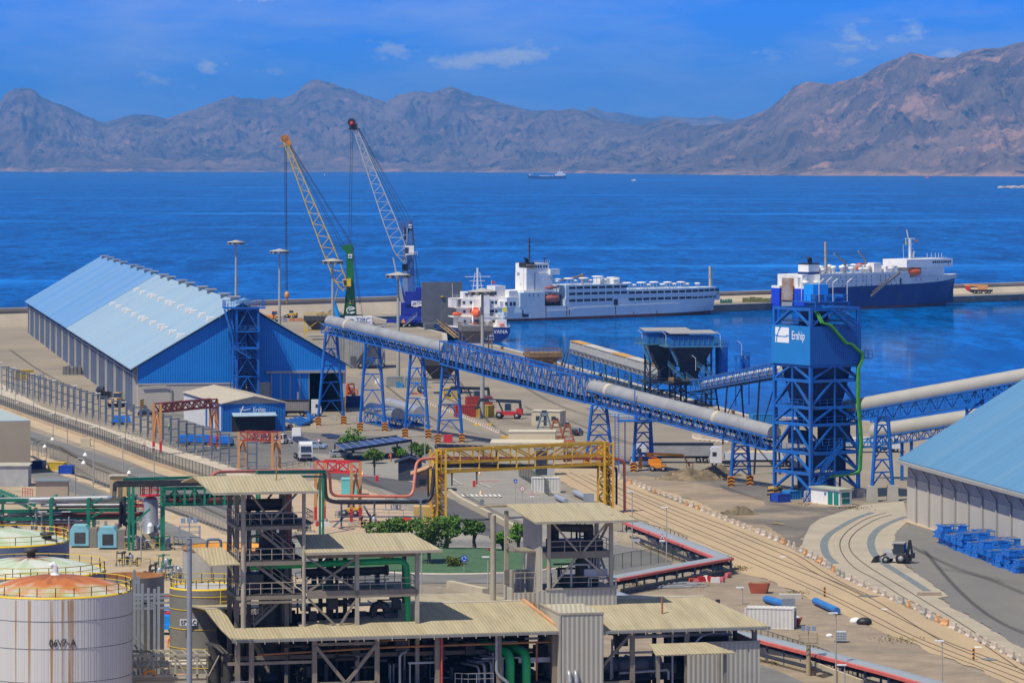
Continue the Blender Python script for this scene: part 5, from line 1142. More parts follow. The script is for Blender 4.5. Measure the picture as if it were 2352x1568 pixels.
def tanker():
 o=Vector(P(1214,411,FPX*(CH-SEA)/(411-HY)));o.z=SEA;k=o.y/FPX
 t=thing('tanker','distant navy tanker with a white bridge at its stern out in the bay','ship',o)
 T=lambda:MB().at(o,R(4))
 f=T();L=86*k;f.ext([(0,0,0),(L,0,0),(L,0,8*k),(L*.83,0,6*k),(L*.15,0,6*k),(-1*k,0,8.5*k)],(0,20,0));make(f,'hull',hull_navy,t)
 f=T();f.b(L*.72,L*.99,2,18,7*k,12*k);f.b(L*.78,L*.92,2,18,12*k,17*k);f.b(L*.01,L*.06,5,15,8*k,11*k);f.bar((L*.84,9,17*k),(L*.84,9,22*k),1.2);f.bar((L*.1,9,8*k),(L*.1,9,16*k),1);make(f,'superstructure',ship_white,t)
 f=T()
 for u in (.3,.36,.42,.48,.54,.62):f.b(L*u,L*(u+.04),6,12,6*k,(8+3*((u*50)%2>1))*k)
 make(f,'deck_gear',ship_white,t)
 for x,y,nm,lb,m_ in ((1456,416,'launch','tiny dark launch far out in the bay beyond the pale blue ship',ship_white),(2130,410,'launch','tiny red boat close under the steep hillside',lifeboat_o),(745,403,'sailing_boat','tiny white sailing boat close to the far shore between the two cranes',ship_white)):
  d=FPX*(CH-SEA)/(y-HY);c=P(x,y,d);c.z=SEA;k=d/FPX;mb=MB().at(c,.1)
  if nm=='launch':boat(mb,(0,0,1.2*k),11*k,3*k,2.6*k);mb.b(-1*k,2*k,-1*k,1*k,2*k,4.6*k)
  else:boat(mb,(0,0,.5*k),3*k,1*k,1*k);mb.ext([(0,0,1*k),(1.6*k,0,1*k),(0,0,5.5*k)],(0,.05*k,0))
  solo(mb,nm,m_,lb,'boat',c)
 c=G(2330,432,SEA);mb=MB();k=c.y/FPX
 for i in range(14):mb.sphere((c.x+(i-6)*5*k+rnd.uniform(-2,2),c.y+rnd.uniform(0,30),SEA),(5+rnd.random()*3)*k,7,5,(1.3,1,.7+.3*rnd.random()))
 solo(mb,'rock_islet',mat('pale_islet_rock',(.42,.35,.28),.9,var=.3,scale=.05),'low pale rocky islet in the sea below the steep hillside','rock',c)
tanker()
crane_green=mat('crane_green',(.012,.14,.035),.45,var=.1,scale=.4)
crane_blue=mat('crane_slate_blue',(.055,.13,.33),.45,var=.1,scale=.3,dirt=(.09,.17,.36),dirtscale=.3)
crane_navy=mat('crane_navy',(.012,.03,.30),.45,var=.12)
boom_yellow=mat('boom_yellow',(.62,.42,.015),.5,var=.12)
boom_grey=mat('boom_grey',(.42,.43,.42),.5,var=.1)
cable_m=mat('steel_cable',(.03,.035,.045),.6)
def boom(mb,a,b,w0,w1,wt,n=26,ch=.28,br=.16):
 "four-chord lattice jib, slim at the foot and at the head"
 a,b=Vector(a),Vector(b);d=b-a;u=Vector((0,1,0));v=d.cross(u).normalized()
 def wid(k):return w0+(w1-w0)*k/.08 if k<.08 else w1+(wt-w1)*((k-.3)/.7 if k>.3 else 0)
 def pt(k,su,sv):w=wid(k)/2;return a+d*k+u*su*w*.75+v*sv*w
 for i in range(n):
  k0,k1=i/n,(i+1)/n
  for su in (-1,1):
   for sv in (-1,1):mb.bar(pt(k0,su,sv),pt(k1,su,sv),ch)
   s_=1 if i%2 else -1
   mb.bar(pt(k0,su,-s_),pt(k1,su,s_),br)
  mb.bar(pt(k0,-1,1),pt(k1,1,1),br);mb.bar(pt(k0,1,-1),pt(k1,-1,-1),br)
def panel_logo(t,o,xd,w,h,word,size,blue=(.02,.07,.30)):
 "white board with a blue folded-ribbon mark and a word"
 o=Vector(o);xd=Vector(xd).normalized();n=xd.cross(Vector((0,0,1)));up=Vector((0,0,1))
 lb=mat('logo_blue',blue,.5)
 mb=MB();mb.ext([o,o+xd*w,o+xd*w+up*h,o+up*h],n*.06);q=make(mb,'sign_board',letter_white,t)
 mb=MB();e=n*.10;c=o+xd*w*.07+up*h*.18+e;k=h*.62
 for (x0,z0,x1,z1,x2,z2,x3,z3)in ((.0,.85,1.1,.85,1.35,.62,.25,.62),(1.08,.62,1.35,.62,1.1,.25,.83,.25),(.1,.35,.95,.35,.75,.12,-.1,.12)):
  mb.ext([c+xd*x*k+up*z*k for x,z in ((x0,z0),(x1,z1),(x2,z2),(x3,z3))],n*.03)
 sub(mb,'logo',lb,q)
 if word:
  mb=text(word,size,lb,None,o+xd*w*.40+up*h*.28+e,xd);sub(mb,'lettering',lb,q)
def green_crane():
 d=1334;o=P(812,748,d);o.z=0;t=thing('harbour_crane','green harbour crane with a yellow lattice boom and a hanging hook','crane',o)
 q=lambda x,y,dd=0:P(x,y,d+dd)
 f=MB()
 def sect(pts,dy):f.ext([q(x,y)for x,y in pts],(0,dy,0))
 f.ext([q(*p)for p in ((789,723),(818,723),(813.5,662),(795,662))],(0,5,0));f.ext([q(*p)for p in ((796,661),(813,661),(810,561),(800,561),(783,566),(784,571),(793,578),(795,586))],(0,3.6,0))
 make(f,'tower',crane_green,t)
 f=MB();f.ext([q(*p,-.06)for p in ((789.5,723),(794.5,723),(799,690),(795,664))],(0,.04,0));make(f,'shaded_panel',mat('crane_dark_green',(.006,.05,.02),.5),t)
 f=MB();c=q(790,726);f.b(c.x-1.5,c.x+6,c.y+1,c.y+8,1.6,3.6);f.b(c.x-6,c.x+7,c.y-2,c.y+7,.6,1.6);make(f,'carriage',mat('crane_dark_green',(.006,.05,.02),.5),t)
 for sx_ in (-8,9):
  for sy_ in (-6,8):f=MB();f.b(c.x+sx_-1.4,c.x+sx_+1.4,c.y+sy_-1.4,c.y+sy_+1.4,0,.9);make(f,'outrigger_pad',steel_grey,t)
 f=MB();boom(f,q(792,667,-1),q(656,327,-1),1.2,4.0,1.2);make(f,'boom',boom_yellow,t,split=False)
 f=MB();f.ext([q(*p,-3)for p in ((786,642),(806,640),(806,658),(789,657))],(0,3,0));k=make(f,'operator_cabin',boom_yellow,t)
 f=MB();f.ext([q(*p,-3.1)for p in ((788,644),(796,643.5),(796,655),(790,655))],(0,.06,0));sub(f,'window',glass_dark,k)
 f=MB();c=q(655,319,-1)
 f.M=Matrix.Translation(c)@Matrix.Rotation(R(90),4,'X');f.lathe((0,0,-.5),[(.5,0),(1.2,.1),(1.2,.0),(1.5,0),(1.5,1),(1.2,1),(1.2,.9),(.5,1)],16,smooth=False);[f.bar((0,0,k_),(1.4*math.cos(a_*.7854),1.4*math.sin(a_*.7854),k_),.16)for a_ in range(8)for k_ in (-.52,.52)];f.M=Matrix();c2=q(664,329,-1.2);f.M=Matrix.Translation(c2)@Matrix.Rotation(R(90),4,'X');f.lathe((0,0,-.5),[(0,0),(.9,0),(.9,1),(0,1)],12,smooth=False);f.M=Matrix()
 f.bar(q(640,336,-1),q(660,335,-1),.3);make(f,'head_sheave',mat('sheave_orange',(.55,.22,.03),.6,var=.3),t,split=False)
 f=MB()
 for dx,yy in ((0,675),(3.4,675),(5.4,675)):f.bar(q(653+dx*.9,337,-1),q(657+dx*.6,yy,-1),.16)
 for (x,y,x2,y2)in ((662,334,786,566),(664,334,792,565),(665,333,806,561),(667,333,809,560),(809,566,826,700),(811,566,834,735)):f.bar(q(x,y),q(x2,y2),.16)
 make(f,'cable',cable_m,t,split=False)
 f=MB();c=q(659,678,-1);f.sphere((c.x,c.y,c.z),1.1,10,6,(.8,.8,1.3));f.path([c+Vector((0,0,-1.2)),c+Vector((.5,0,-2)),c+Vector((0,0,-2.8)),c+Vector((-.5,0,-2.2))],.22,6);make(f,'hook_block',mat('sheave_orange',(.55,.22,.03)),t,split=False)
 f=MB();f.bar(q(778,655,-1),q(767,700),.35);make(f,'strut',steel_grey,t)
 f=MB();f.tube(q(765,690),q(778,733),.8,8);make(f,'luffing_cylinder',mat('bright_blue_panel',(.01,.30,.80),.4),t)
 panel_logo(t,q(799.5,593,-.2),(1,0,0),1.4,1.4,'',1)
 f=text('22',2.0,yellow_p,None,q(801,698,-.2),(1,0,0));make(f,'number',yellow_p,t)
 f=MB()
 for k_ in range(10):a0,a1=.5+k_*.52,.5+(k_+1)*.52;c=q(806,712,-.25);f.bar(c+Vector((1.5*math.cos(a0),0,1.1*math.sin(a0))),c+Vector((1.5*math.cos(a1),0,1.1*math.sin(a1))),.06,.35)
 f.bar(q(801,711,-.25),q(813,709,-.25),.06,.4);f.bar(q(798,719,-.25),q(812,716,-.25),.06,.35);make(f,'emblem',letter_white,t,split=False)
green_crane()
def blue_crane():
 d=1327;o=P(948,750,d);o.z=0;t=thing('harbour_crane','slate blue harbour crane with a tall grey lattice boom and a white cabin','crane',o)
 q=lambda x,y,dd=0:P(x,y,d+dd)
 f=MB();f.ext([q(*p)for p in ((937,520),(947,507),(952.5,690),(935,690))],(0,4.2,0));f.ext([q(*p)for p in ((917,511),(937,506),(946.5,507),(937,540),(926,532),(917,523))],(0,3.8,0));make(f,'tower',crane_blue,t)
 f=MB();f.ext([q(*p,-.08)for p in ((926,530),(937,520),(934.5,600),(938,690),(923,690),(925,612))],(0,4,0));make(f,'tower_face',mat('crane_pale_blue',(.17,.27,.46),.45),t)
 f=MB();f.ext([q(*p,-.14)for p in ((928,523),(933,523),(933,538),(928,538))],(0,.06,0));f.ext([q(*p,-.14)for p in ((928,541),(933,541),(933,550),(928,550))],(0,.06,0));f.ext([q(*p,-.14)for p in ((923,606),(937,606),(937,622),(924,622))],(0,.06,0));make(f,'hatch',ship_dark,t)
 f=MB();boom(f,q(930,601,-1.5),q(816,296,-1.5),1.2,4.4,1.3,30);make(f,'boom',boom_grey,t,split=False)
 f=MB();c=q(809,288,-1.5);f.b(c.x-1,c.x+1.8,c.y-1,c.y+1,c.z-1.6,c.z+.6);f.M=Matrix.Translation(c+Vector((-.2,.5,1)))@Matrix.Rotation(R(90),4,'X');f.lathe((0,0,0),[(.4,0),(1.1,.15),(1.1,0),(1.4,0),(1.4,1),(0,1)],14,smooth=False);f.M=Matrix();f.bar(q(800,297,-1.5),q(815,296,-1.5),.25);make(f,'head_sheave',mat('dark_sheave',(.035,.03,.03),.6),t,split=False)
 f=MB();c=q(808,284,-3);f.sphere((c.x,c.y,c.z),.7,8,5);make(f,'warning_light',mat('red_beacon',(.6,.03,.03),.4),t)
 f=MB()
 for (x,y,x2,y2)in ((806,300,801,560),(810,300,806,560),(820,298,920,509),(822,296,927,507),(824,294,935,506),(822,293,945,507),(947,515,952,690),(948,520,962,690),(947,530,968,690)):f.bar(q(x,y),q(x2,y2),.15)
 make(f,'cable',cable_m,t,split=False)
 f=MB();c=q(935,572,-4.4);f.b(c.x-.6,c.x+2.4,c.y-1.6,c.y+1.6,c.z-2.0,c.z+1.1);k=make(f,'operator_cabin',ship_white,t)
 f=MB();f.b(c.x-.66,c.x+.6,c.y-1.7,c.y-1.6,c.z-1.4,c.z+.6);sub(f,'window',glass_dark,k);f=MB();f.rail([(c.x+.6,c.y-1.8,c.z-2),(c.x+3.6,c.y-1.8,c.z-2)],1.1,.08,.7);sub(f,'balcony',ship_white,k)
 f=MB();f.bar(q(903,592,-1.5),q(924,700,-1),.5);f.bar(q(916,640,-1),q(929,708,-1),.4);make(f,'strut',boom_grey,t)
 f=MB();c=q(958,690);f.b(c.x-4.2,c.x+4.4,c.y-3,c.y+5,8.6-.8,12.2);f.b(c.x-.4,c.x+4,c.y-2,c.y+4,12.2,13.5);f.b(c.x-4.4,c.x+3.6,c.y-3.1,c.y+5,4.2,6.6);f.b(c.x-5.6,c.x-1.4,c.y-2,c.y+4,4,8.4);f.b(c.x+.5,c.x+4.6,c.y-2,c.y+4,4,8.4);make(f,'machine_house',crane_navy,t)
 f=MB();c=o;f.taper(c.x-5.2,c.x+5.2,c.y-4,c.y+4,.9,4.0,1,.6);f.b(c.x-9,c.x+8,c.y-5,c.y-3.4,1.5,2.4);f.b(c.x-9,c.x+8,c.y+4,c.y+5.6,1.5,2.4);make(f,'carriage',crane_navy,t)
 for sx_ in (-10,-6,6,9):
  f=MB();f.b(c.x+sx_-1.2,c.x+sx_+1.2,c.y-6,c.y-3.6,0,.5);f.bar((c.x+sx_,c.y-4.8,.4),(c.x+sx_,c.y-4.6,1.8),.4);make(f,'outrigger_pad',steel_grey,t)
 for k_ in range(5):f=MB();f.M=Matrix.Translation(Vector((c.x-4+k_*2,c.y-4.1,.75)))@Matrix.Rotation(R(90),4,'X');f.lathe((0,0,-.3),[(0,0),(.75,0),(.75,.6),(0,.6)],12);make(f,'wheel',black_p,t)
 f=MB();f.stair((c.x-3.2,c.y-5.2,.2),(c.x+1.6,c.y-5.2,4.2));make(f,'stair',steel_grey,t)
 panel_logo(t,q(945,703,-3.3),(1,0,0),4.4,1.75,'TMC',1.5)
 panel_logo(t,q(938.5,524,-.3),(1,0,0),1.1,1.3,'',1)
 f=MB();c=q(926,737,-5);f.ext([c+Vector((-.8,0,-.6)),c+Vector((.8,0,-.6)),c+Vector((0,0,.9))],(0,-.05,0));make(f,'warning_sign',orange_p,t)
blue_crane()
def light_masts():
 t=thing('light_mast','x','light mast',(0,0,0),'tall floodlight masts on the quay')
 f=MB();f.tube((0,0,0),(0,0,28.2),.55,10,.28);make(f,'pole',mat('mast_grey',(.36,.35,.31),.6),t)
 f=MB();f.lathe((0,0,28),[(.3,.9),(1.2,.6),(3.2,.25),(3.3,.05),(.3,0)],14);make(f,'ring',mat('mast_grey',(.36,.35,.31)),t)
 for k in range(10):
  an=k*.628;f=MB().at((2.75*math.cos(an),2.75*math.sin(an),27.75),an);f.b(-.35,.45,-.4,.4,-.42,.2);make(f,'floodlight',mat('lamp_grey',(.20,.19,.17),.5),t)
 spots=[(542,1379,'slim floodlight mast rising behind the ridge of the long blue warehouse'),(642,1241,'floodlight mast standing near the hanging crane hook'),(764,1118,'floodlight mast in front of the yellow boom of the green crane'),(914.5,980,'floodlight mast in front of the slate blue crane'),(1108,854.5,'floodlight mast standing between the red containers and the long blue conveyor')]
 for i,(x,d,lb)in enumerate(spots):
  c=Vector(((x-CX)*d/FPX,d,0))
  if i==0:place(t,c);t['label']=lb
  else:dup(t,c,i*.3,lb)
light_masts()
def sea_wall():
 xs=[-900,-48,-47.9,700]
 t=thing('breakwater_wall','long pale concrete breakwater wall running behind the ships','sea wall',(0,WL(0),0))
 f=MB()
 for x0,x1,h in ((-900,-20,6.3),(-20,700,4.0)):
  vs=[]
  for x in (x0,x1):
   y=WL(x);vs+=[(x,y-5.5,0),(x,y+.4,h-1.2),(x,y-.5,h-1.1),(x,y-.5,h),(x,y+3,h),(x,y+3,-4)]  # lower face leant back on purpose so that it catches the sun
  f.add(vs,[(i,(i+1)%6,6+(i+1)%6,6+i)for i in range(6)]+[(5,4,3,2,1,0),(6,7,8,9,10,11)])
 make(f,'wall',mat('sea_wall_concrete',(.46,.39,.29),.9,var=.1,scale=.05,dirt=(.36,.305,.23),dirtscale=.03,stretch=(1,1,.5)),t,split=False)
sea_wall()
# ---------------------------------------------------------------- process plant in front: open steel frames under ribbed roofs
PA=R(12.5);PO=Vector((-27.7,383,0));PX=Vector((math.cos(PA),math.sin(PA),0));PY=Vector((-PX.y,PX.x,0))
def PT():return MB().at(PO,PA)
def pl(x,y,c):
 "sheet position -> (along, height) on the plane c metres behind the front eave"
 q=HIT(x,y,PO+PY*c,PY);return (q-PO).dot(PX),q.z
roof_beige=mat('beige_ribbed_roof',(.385,.325,.20),.7,var=.14,scale=1.2,uvn=True,stretch=(1,.12,1),dirt=(.27,.225,.14),dirtscale=.5,col2=(.44,.39,.27),mix=(.5,.8),rib=.36,ribamt=.22,ribbump=.35)
clad_grey=mat('grey_ribbed_cladding_panel',(.46,.43,.34),.6,var=.06,scale=.2,dirt=(.34,.32,.26),dirtscale=.2,rib=.5,ribamt=.4,ribbump=.5)
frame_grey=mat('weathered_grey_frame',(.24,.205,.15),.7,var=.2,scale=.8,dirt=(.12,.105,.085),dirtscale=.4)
frame_lit=mat('lit_grey_frame',(.37,.325,.24),.7,var=.15,scale=.8)  # paler copy of the frame steel, tone of sunlit members
frame_dark=mat('dark_frame',(.06,.055,.047),.8,var=.3,scale=.8)  # near-black frame tone; shade under the roofs put into the colour
equip_dark=mat('dark_equipment',(.045,.043,.04),.6,var=.4,scale=.5,dirt=(.09,.08,.07),dirtscale=.3)
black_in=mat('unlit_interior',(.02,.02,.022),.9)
pipe_grey=mat('grey_insulated_pipe',(.32,.33,.34),.4,metal=.3,var=.12,scale=1)
pipe_green=mat('bright_green_pipe',(.02,.36,.10),.35,var=.08,scale=.5)
pipe_rust=mat('rusty_orange_pipe',(.34,.15,.05),.7,var=.25,scale=1)
pipe_red=mat('red_pipe',(.38,.06,.045),.5,var=.15)
pipe_salmon=mat('faded_red_pipe',(.56,.16,.10),.5,var=.12,scale=.8,dirt=(.60,.26,.19),dirtscale=.5)
pipe_black=mat('black_lagged_pipe',(.028,.028,.030),.45,var=.4,scale=1.5)
rack_green=mat('rack_green_steel',(.012,.17,.095),.5,var=.2,scale=.8)
slate_steel=mat('slate_blue_grey_steel',(.125,.16,.205),.55,var=.15,scale=.8)
galv_beam=mat('galvanised_beam',(.36,.39,.43),.45,metal=.3,var=.12)
yellow_rail=mat('yellow_handrail',(.66,.45,.03),.5,var=.1)
def roof_sheet(mb,a,b,c,d,t=.1):mb.ext([a,b,c,d],(0,0,-t))
def gridfill(mb,rs,x0,x1,y0,y1,z0,z1,n,kinds='xyzb',rr=(.08,.3)):
 "tangle of pipes, vessels and small casings filling a bay"
 for i in range(n):
  k=rs.choice(kinds);x=rs.uniform(x0,x1);y=rs.uniform(y0,y1);z=rs.uniform(z0,z1);r=rs.uniform(*rr)
  if k=='x':mb.tube((x,y,z),(min(x1,x+rs.uniform(1.5,6)),y,z),r,7)
  elif k=='y':mb.tube((x,y,z),(x,min(y1,y+rs.uniform(1.5,5)),z),r,7)
  elif k=='z':mb.tube((x,y,z0),(x,y,z),r,7)
  else:mb.box((x,y,z),(rs.uniform(.4,1.6),rs.uniform(.4,1.4),rs.uniform(.3,1.4)))
def low_hall():
 t=thing('process_hall','low open process hall with wide beige ribbed roofs and dark machinery inside','plant building',PO)
 ze,zr,yr,yb=9.3,11.15,11.0,26.0
 xL0,xL1=-.3,33.6
 f=PT()
 def zf(y):return ze+(zr-ze)*y/yr
 f.ext([(xL0,0,ze),(xL1,0,ze),(xL1,3.9,zf(3.9)),(xL0-.6,3.9,zf(3.9))],(0,0,-.12))
 f.ext([(7.2,3.92,zf(3.92)),(xL1,3.92,zf(3.92)),(xL1-1.6,yr,zr),(17.6,yr,zr),(17.4,7.5,zf(7.5)),(7.2,5.4,zf(5.4))],(0,0,-.12))
 f.ext([(xL0-.6,3.92,zf(3.92)),(.55,3.92,zf(3.92)),(.35,yr,zr),(xL0-1.2,yr,zr)],(0,0,-.12))
 f.ext([(xL0-1.2,yr+.02,zr),(xL1-1.6,yr+.02,zr),(xL1-3,yb,10.4),(xL0-3.0,yb,10.4)],(0,0,-.12))
 make(f,'roof',roof_beige,t,split=False)
 xR0,xR1=37.6,55.6
 f=PT();f.ext([(xR0,0,ze-.1),(xR1,0,ze-.1),(xR1-4.0,yr,zr),(xR0,yr,zr)],(0,0,-.12));f.ext([(xR0,yr+.02,zr),(xR1-4.0,yr+.02,zr),(xR1-8,18,zr-.5),(xR0+.5,18,zr-.5)],(0,0,-.12));make(f,'roof',roof_beige,t,split=False)
 f=PT();f.b(xL0-1.2,.35,yr-.25,yr+.25,zr-.05,zr+.07);f.b(17.6,xL1-1.6,yr-.25,yr+.25,zr-.05,zr+.07);f.b(xR0,xR1-4.0,yr-.25,yr+.25,zr-.05,zr+.07);make(f,'ridge_cap',mat('pale_ridge_cap',(.5,.45,.34),.7),t)
 f=PT();f.b(xL0,xL1,-.32,-.02,ze-.32,ze-.06);f.b(xR0,xR1,-.32,-.02,ze-.42,ze-.16);make(f,'gutter',mat('grey_gutter',(.22,.22,.20),.6),t)
 f=PT()
 for i in range(24):x=xL0+.4+i*1.44;f.b(x-.05,x+.05,-.36,-.3,ze-.5,ze+.02)
 for i in range(13):x=xR0+.4+i*1.44;f.b(x-.05,x+.05,-.36,-.3,ze-.6,ze-.08)
 make(f,'gutter_bracket',frame_lit,t)
 f=PT();f.bar((xL1,0,ze+.1),(xL1-1.6,yr,zr+.1),.35,.25);f.bar((34.2,8.9,10.6),(xR0+.2,8.9,10.75),.3,.25);make(f,'flashing',mat('rust_pink_flashing',(.50,.27,.14),.8,var=.2),t)
 f=PT()
 cols=[(-.8+1.2,.9),(1.8,.9),(8.2,.9),(14.6,.9),(20.8,.9),(27.2,.9),(33.0,.9),(41.2,.9),(47.0,.9),(54.2,.9)]
 for x,y in cols:
  f.b(x-.24,x+.24,y-.2,y+.2,0,9.2)
 make(f,'column',frame_grey,t)
 f=PT()
 for x in (1.8,8.2,14.6,20.8,27.2,33,41.2,47,54):f.b(x-.2,x+.2,7.3,7.7,0,9.9);f.b(x-.2,x+.2,14,14.4,0,10.4);f.b(x-.12,x+.12,.9,14,8.6,8.9)
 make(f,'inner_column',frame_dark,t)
 f=PT()
 f.b(8.2,14.6,.9,1.1,8.3,8.6);f.bar((8.3,.8,8.3),(11.3,.8,4.6),.34);f.bar((14.5,.8,8.3),(11.5,.8,4.6),.34);f.b(8.2,14.6,.7,1.0,4.35,4.65)
 f.bar((37.8,.8,5.2),(41.1,.8,8.8),.3);f.b(37.6,41.2,.7,1.0,8.7,8.95);f.b(37.6,41.2,.7,1.0,3.6,3.9);f.b(37.6,41.2,.7,1.0,2.0,2.25)
 f.b(-.6,8,.8,1.0,6.6,6.9);f.b(-.6,33,6,6.3,6.4,6.8);f.b(.2,8,1,1.3,4.2,4.5)
 make(f,'bracing',frame_grey,t,split=False)
 f=PT();f.b(-.5,33.2,1.5,20,3.7,3.9);f.b(37,54,3,15,3.6,3.8);f.b(0,33,12.6,13,.2,10.2);f.b(37,47,15.5,15.8,.2,4.4);f.b(47,54,10,10.3,.2,8.4);make(f,'dark_backing',black_in,t)  # near-black slabs and panels added so the hall interior reads dark
 rs=random.Random(3)
 for (x0,x1,n)in ((0,8,16),(8,16,20),(16,24,20),(24,33,22),(37.6,46,20),(46,54,14)):
  f=PT();gridfill(f,rs,x0,x1,2.2,11,4,8.8,n);make(f,'machinery',equip_dark,t,split=False)  # bay filled in dark tones; interior shade is in the colour
  f=PT();gridfill(f,rs,x0+.5,x1-1,2,8,3.9,8.2,7,'xz',(.05,.14));make(f,'pipework',pipe_grey if x0>14 else frame_dark,t,split=False)
 f=PT();f.path([(2.5,1.6,7.5),(16,1.6,7.9),(33,1.6,8.0),(33.2,1.6,7.9)],.11,8);f.path([(14.9,1.4,8.6),(18,1.4,8.6),(18,1.4,7.9)],.06,6);f.path([(31.4,2,8),(31.4,2,4)],.12,6);make(f,'rusty_pipe',pipe_rust,t,split=False)
 f=PT();f.path([(21.2,.5,9.1),(21.2,.5,3)],.13,8);make(f,'red_pipe',pipe_red,t)
 f=PT()
 for x in (28.3,30.0):f.path([(x-1.2,9,7.3),(x-1.0,4.5,7.3),(x+.2,2.2,6.9),(x+.25,1.7,6),(x+.25,1.7,1.5)],.46,14,1.3)
 make(f,'green_pipe',pipe_green,t)
 f=PT()
 f.path([(26.9,.6,8.9),(26.9,.6,5),(28.2,.6,4),(28.2,.6,1)],.17,8,.5)
 for i,x in enumerate((25.4,26.0,26.7,27.4,27.9)):f.path([(x-1,6,6.5-.25*(4-i)),(x,2.2,6.6-.25*(4-i)),(x,2.2,1.5)],.13+.04*(i%2),8,.6)
 f.path([(17.0,1.2,2),(17.0,1.2,7.2),(17.8,1.8,7.4)],.14,8,.4);f.path([(18.2,2,1),(18.2,2,6.2)],.1,6);f.b(18,21,1.8,2.2,6.1,6.3);f.b(29.5,32.8,1.9,2.2,5.9,6.4)
 f.path([(34.2,-1.0,4.1),(34.2,-.6,5.2),(34.2,.5,5.2)],.24,8,.5);f.path([(34.9,-1.0,4.1),(34.9,-.6,5.2),(34.9,.5,5.2)],.24,8,.5);f.path([(34.2,-1.0,4.2),(34.2,-1.0,1)],.24,8);f.path([(34.9,-1.0,4.2),(34.9,-1.0,1)],.24,8)
 make(f,'grey_pipe',pipe_grey,t,split=False)
 f=PT();f.rail([(22.8,1.6,4.0),(24,.8,4.0),(26.6,.8,4.0)],1.1,.07,.7);f.rail([(-.3,.5,3.9),(1.6,.5,3.9)],1.1,.07,.6);make(f,'handrail',pipe_grey,t,split=False)
 f=PT()
 for x,z in ((38.4,6.6),(41.4,7.7)):pass
 f.tube((38.5,4,5.2),(45,4,5.2),.75,14);make(f,'horizontal_vessel',mat('blue_grey_vessel',(.10,.13,.17),.4),t)
 f=PT();f.path([(39.2,2,3.9),(39.2,2,6.6),(44,2,6.6),(44,2,4)],.12,8,.4);f.path([(40,1.5,4.6),(45.2,1.5,4.8),(45.2,1.5,3.8)],.14,8,.3);f.tube((41.4,2.4,8.2),(52,2.4,8.3),.22,8);f.tube((45.6,1.4,8.6),(45.6,1.4,3),.12,8);f.path([(47.6,.5,2),(47.6,.5,7.4),(48.4,.5,8.3),(50,1.5,8.5)],.13,8,.5);make(f,'grey_pipe',pipe_grey,t,split=False)
 f=PT();f.b(46.9,54.6,.3,.5,0,7.55);f.b(54.4,54.6,.5,12,0,7.55);make(f,'clad_wall',clad_grey,t)
 f=PT();f.b(51.2-1.2,51.2-.9,.22,.3,0,7.6);f.b(46.8,54.7,.2,.55,7.55,7.7);make(f,'wall_trim',frame_lit,t)
 f=PT();f.ext([(42.0,-5.6,7.3),(50.4,-5.6,7.3),(48.4,-1.4,7.9),(42.4,-1.4,7.9)],(0,0,-.12));make(f,'porch_roof',roof_beige,t)
 f=PT();f.b(42.3,42.6,-5,-4.7,0,7.2);f.b(49.3,49.6,-5,-4.7,0,7.2);make(f,'porch_post',frame_grey,t)
 f=PT();f.tube((45.5,5.2,10.1),(45.5,5.2,11.9),.1,6);f.tube((41.6,12.4,11),(41.6,12.4,12.6),.1,6);make(f,'vent_pipe',pipe_rust,t)
 f=PT()
 for x in (-2.6,-3.0):f.path([(x+2.2,2,7.6),(x+1.6,3,8.2),(x+1.0,6,8.2)],.16,8,.4)
 f.tube((-1.4,4.6,4.4),(-1.4,4.6,8.2),.65,12);f.tube((-.2,3.4,4.2),(-.2,3.4,7.4),.5,12);make(f,'vertical_vessel',equip_dark,t)
low_hall()
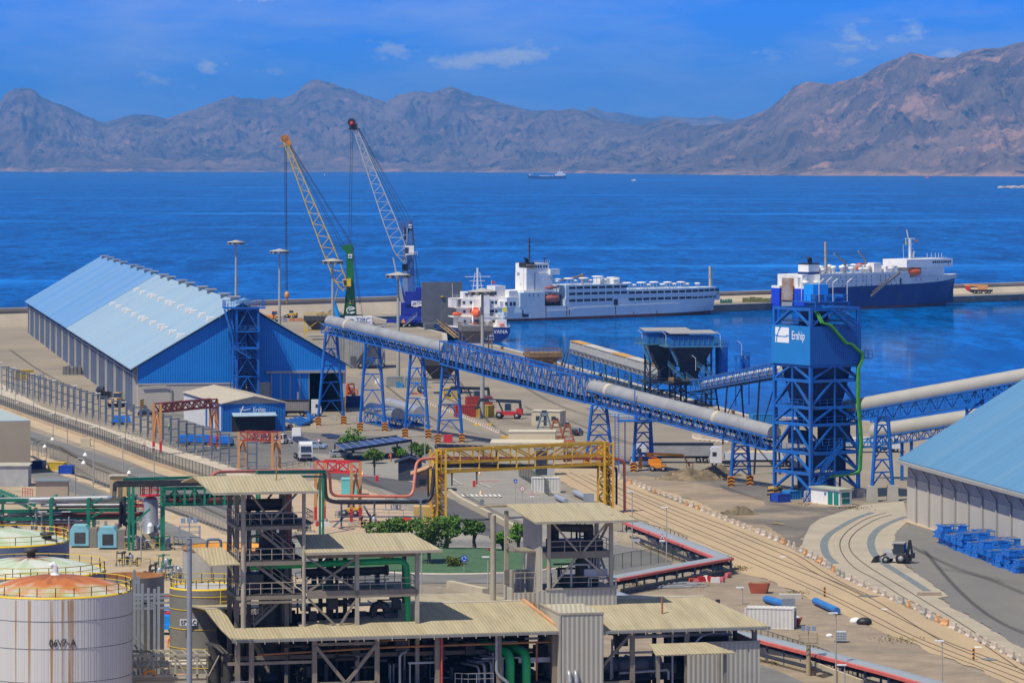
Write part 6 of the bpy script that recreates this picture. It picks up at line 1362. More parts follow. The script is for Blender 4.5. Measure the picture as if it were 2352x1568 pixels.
def stair_tower():
 t=thing('stair_tower','tallest open steel process tower with zigzag stairs under a beige ribbed roof','tower',PO+PX*3.5+PY*6)
 x0,x1=pl(559,1400,4)[0],pl(698,1400,4)[0];y0,y1=4.0,11.0
 z0,zp=0,(13.3,16.75,20.35)
 f=PT()
 f.tube((x0,y0,9.8),(x0,y0,24),.26,8);f.tube((x1,y0,9.9),(x1,y0,24),.2,8)
 make(f,'front_post',frame_lit,t)
 f=PT()
 for x,y in ((x0-.4,5.8),(x0-.4,y1),(x1-1.2,y1),(x1-1.4,6.4),(x0+1.6,y1)):f.b(x-.22,x+.22,y-.22,y+.22,0,24.3)
 make(f,'column',frame_grey,t)
 f=PT()
 for z in zp:f.b(x0-.6,x1+.1,y0,y1,z-.14,z)
 f.b(x1,x1+1.1,5,y1,zp[2]-.14,zp[2])
 make(f,'deck',frame_dark,t)
 f=PT()
 for z in zp+(9.9,):f.b(x0-.6,x1+.2,y0-.12,y0+.1,z-.55,z-.15);f.b(x0-.7,x0-.5,y0,y1,z-.5,z-.15)
 f.b(x0,x1,y0-.1,y0+.1,12.35,12.6)
 make(f,'beam',frame_grey,t)
 f=PT()
 for z in zp:f.rail([(x0-.5,y0-.05,z),(x1+.1,y0-.05,z)],1.15,.07,1.1);f.rail([(x0-.65,y0,z),(x0-.65,y1,z)],1.15,.07,1.2);f.rail([(x0,y1,z),(x1,y1,z)],1.1,.07,1.4)
 f.rail([(x1+.1,y0+1,zp[2]),(x1+1.1,y0+1,zp[2]),(x1+1.1,y1,zp[2])],1.1,.07,1.2)
 make(f,'handrail',frame_lit,t,split=False)
 f=PT();f.stair((x1-1.0,y0+.9,zp[1]),(x0+.9,y0+.9,zp[2]-.1),1.0,1.1,.08);f.stair((x1-1.0,y0+.9,zp[0]),(x0+.8,y0+.9,zp[1]-.1),1.0,1.1,.08);f.stair((x0+1.2,y0+1.6,10),(x1-1.4,y0+1.6,zp[0]-.1),1.0,1.1,.08);f.stair((x0+3,y0+2.6,5),(x0+.6,y0+2.6,9.6),.9)
 make(f,'stair',frame_grey,t,split=False)
 f=PT()
 for a,b in ((20.4,24.0),):f.bar((x0+.3,y0+.1,b),(x0+2.8,y0+.1,a+.4),.22);f.bar((x1-.2,y0+.1,b),(x0+3,y0+.1,a+.4),.22);f.bar((x0+2,y1,20.4),(x1-1.2,y1,24),.2)
 f.bar((x0-.4,5.8,13),(x0-.4,9,16.6),.2);f.bar((x0-.4,9,13),(x0-.4,5.8,9.6),.2);f.bar((x0-.4,5.8,16.7),(x0-.4,9.5,20.2),.2);make(f,'bracing',frame_grey,t,split=False)
 f=PT();f.ext([(-.9-1.0,2.4,23.75),(8.9,2.4,23.75),(7.9,8.2,25.0),(-1.9-1.2,8.2,25.0)],(0,0,-.14));f.ext([(-3.1,8.22,25.0),(7.9,8.22,25.0),(7.4,12,24.2),(-3.8,12,24.2)],(0,0,-.14));make(f,'roof',roof_beige,t,split=False)
 f=PT();f.b(-1.9,8.9,2.2,2.4,23.55,23.8);make(f,'gutter',frame_lit,t)
 f=PT();f.tube((5.2,6.4,24.4),(5.2,6.4,27),.06,6);make(f,'lightning_rod',pipe_rust,t)
 f=PT();f.tube((x0+.4,8,22),(x0+5.2,8,22),.62,12);f.b(x0+.2,x1-.4,5.5,10,20.4,21.1);f.tube((x0+3.4,8.5,4),(x0+3.4,8.5,19),1.15,16);f.tube((x0+3.4,8.5,19),(x0+3.4,8.5,20.3),.7,14);f.lathe(PT().M.inverted()@Vector((0,0,0))*0+Vector((x0+3.4,8.5,17.2)),[(1.5,0),(1.5,.3)],16);f.b(x0+.5,x0+2.2,5,8,13.4,15.2);f.b(x0+3,x1-.4,7,10,16.8,18)
 make(f,'vessel',equip_dark,t,split=False)
 f=PT();f.path([(x1-.9,7,10),(x1-.9,7,24)],.16,8);f.path([(x1-1.6,7.2,10),(x1-1.6,7.2,23)],.12,8);f.path([(x0+1,6,16.8),(x0+1,6,19),(x0+4.8,6,19),(x0+4.8,6,21)],.15,8,.4);make(f,'riser_pipe',frame_grey,t,split=False)
 f=PT();f.tube((x1-1.3,5.8,17.6),(x1-1.3,5.8,24),.11,6);make(f,'red_pipe',pipe_red,t)
 f=PT();f.ext([(-2.0,3.2,17.0-.6),(1.0,3.2,16.5),(.0,8.6,17.7),(-3.2,8.6,17.7)],(0,0,-.12));f.ext([(-3.2,8.62,17.7),(.0,8.62,17.7),(-.2,11.5,17.3),(-4.4,11.5,17.3)],(0,0,-.12));make(f,'side_canopy',roof_beige,t,split=False)
stair_tower()
def exchanger_deck():
 t=thing('exchanger_frame','open steel frame with two dark horizontal vessels and a bright green pipe','plant frame',PO+PX*13+PY*8)
 xa,xb=pl(700,1400,4)[0]+.2,pl(958,1400,4)[0];xm=pl(820,1400,4)[0]
 f=PT();f.ext([(xa-.3,2.7,17.5),(xb+2.4,2.7,17.5),(xb+.2,9.0,18.75),(xa-.3,9.0,18.75)],(0,0,-.14));f.ext([(xa-.3,9.02,18.75),(xb+.2,9.02,18.75),(xb-1.6,13,18.1),(xa-.3,13,18.1)],(0,0,-.14));make(f,'roof',roof_beige,t,split=False)
 f=PT();f.b(xa,xb+2.4,2.5,2.7,17.28,17.55);make(f,'gutter',frame_lit,t)
 f=PT()
 for x in (xm,xb):f.b(x-.2,x+.2,3.8,4.2,0,17.6)
 make(f,'column',frame_lit,t)
 f=PT()
 for x in (xm,xb,xa+2.6,xm-1.6):f.b(x-.2,x+.2,10.8,11.2,0,18)
 make(f,'column',frame_dark,t)
 f=PT();f.b(xa,xb,4,11,13.3,13.5);f.b(xa,xb,3.8,4.0,12.75,13.5);make(f,'deck',frame_grey,t)
 f=PT();f.b(xa,xb+.2,4.0,4.2,16.8,17.1);f.b(xm,xb,10.9,11.1,16.9,17.2)
 for (p,q)in (((xa+.2,4,16.8),(xm,4,13.5)),((xm,4,16.8),(xa+.2,4,13.5)),((xa+.2,4,12.7),(xa+3,4,9.9)),((xm,4,12.7),(xa+3.4,4,9.9)),((xb,4,17),(xb-2,10,17.6)),((xm-1,11,17),(xa+1,11,13.6))):f.bar(p,q,.22)
 make(f,'bracing',frame_grey,t,split=False)
 f=PT();f.rail([(xa,3.9,13.5),(xb,3.9,13.5),(xb,10.8,13.5)],1.15,.07,1.5);f.rail([(xa,10.9,13.5),(xb,10.9,13.5)],1.15,.07,1);make(f,'handrail',frame_lit,t,split=False)
 for x,l in ((xa+.2,4.0),(xm-1.2,5.2)):
  f=PT();f.tube((x,8.2,14.9),(x+l,8.2,15.0),.42,14);f.tube((x,8.2,14.9),(x+.3,8.2,14.9),.6,14);f.tube((x+l-.3,8.2,15),(x+l,8.2,15),.55,14);f.b(x+1,x+1.5,8,8.4,13.5,14.6);f.b(x+l-1.3,x+l-.9,8,8.4,13.5,14.6);make(f,'horizontal_vessel',equip_dark,t,split=False)
 f=PT();f.path([(xa-5.6,5.2,15.95),(xb-.9,5.0,16.3),(xb-.75,5.0,9.8)],.33,14,1.0);make(f,'green_pipe',pipe_green,t)
 f=PT()
 for x in (xm-2.2,xm-1.7,xm-1.2):f.tube((x,9,10),(x,9,17),.14,8)
 f.path([(xb-4,7,10),(xb-4,7,11.6),(xb-2.6,7,11.6),(xb-2.6,7,10)],.42,12,.8);f.b(xb-3,xb-1.6,6,8,9.9,10.8);make(f,'riser_pipe',equip_dark,t,split=False)
 rs=random.Random(9);f=PT();gridfill(f,rs,xa,xb-1,6,12,9.9,12.6,26,'xyzb',(.06,.22));make(f,'pipework',equip_dark,t,split=False)
 f=PT();gridfill(f,rs,xa,xb-2,6,10.5,13.5,14.6,12,'xyz',(.04,.1));make(f,'valve_pipework',rack_green,t,split=False)
exchanger_deck()
def clad_tower():
 t=thing('clad_tower','grey ribbed clad tower block with an open machine deck under a beige roof','tower',PO+PX*34+PY*8)
 xf0,xf1=pl(1286,1450,-.5)[0],pl(1386,1450,-.5)[0]
 f=PT();f.b(xf0,xf1,-.5,8.7,0,11.0);make(f,'stair_block',clad_grey,t)
 f=PT();f.b(xf0-.06,xf1+.06,-.56,-.44,10.95,11.15);f.b(xf0-.06,xf0+.08,-.5,8.7,10.95,11.15);f.b(xf0-.06,xf0+.1,-.58,-.5,0,11);make(f,'parapet_cap',frame_lit,t)
 x0,z_=pl(1256,1370,8.8);x1=pl(1416,1370,8.8)[0]
 f=PT();f.b(x0,x1,8.75,9.0,9.8,12.45);f.b(x1-.2,x1,9,17,9.8,12.45);f.b(x0-1,x0,8.8,9,9.8,12.4);make(f,'plinth_cladding',clad_grey,t)
 f=PT();f.b(x0-.1,x1+.1,8.65,9.05,12.45,12.62);make(f,'plinth_cap',frame_lit,t)
 xw=pl(1242,1370,8.8)[0]
 f=PT();f.b(xw,xw+.2,8.9,17.2,10,20.2);make(f,'clad_wall',clad_grey,t)
 f=PT();f.b(xw-2.6,xw-.02,14.8,15,10,14.0);f.b(xw-2.6,xw-2.45,11,14.8,9.8,12.4);f.b(xw-2.4,xw,11,11.15,9.8,12);make(f,'low_cladding',clad_grey,t)
 f=PT();f.bar((xw-.2,8.9,10.1),(xw-.2,13.6,10.9),.25,.3);f.bar((xw-.3,13.6,11.4),(xw-.2,9,10.4),.12,.3);make(f,'flashing',mat('rust_brown_flashing',(.26,.12,.05),.9,var=.3),t)
 f=PT();f.tube((xw+.9,8.9,10),(xw+.9,8.9,20),.22,8);make(f,'drain_post',frame_lit,t)
 xr=pl(1404,1300,8.9)[0]
 f=PT()
 for x,y in ((xr,9),(xr,15.4),(xw+.6,15.4),(xw-2.3,15)):f.b(x-.2,x+.2,y-.2,y+.2,10,20.2)
 make(f,'column',frame_lit,t)
 f=PT();f.tube((xw-4.2,12.8,9),(xw-4.2,12.8,20),.3,8);make(f,'downpipe',frame_lit,t)
 f=PT();f.b(xw+.3,xr,9,15.4,16.2,16.35);f.b(xw+.3,xr+.1,8.9,9.1,15.7,16.4);f.b(xw-2.4,xw,11,15,16.2,16.35);f.b(x0,x1,9,15.4,12.3,12.42);make(f,'deck',frame_grey,t)
 f=PT();f.rail([(xw+.9,8.9,16.35),(xr,8.9,16.35),(xr,15.2,16.35)],1.15,.07,1.6);f.rail([(x0+.6,8.9,12.6),(x1-.6,8.9,12.6)],1.15,.07,1.8);f.rail([(xw-2.3,11,16.35),(xw-2.3,15,16.35)],1.1,.07,1);f.rail([(xw-2.3,11,13.0),(xw-.1,11,13.0)],1.1,.07,.8);make(f,'handrail',frame_lit,t,split=False)
 xm=(xw+.9+xr)/2
 f=PT()
 for (p,q)in (((xw+1,9,19.8),(xm-.3,9,16.4)),((xr,9,19.8),(xm+.4,9,16.4)),((xm,9,16.2),(xw+1.2,9,12.7)),((xm,9,16.2),(xm+2.4,9,14)),((xr,9.3,19.6),(xr,15,16.4)),((xr,15,16),(xr,9.3,12.8))):f.bar(p,q,.2)
 f.b(xw+.9,xr,8.9,9.1,19.7,20.0)
 make(f,'bracing',frame_lit,t,split=False)
 f=PT();f.ext([(xw-1.1,6.6,19.75),(xr+2.3,6.6,19.75),(xr+.2,14.2,21.0),(xw-2.6,14.2,21.0)],(0,0,-.14));f.ext([(xw-2.6,14.22,21.0),(xr+.2,14.22,21.0),(xr-.6,17,20.5),(xw-5.0,17,20.6)],(0,0,-.14));make(f,'roof',roof_beige,t,split=False)
 f=PT();f.b(xw-1.1,xr+2.3,6.4,6.6,19.55,19.8);make(f,'gutter',frame_lit,t)
 f=PT();f.tube((xw+1.6,11,18.8),(xr-1.5,11,18.5),.42,12);f.tube((xr-2,11.5,12.6),(xr-2,11.5,15.6),1.25,16);f.tube((xr-1.8,11.5,16.4),(xr-1.8,11.5,18.6),.55,12);f.b(xw+1.5,xr-.5,10.4,13,16.4,17.4);f.tube((xw+2.2,12,16.5),(xw+2.2,12,19),.5,10);f.b(xw+3,xw+5,11,13,12.5,13.6);make(f,'machine',equip_dark,t,split=False)
 f=PT();gridfill(f,random.Random(5),xw+1.2,xr-.8,10,14,12.6,15.4,16,'xyz',(.05,.14));gridfill(f,random.Random(6),xw+1.2,xr-.8,10,14,16.4,19.6,12,'xyz',(.05,.12));make(f,'pipework',frame_dark,t,split=False)
 f=PT()
 for i in range(4):f.tube((xm+1.3+i*.32,9.6,14),(xm+1.3+i*.32,9.6,15.8),.08,6)
 f.path([(xm-.9,9.2,12.6),(xm-.9,9.2,15.0),(xm+1.0,9.2,15.0),(xm+1.0,9.2,14.6)],.12,8,.2);f.b(xm+.5,xm+3.0,9.1,9.3,13.7,14.5);f.path([(xm+1,9.2,12.6),(xm+1,9.2,13.6),(xm+4,9.2,13.4)],.1,6,.2);make(f,'grey_pipe',pipe_grey,t,split=False)
clad_tower()
# ---------------------------------------------------------------- storage tanks
def radial_mat(name,c,col,rustc,r0,r1,green):
 m=bpy.data.materials.new(name);m.use_nodes=True;nt=m.node_tree;N=nt.nodes;L=nt.links
 p=N['Principled BSDF'];p.inputs['Roughness'].default_value=.6
 geo=N.new('ShaderNodeNewGeometry');v=N.new('ShaderNodeVectorMath');v.operation='SUBTRACT';v.inputs[1].default_value=c;L.new(geo.outputs['Position'],v.inputs[0])
 sep=N.new('ShaderNodeSeparateXYZ');L.new(v.outputs[0],sep.inputs[0])
 at=N.new('ShaderNodeMath');at.operation='ARCTAN2';L.new(sep.outputs[1],at.inputs[0]);L.new(sep.outputs[0],at.inputs[1])
 ln=N.new('ShaderNodeVectorMath');ln.operation='LENGTH';L.new(v.outputs[0],ln.inputs[0])
 cb=N.new('ShaderNodeCombineXYZ');L.new(at.outputs[0],cb.inputs[0]);sc_=N.new('ShaderNodeMath');sc_.operation='MULTIPLY';sc_.inputs[1].default_value=.09;L.new(ln.outputs['Value'],sc_.inputs[0]);L.new(sc_.outputs[0],cb.inputs[1])
 def noi(scale,det=5):
  n=N.new('ShaderNodeTexNoise');n.inputs['Scale'].default_value=scale;n.inputs['Detail'].default_value=det;L.new(cb.outputs[0],n.inputs[0]);return n.outputs[0]
 def mr(o,a,b,c_=0,d=1):
  r=N.new('ShaderNodeMapRange');r.inputs[1].default_value=a;r.inputs[2].default_value=b;r.inputs[3].default_value=c_;r.inputs[4].default_value=d;L.new(o,r.inputs[0]);return r.outputs[0]
 def mixc(f,a,b):
  x=N.new('ShaderNodeMix');x.data_type='RGBA';L.new(f,x.inputs[0])
  for s_,q in ((6,a),(7,b)):
   if isinstance(q,tuple):x.inputs[s_].default_value=(*q,1)
   else:L.new(q,x.inputs[s_])
  return x.outputs[2]
 def mth(op,a,b):
  m_=N.new('ShaderNodeMath');m_.operation=op;m_.use_clamp=op=='ADD' and False
  for i_,q in enumerate((a,b)):
   if isinstance(q,(int,float)):m_.inputs[i_].default_value=q
   else:L.new(q,m_.inputs[i_])
  return m_.outputs[0]
 cc=mixc(mr(noi(2.2),.45,.62),col,green)
 wob=mr(noi(3.4),.25,.75,-2.4,2.4)
 rr=mth('ADD',ln.outputs['Value'],wob)
 cc=mixc(mr(rr,r0,r1,1,0),cc,rustc)
 cc=mixc(mr(mth('ADD',rr,mr(noi(7.0),.3,.7,-1.2,1.2)),r0*.25,r0*.8,.8,0),cc,tuple(q*.42 for q in rustc))
 L.new(cc,p.inputs['Base Color']);return m
def yellow_rim(t,c,r,z,a0=0,a1=2*math.pi,h=1.05,n=26):
 f=MB();pts=[(c.x+(r-.12)*math.cos(a0+(a1-a0)*i/n),c.y+(r-.12)*math.sin(a0+(a1-a0)*i/n),z)for i in range(n+1)]
 f.rail(pts,h,.075,9);make(f,'handrail',yellow_rail,t,split=False)
 f=MB();f.lathe((c.x,c.y,z),[(r-.75,.03),(r-.05,.03),(r,.16),(r+.02,-.05)],56);make(f,'rim_walkway',yellow_rail,t,split=False)
def tank(nm_label,c,r,z,wallm,domem,rise=1.6,name='storage_tank',bands=(3,6,9.3,12)):
 t=thing(name,nm_label,'tank',(c.x,c.y,0))
 f=MB();f.lathe((c.x,c.y,0),[(r,0),(r,z)],72);make(f,'wall',wallm,t)
 f=MB()
 for b in bands:f.lathe((c.x,c.y,b),[(r+.015,0),(r+.035,.03),(r+.015,.06)],72)
 if bands:make(f,'hoop',mat('dark_hoop',(.14,.14,.14),.7),t,split=False)
 f=MB();f.lathe((c.x,c.y,z),[(r*.999,.02)]+[(r*math.sin(a),rise*(math.cos(a)-math.cos(1.5708*.999)))for a in [1.4,1.2,1.0,.8,.6,.4,.2]]+[(0,rise)],56)if False else f.lathe((c.x,c.y,z),[(r*(1-k/10),rise*(1-(1-k/10)**2)+.02)for k in range(11)],56)
 make(f,'dome',domem,t)
 return t
def tanks():
 cw=mat('tank_ribbed_white',(.58,.56,.51),.5,var=.04,scale=.4,rib=.26,ribamt=.15,ribbump=.2,dirt=(.46,.34,.14),dirtscale=.55,dmix=(.66,.82),stretch=(1,1,.012))
 A=Vector((-45.6,382.6,0))
 dm=radial_mat('rusty_dome_paint',(A.x,A.y,15.7),(.50,.54,.47),(.46,.14,.03),4.6,8.2,(.30,.44,.24))
 t=tank('large white ribbed tank marked 06V7-A with a rust stained dome and yellow rail',A,7.65,14.2,cw,dm,1.6)
 yellow_rim(t,A,7.65,14.25)
 f=MB()
 for an,w_,z0 in ((-1.50,.34,2),(-1.36,.2,5),(-1.79,.3,0),(-1.27,.45,3),(-1.98,.22,6),(-1.23,.18,0)):
  k=w_/7.65/2;f.add([(A.x+7.667*math.cos(an+s_*k),A.y+7.667*math.sin(an+s_*k),z)for s_,z in ((-.5,z0),(.5,z0),(1,14.1),(-1,14.1))],[(0,1,2,3)])
 sm=bpy.data.materials.new('rust_run');sm.use_nodes=True;nt=sm.node_tree;p=nt.nodes['Principled BSDF'];p.inputs['Base Color'].default_value=(.46,.22,.035,1);p.inputs['Roughness'].default_value=.8
 g=nt.nodes.new('ShaderNodeNewGeometry');mp=nt.nodes.new('ShaderNodeMapping');mp.inputs['Scale'].default_value=(7,7,.14);nn=nt.nodes.new('ShaderNodeTexNoise');nn.inputs['Scale'].default_value=1;nn.inputs['Detail'].default_value=6;mr=nt.nodes.new('ShaderNodeMapRange');mr.inputs[1].default_value=.30;mr.inputs[2].default_value=.62;mr.inputs[4].default_value=.75
 nt.links.new(g.outputs['Position'],mp.inputs[0]);nt.links.new(mp.outputs[0],nn.inputs[0]);nt.links.new(nn.outputs[0],mr.inputs[0]);nt.links.new(mr.outputs[0],p.inputs['Alpha'])
 make(f,'rust_streak',sm,t,split=False)
 f=None;mbs=MB()
 for i,ch in enumerate('06V7-A'):
  an=-math.pi/2+.065+i*.0565;c=Vector((A.x+7.72*math.cos(an),A.y+7.72*math.sin(an),9.6));m=text(ch,1.05,black_p,None,c,(-math.sin(an),math.cos(an),0),align='CENTER',squeeze=.8)
  mbs.add(m.v,m.f)
 make(mbs,'lettering',black_p,t,split=False)
 f=MB();f.path([(A.x,A.y,15.6),(A.x,A.y,16.5),(A.x-.2,A.y,16.9),(A.x-.5,A.y,16.7)],.28,8);f.lathe((A.x,A.y,15.7),[(.5,0),(.5,.25),(0,.3)],12);make(f,'vent',mat('white_vent',(.7,.7,.68),.5),t,split=False)
 B=Vector((-50.3,400.7,0));grey_t=mat('blue_grey_tank_wall',(.15,.18,.25),.5,var=.06)
 dm2=radial_mat('pale_green_dome_paint',(B.x,B.y,15.6),(.53,.55,.49),(.24,.075,.03),.9,2.8,(.36,.46,.28))
 t=tank('middle pale green domed tank with a small rust patch under its cap and yellow rails',B,7.8,14.2,grey_t,dm2,1.5,bands=());yellow_rim(t,B,7.8,14.25)
 f=MB();f.lathe((B.x,B.y,15.6),[(.45,0),(.45,.55),(.75,.6),(.75,1.0),(0,1.1)],12);make(f,'vent',equip_dark,t)
 C=Vector((-56.8,424.6,0));dm3=radial_mat('mossy_dome_paint',(C.x,C.y,16.4),(.50,.53,.45),(.42,.26,.06),.2,.9,(.34,.45,.27))
 t=tank('farthest pale domed tank with a broad yellow edge and yellow rails',C,7.7,15,grey_t,dm3,1.4,bands=());yellow_rim(t,C,7.7,15.05)
 f=MB();f.lathe((C.x+5.6,C.y-2.6,15.4),[(.5,0),(.5,.5),(.8,.55),(.8,.8),(0,.9)],12);make(f,'vent',equip_dark,t)
 f=MB();a_=Vector((-61.5,414,15.2));
 for sg in (-.9,.9):f.rail([(-57.6+sg,409.5,15.0),(-63.4+sg,418.5,15.2)],1.1,.08,.5)
 walk=thing('walkway','steep slatted walkway bridging the two far domed tanks','walkway',(-60,414,15));make(f,'handrail',slate_steel,walk,split=False)
 f=MB();f.bar((-57.6,409.5,14.95),(-63.4,418.5,15.15),1.8,.12);make(f,'deck',frame_grey,walk)
 E=Vector((-32.3,403,0));bw=mat('grey_beige_tank_wall',(.21,.20,.175),.6,var=.1,scale=.5)
 t=tank('grey beige banded tank signed 07V3-C with yellow hoops and a flat grey top',E,3.7,12.3,bw,mat('flat_grey_top',(.36,.36,.38),.7),.35,bands=());yellow_rim(t,E,3.7,12.35,n=18)
 f=MB()
 for z in (2.2,4.2,6.2,8.2,10.2,11.6):f.lathe((E.x,E.y,z),[(3.72,0),(3.76,.04),(3.72,.1)],40)
 make(f,'hoop',yellow_rail,t,split=False)
 f=MB();o=Vector((E.x-2.3,E.y-3.84,8.75));f.b(o.x,o.x+1.75,o.y,o.y+.03,o.z,o.z+.68);make(f,'sign_board',letter_white,t)
 mb=text('07V3-C',.62,black_p,None,o+Vector((.1,-.03,.13)),(1,0,0),squeeze=.82);make(mb,'lettering',black_p,t,split=False)
 f=MB()
 for k in range(18):f.bar((E.x+1.9,E.y-3.5,1+k*.6),(E.x+2.7,E.y-3.3,1+k*.6),.07)
 f.bar((E.x+1.9,E.y-3.5,.5),(E.x+1.9,E.y-3.5,12.4),.08);f.bar((E.x+2.7,E.y-3.3,.5),(E.x+2.7,E.y-3.3,12.4),.08);make(f,'ladder',yellow_rail,t,split=False)
 D=Vector((-32.6,441,0));t=thing('open_silo','round pale concrete tank open at the top with an orange lining','tank',D)
 f=MB();f.lathe((D.x,D.y,0),[(5.3,0),(5.3,12.7)],48);make(f,'wall',concrete_grey,t)
 f=MB();f.lathe((D.x,D.y,0),[(5.29,12.7),(5.0,12.72),(5.0,11.9),(0,11.9)],48);make(f,'lining',mat('orange_lining',(.60,.27,.045),.8,var=.1),t)
 f=MB();f.lathe((D.x,D.y,12.7),[(5.32,-.25),(5.4,.02),(5.25,.06)],48,smooth=True);make(f,'rim',mat('rust_rim',(.22,.09,.03),.8),t)
 f=MB()
 for an in (-1.9,-1.35,-.9):f.b(D.x+5.3*math.cos(an)-.12,D.x+5.3*math.cos(an)+.12,D.y+5.3*math.sin(an)-.15,D.y+5.3*math.sin(an)+.1,0,12.4)
 make(f,'buttress',concrete_grey,t)
 f=MB();f.rail([(D.x-6.6,D.y-2,9),(D.x-5.4,D.y-3.5,9),(D.x-4.8,D.y-4.5,9)],1.1,.07,.5);f.path([(D.x-2.2,D.y-4,12.6),(D.x-2.2,D.y-4,14),(D.x-.6,D.y-4,14),(D.x-.6,D.y-4,12.8)],.16,8,.4);make(f,'ladder_landing',slate_steel,t)
 Bs=Vector((-42.0,423,0));t=thing('open_basin','old rusty open topped basin tank behind the grey steel posts','tank',Bs)
 f=MB();f.lathe((Bs.x,Bs.y,0),[(3.6,0),(3.6,11.4)],36);make(f,'wall',bw,t)
 f=MB();f.lathe((Bs.x,Bs.y,0),[(3.59,11.4),(3.4,11.42),(3.4,9.9),(0,9.9)],36);make(f,'lining',mat('brown_rust_lining',(.20,.085,.03),.9,var=.4),t)
tanks()
def lattice_box(mb,a,b,w,h,n,ch,br,up=(0,0,1),side=None):
 "open lattice beam or column between a and b"
 a,b=Vector(a),Vector(b);d=b-a;s=Vector(side).normalized()if side else Vector((-d.y,d.x,0)).normalized();u=d.normalized().cross(s).normalized()
 for i in (-1,1):
  for j in (-1,1):mb.bar(a+s*i*w/2+u*j*h/2,b+s*i*w/2+u*j*h/2,ch)
 for i in range(n):
  p,q=a+d*(i/n),a+d*((i+1)/n)
  for k in (-1,1):
   z=1 if i%2 else -1
   mb.bar(p+s*k*w/2-u*z*h/2,q+s*k*w/2+u*z*h/2,br);mb.bar(p+s*k*w/2-u*h/2,p+s*k*w/2+u*h/2,br)
   mb.bar(p+s*w/2*z+u*k*h/2,q-s*w/2*z+u*k*h/2,br*.8)
amber=mat('amber_gantry_paint',(.62,.36,.02),.5,var=.12,dirt=(.58,.24,.04),dirtscale=.3)
orange_faded=mat('faded_orange_paint',(.56,.25,.08),.55,var=.12,dirt=(.58,.34,.12),dirtscale=.4)
red_paint=mat('signal_red_paint',(.52,.03,.03),.5,var=.12)
maroon=mat('maroon_paint',(.28,.045,.03),.55,var=.2,dirt=(.42,.13,.03),dirtscale=.5)
# ---- yellow pipe gantry over the gate road
def pipe_gantry():
 L0,L1=G(1000,1196),G(1024,1190);d0=605;a=P(1006,1031,d0);b=P(1391,1031,622)
 t=thing('pipe_gantry','yellow lattice pipe gantry spanning the gate road with red and black pipes','gantry',(a.x,a.y,0))
 dx=(b-a);dx.z=0;e=dx.normalized();n=Vector((-e.y,e.x,0))
 for c,nm in ((a,'tower'),(b,'tower')):
  f=MB();lattice_box(f,(c.x,c.y,.0),(c.x,c.y,11.6),1.7,1.9,9,.36,.2,side=e);make(f,nm,amber,t,split=False)
 f=MB()
 for z,w in ((11.5,.42),(9.55,.4),(8.1,.42)):
  for s in (-.9,.9):f.bar(a.xy.to_3d()+n*s+Vector((0,0,z)),b.xy.to_3d()+n*s+Vector((0,0,z)),w*.7,w)
 for i in range(10):
  p=a+dx*(i/9);p.z=0;q=a+dx*((i+1)/9);q.z=0
  for s in (-.9,.9):
   f.bar(p+n*s+Vector((0,0,8.1)),p+n*s+Vector((0,0,11.5)),.24)
   if i<9:f.bar(p+n*s+Vector((0,0,11.4 if i<5 else 9.6)),q+n*s+Vector((0,0,9.6 if i<5 else 11.4)),.2)
  f.bar(p+n*.9+Vector((0,0,11.5)),p-n*.9+Vector((0,0,11.5)),.25)
 make(f,'girder',amber,t,split=False)
 f=MB();c=G(1000,1200);f.b(c.x-3.4,c.x+.3,c.y-1,c.y+2.4,0,2.6);make(f,'base_block',mat('ochre_block',(.52,.34,.10),.8),t)
 t2=thing('red_pipeline','faded red pipeline looping over the gate road and along the green rack','pipe',P(760,1141,600))
 q=lambda x,y,dd:P(x,y,dd)
 f=MB();f.path([q(486,1092,560),q(500,1083,562),q(742,1079,590),q(757,1082,592),q(760,1138,595),q(948,1140,600),q(957,1055,602),q(1000,1051,604),q(1420,1053,623),q(1434,1058,624),q(1435,1172,624)],.24,10,1.3);make(f,'pipe',pipe_salmon,t2)
 f=MB()
 for x in (784,860,966):p=q(x,1140,598);f.bar((p.x,p.y,0),(p.x,p.y,p.z-.6),.3)
 a_,b_=q(775,1148,598),q(970,1148,601);f.bar(a_,b_,.5,.2);f.bar(a_-Vector((0,0,2.6)),b_-Vector((0,0,2.6)),.3,.2);f.bar((q(790,1148,598)-Vector((0,0,2.6))),(q(765,1210,598)),.3);f.bar(q(835,1160,600),q(860,1205,600),.3);make(f,'support',slate_steel,t2,split=False)
 t3=thing('black_pipeline','thick black lagged pipeline hanging under the yellow gantry and dipping before it','pipe',P(760,1155,599))
 f=MB();f.path([q(745,1085,590),q(748,1146,594),q(770,1153,597),q(990,1152,603),q(998,1070,604),q(1015,1068,605),q(1388,1071,623),q(1398,1078,624),q(1397,1160,624)],.33,10,1.5);make(f,'pipe',pipe_black,t3)
 f=MB();f.path([q(1408,1073,625),q(1416,1075,625),q(1416,1158,625)],.18,8,.8);f.path([q(984,1140,604),q(982,1075,604),q(992,1072,604)],.15,8,.6);make(f,'thin_pipe',pipe_black,t3)
pipe_gantry()
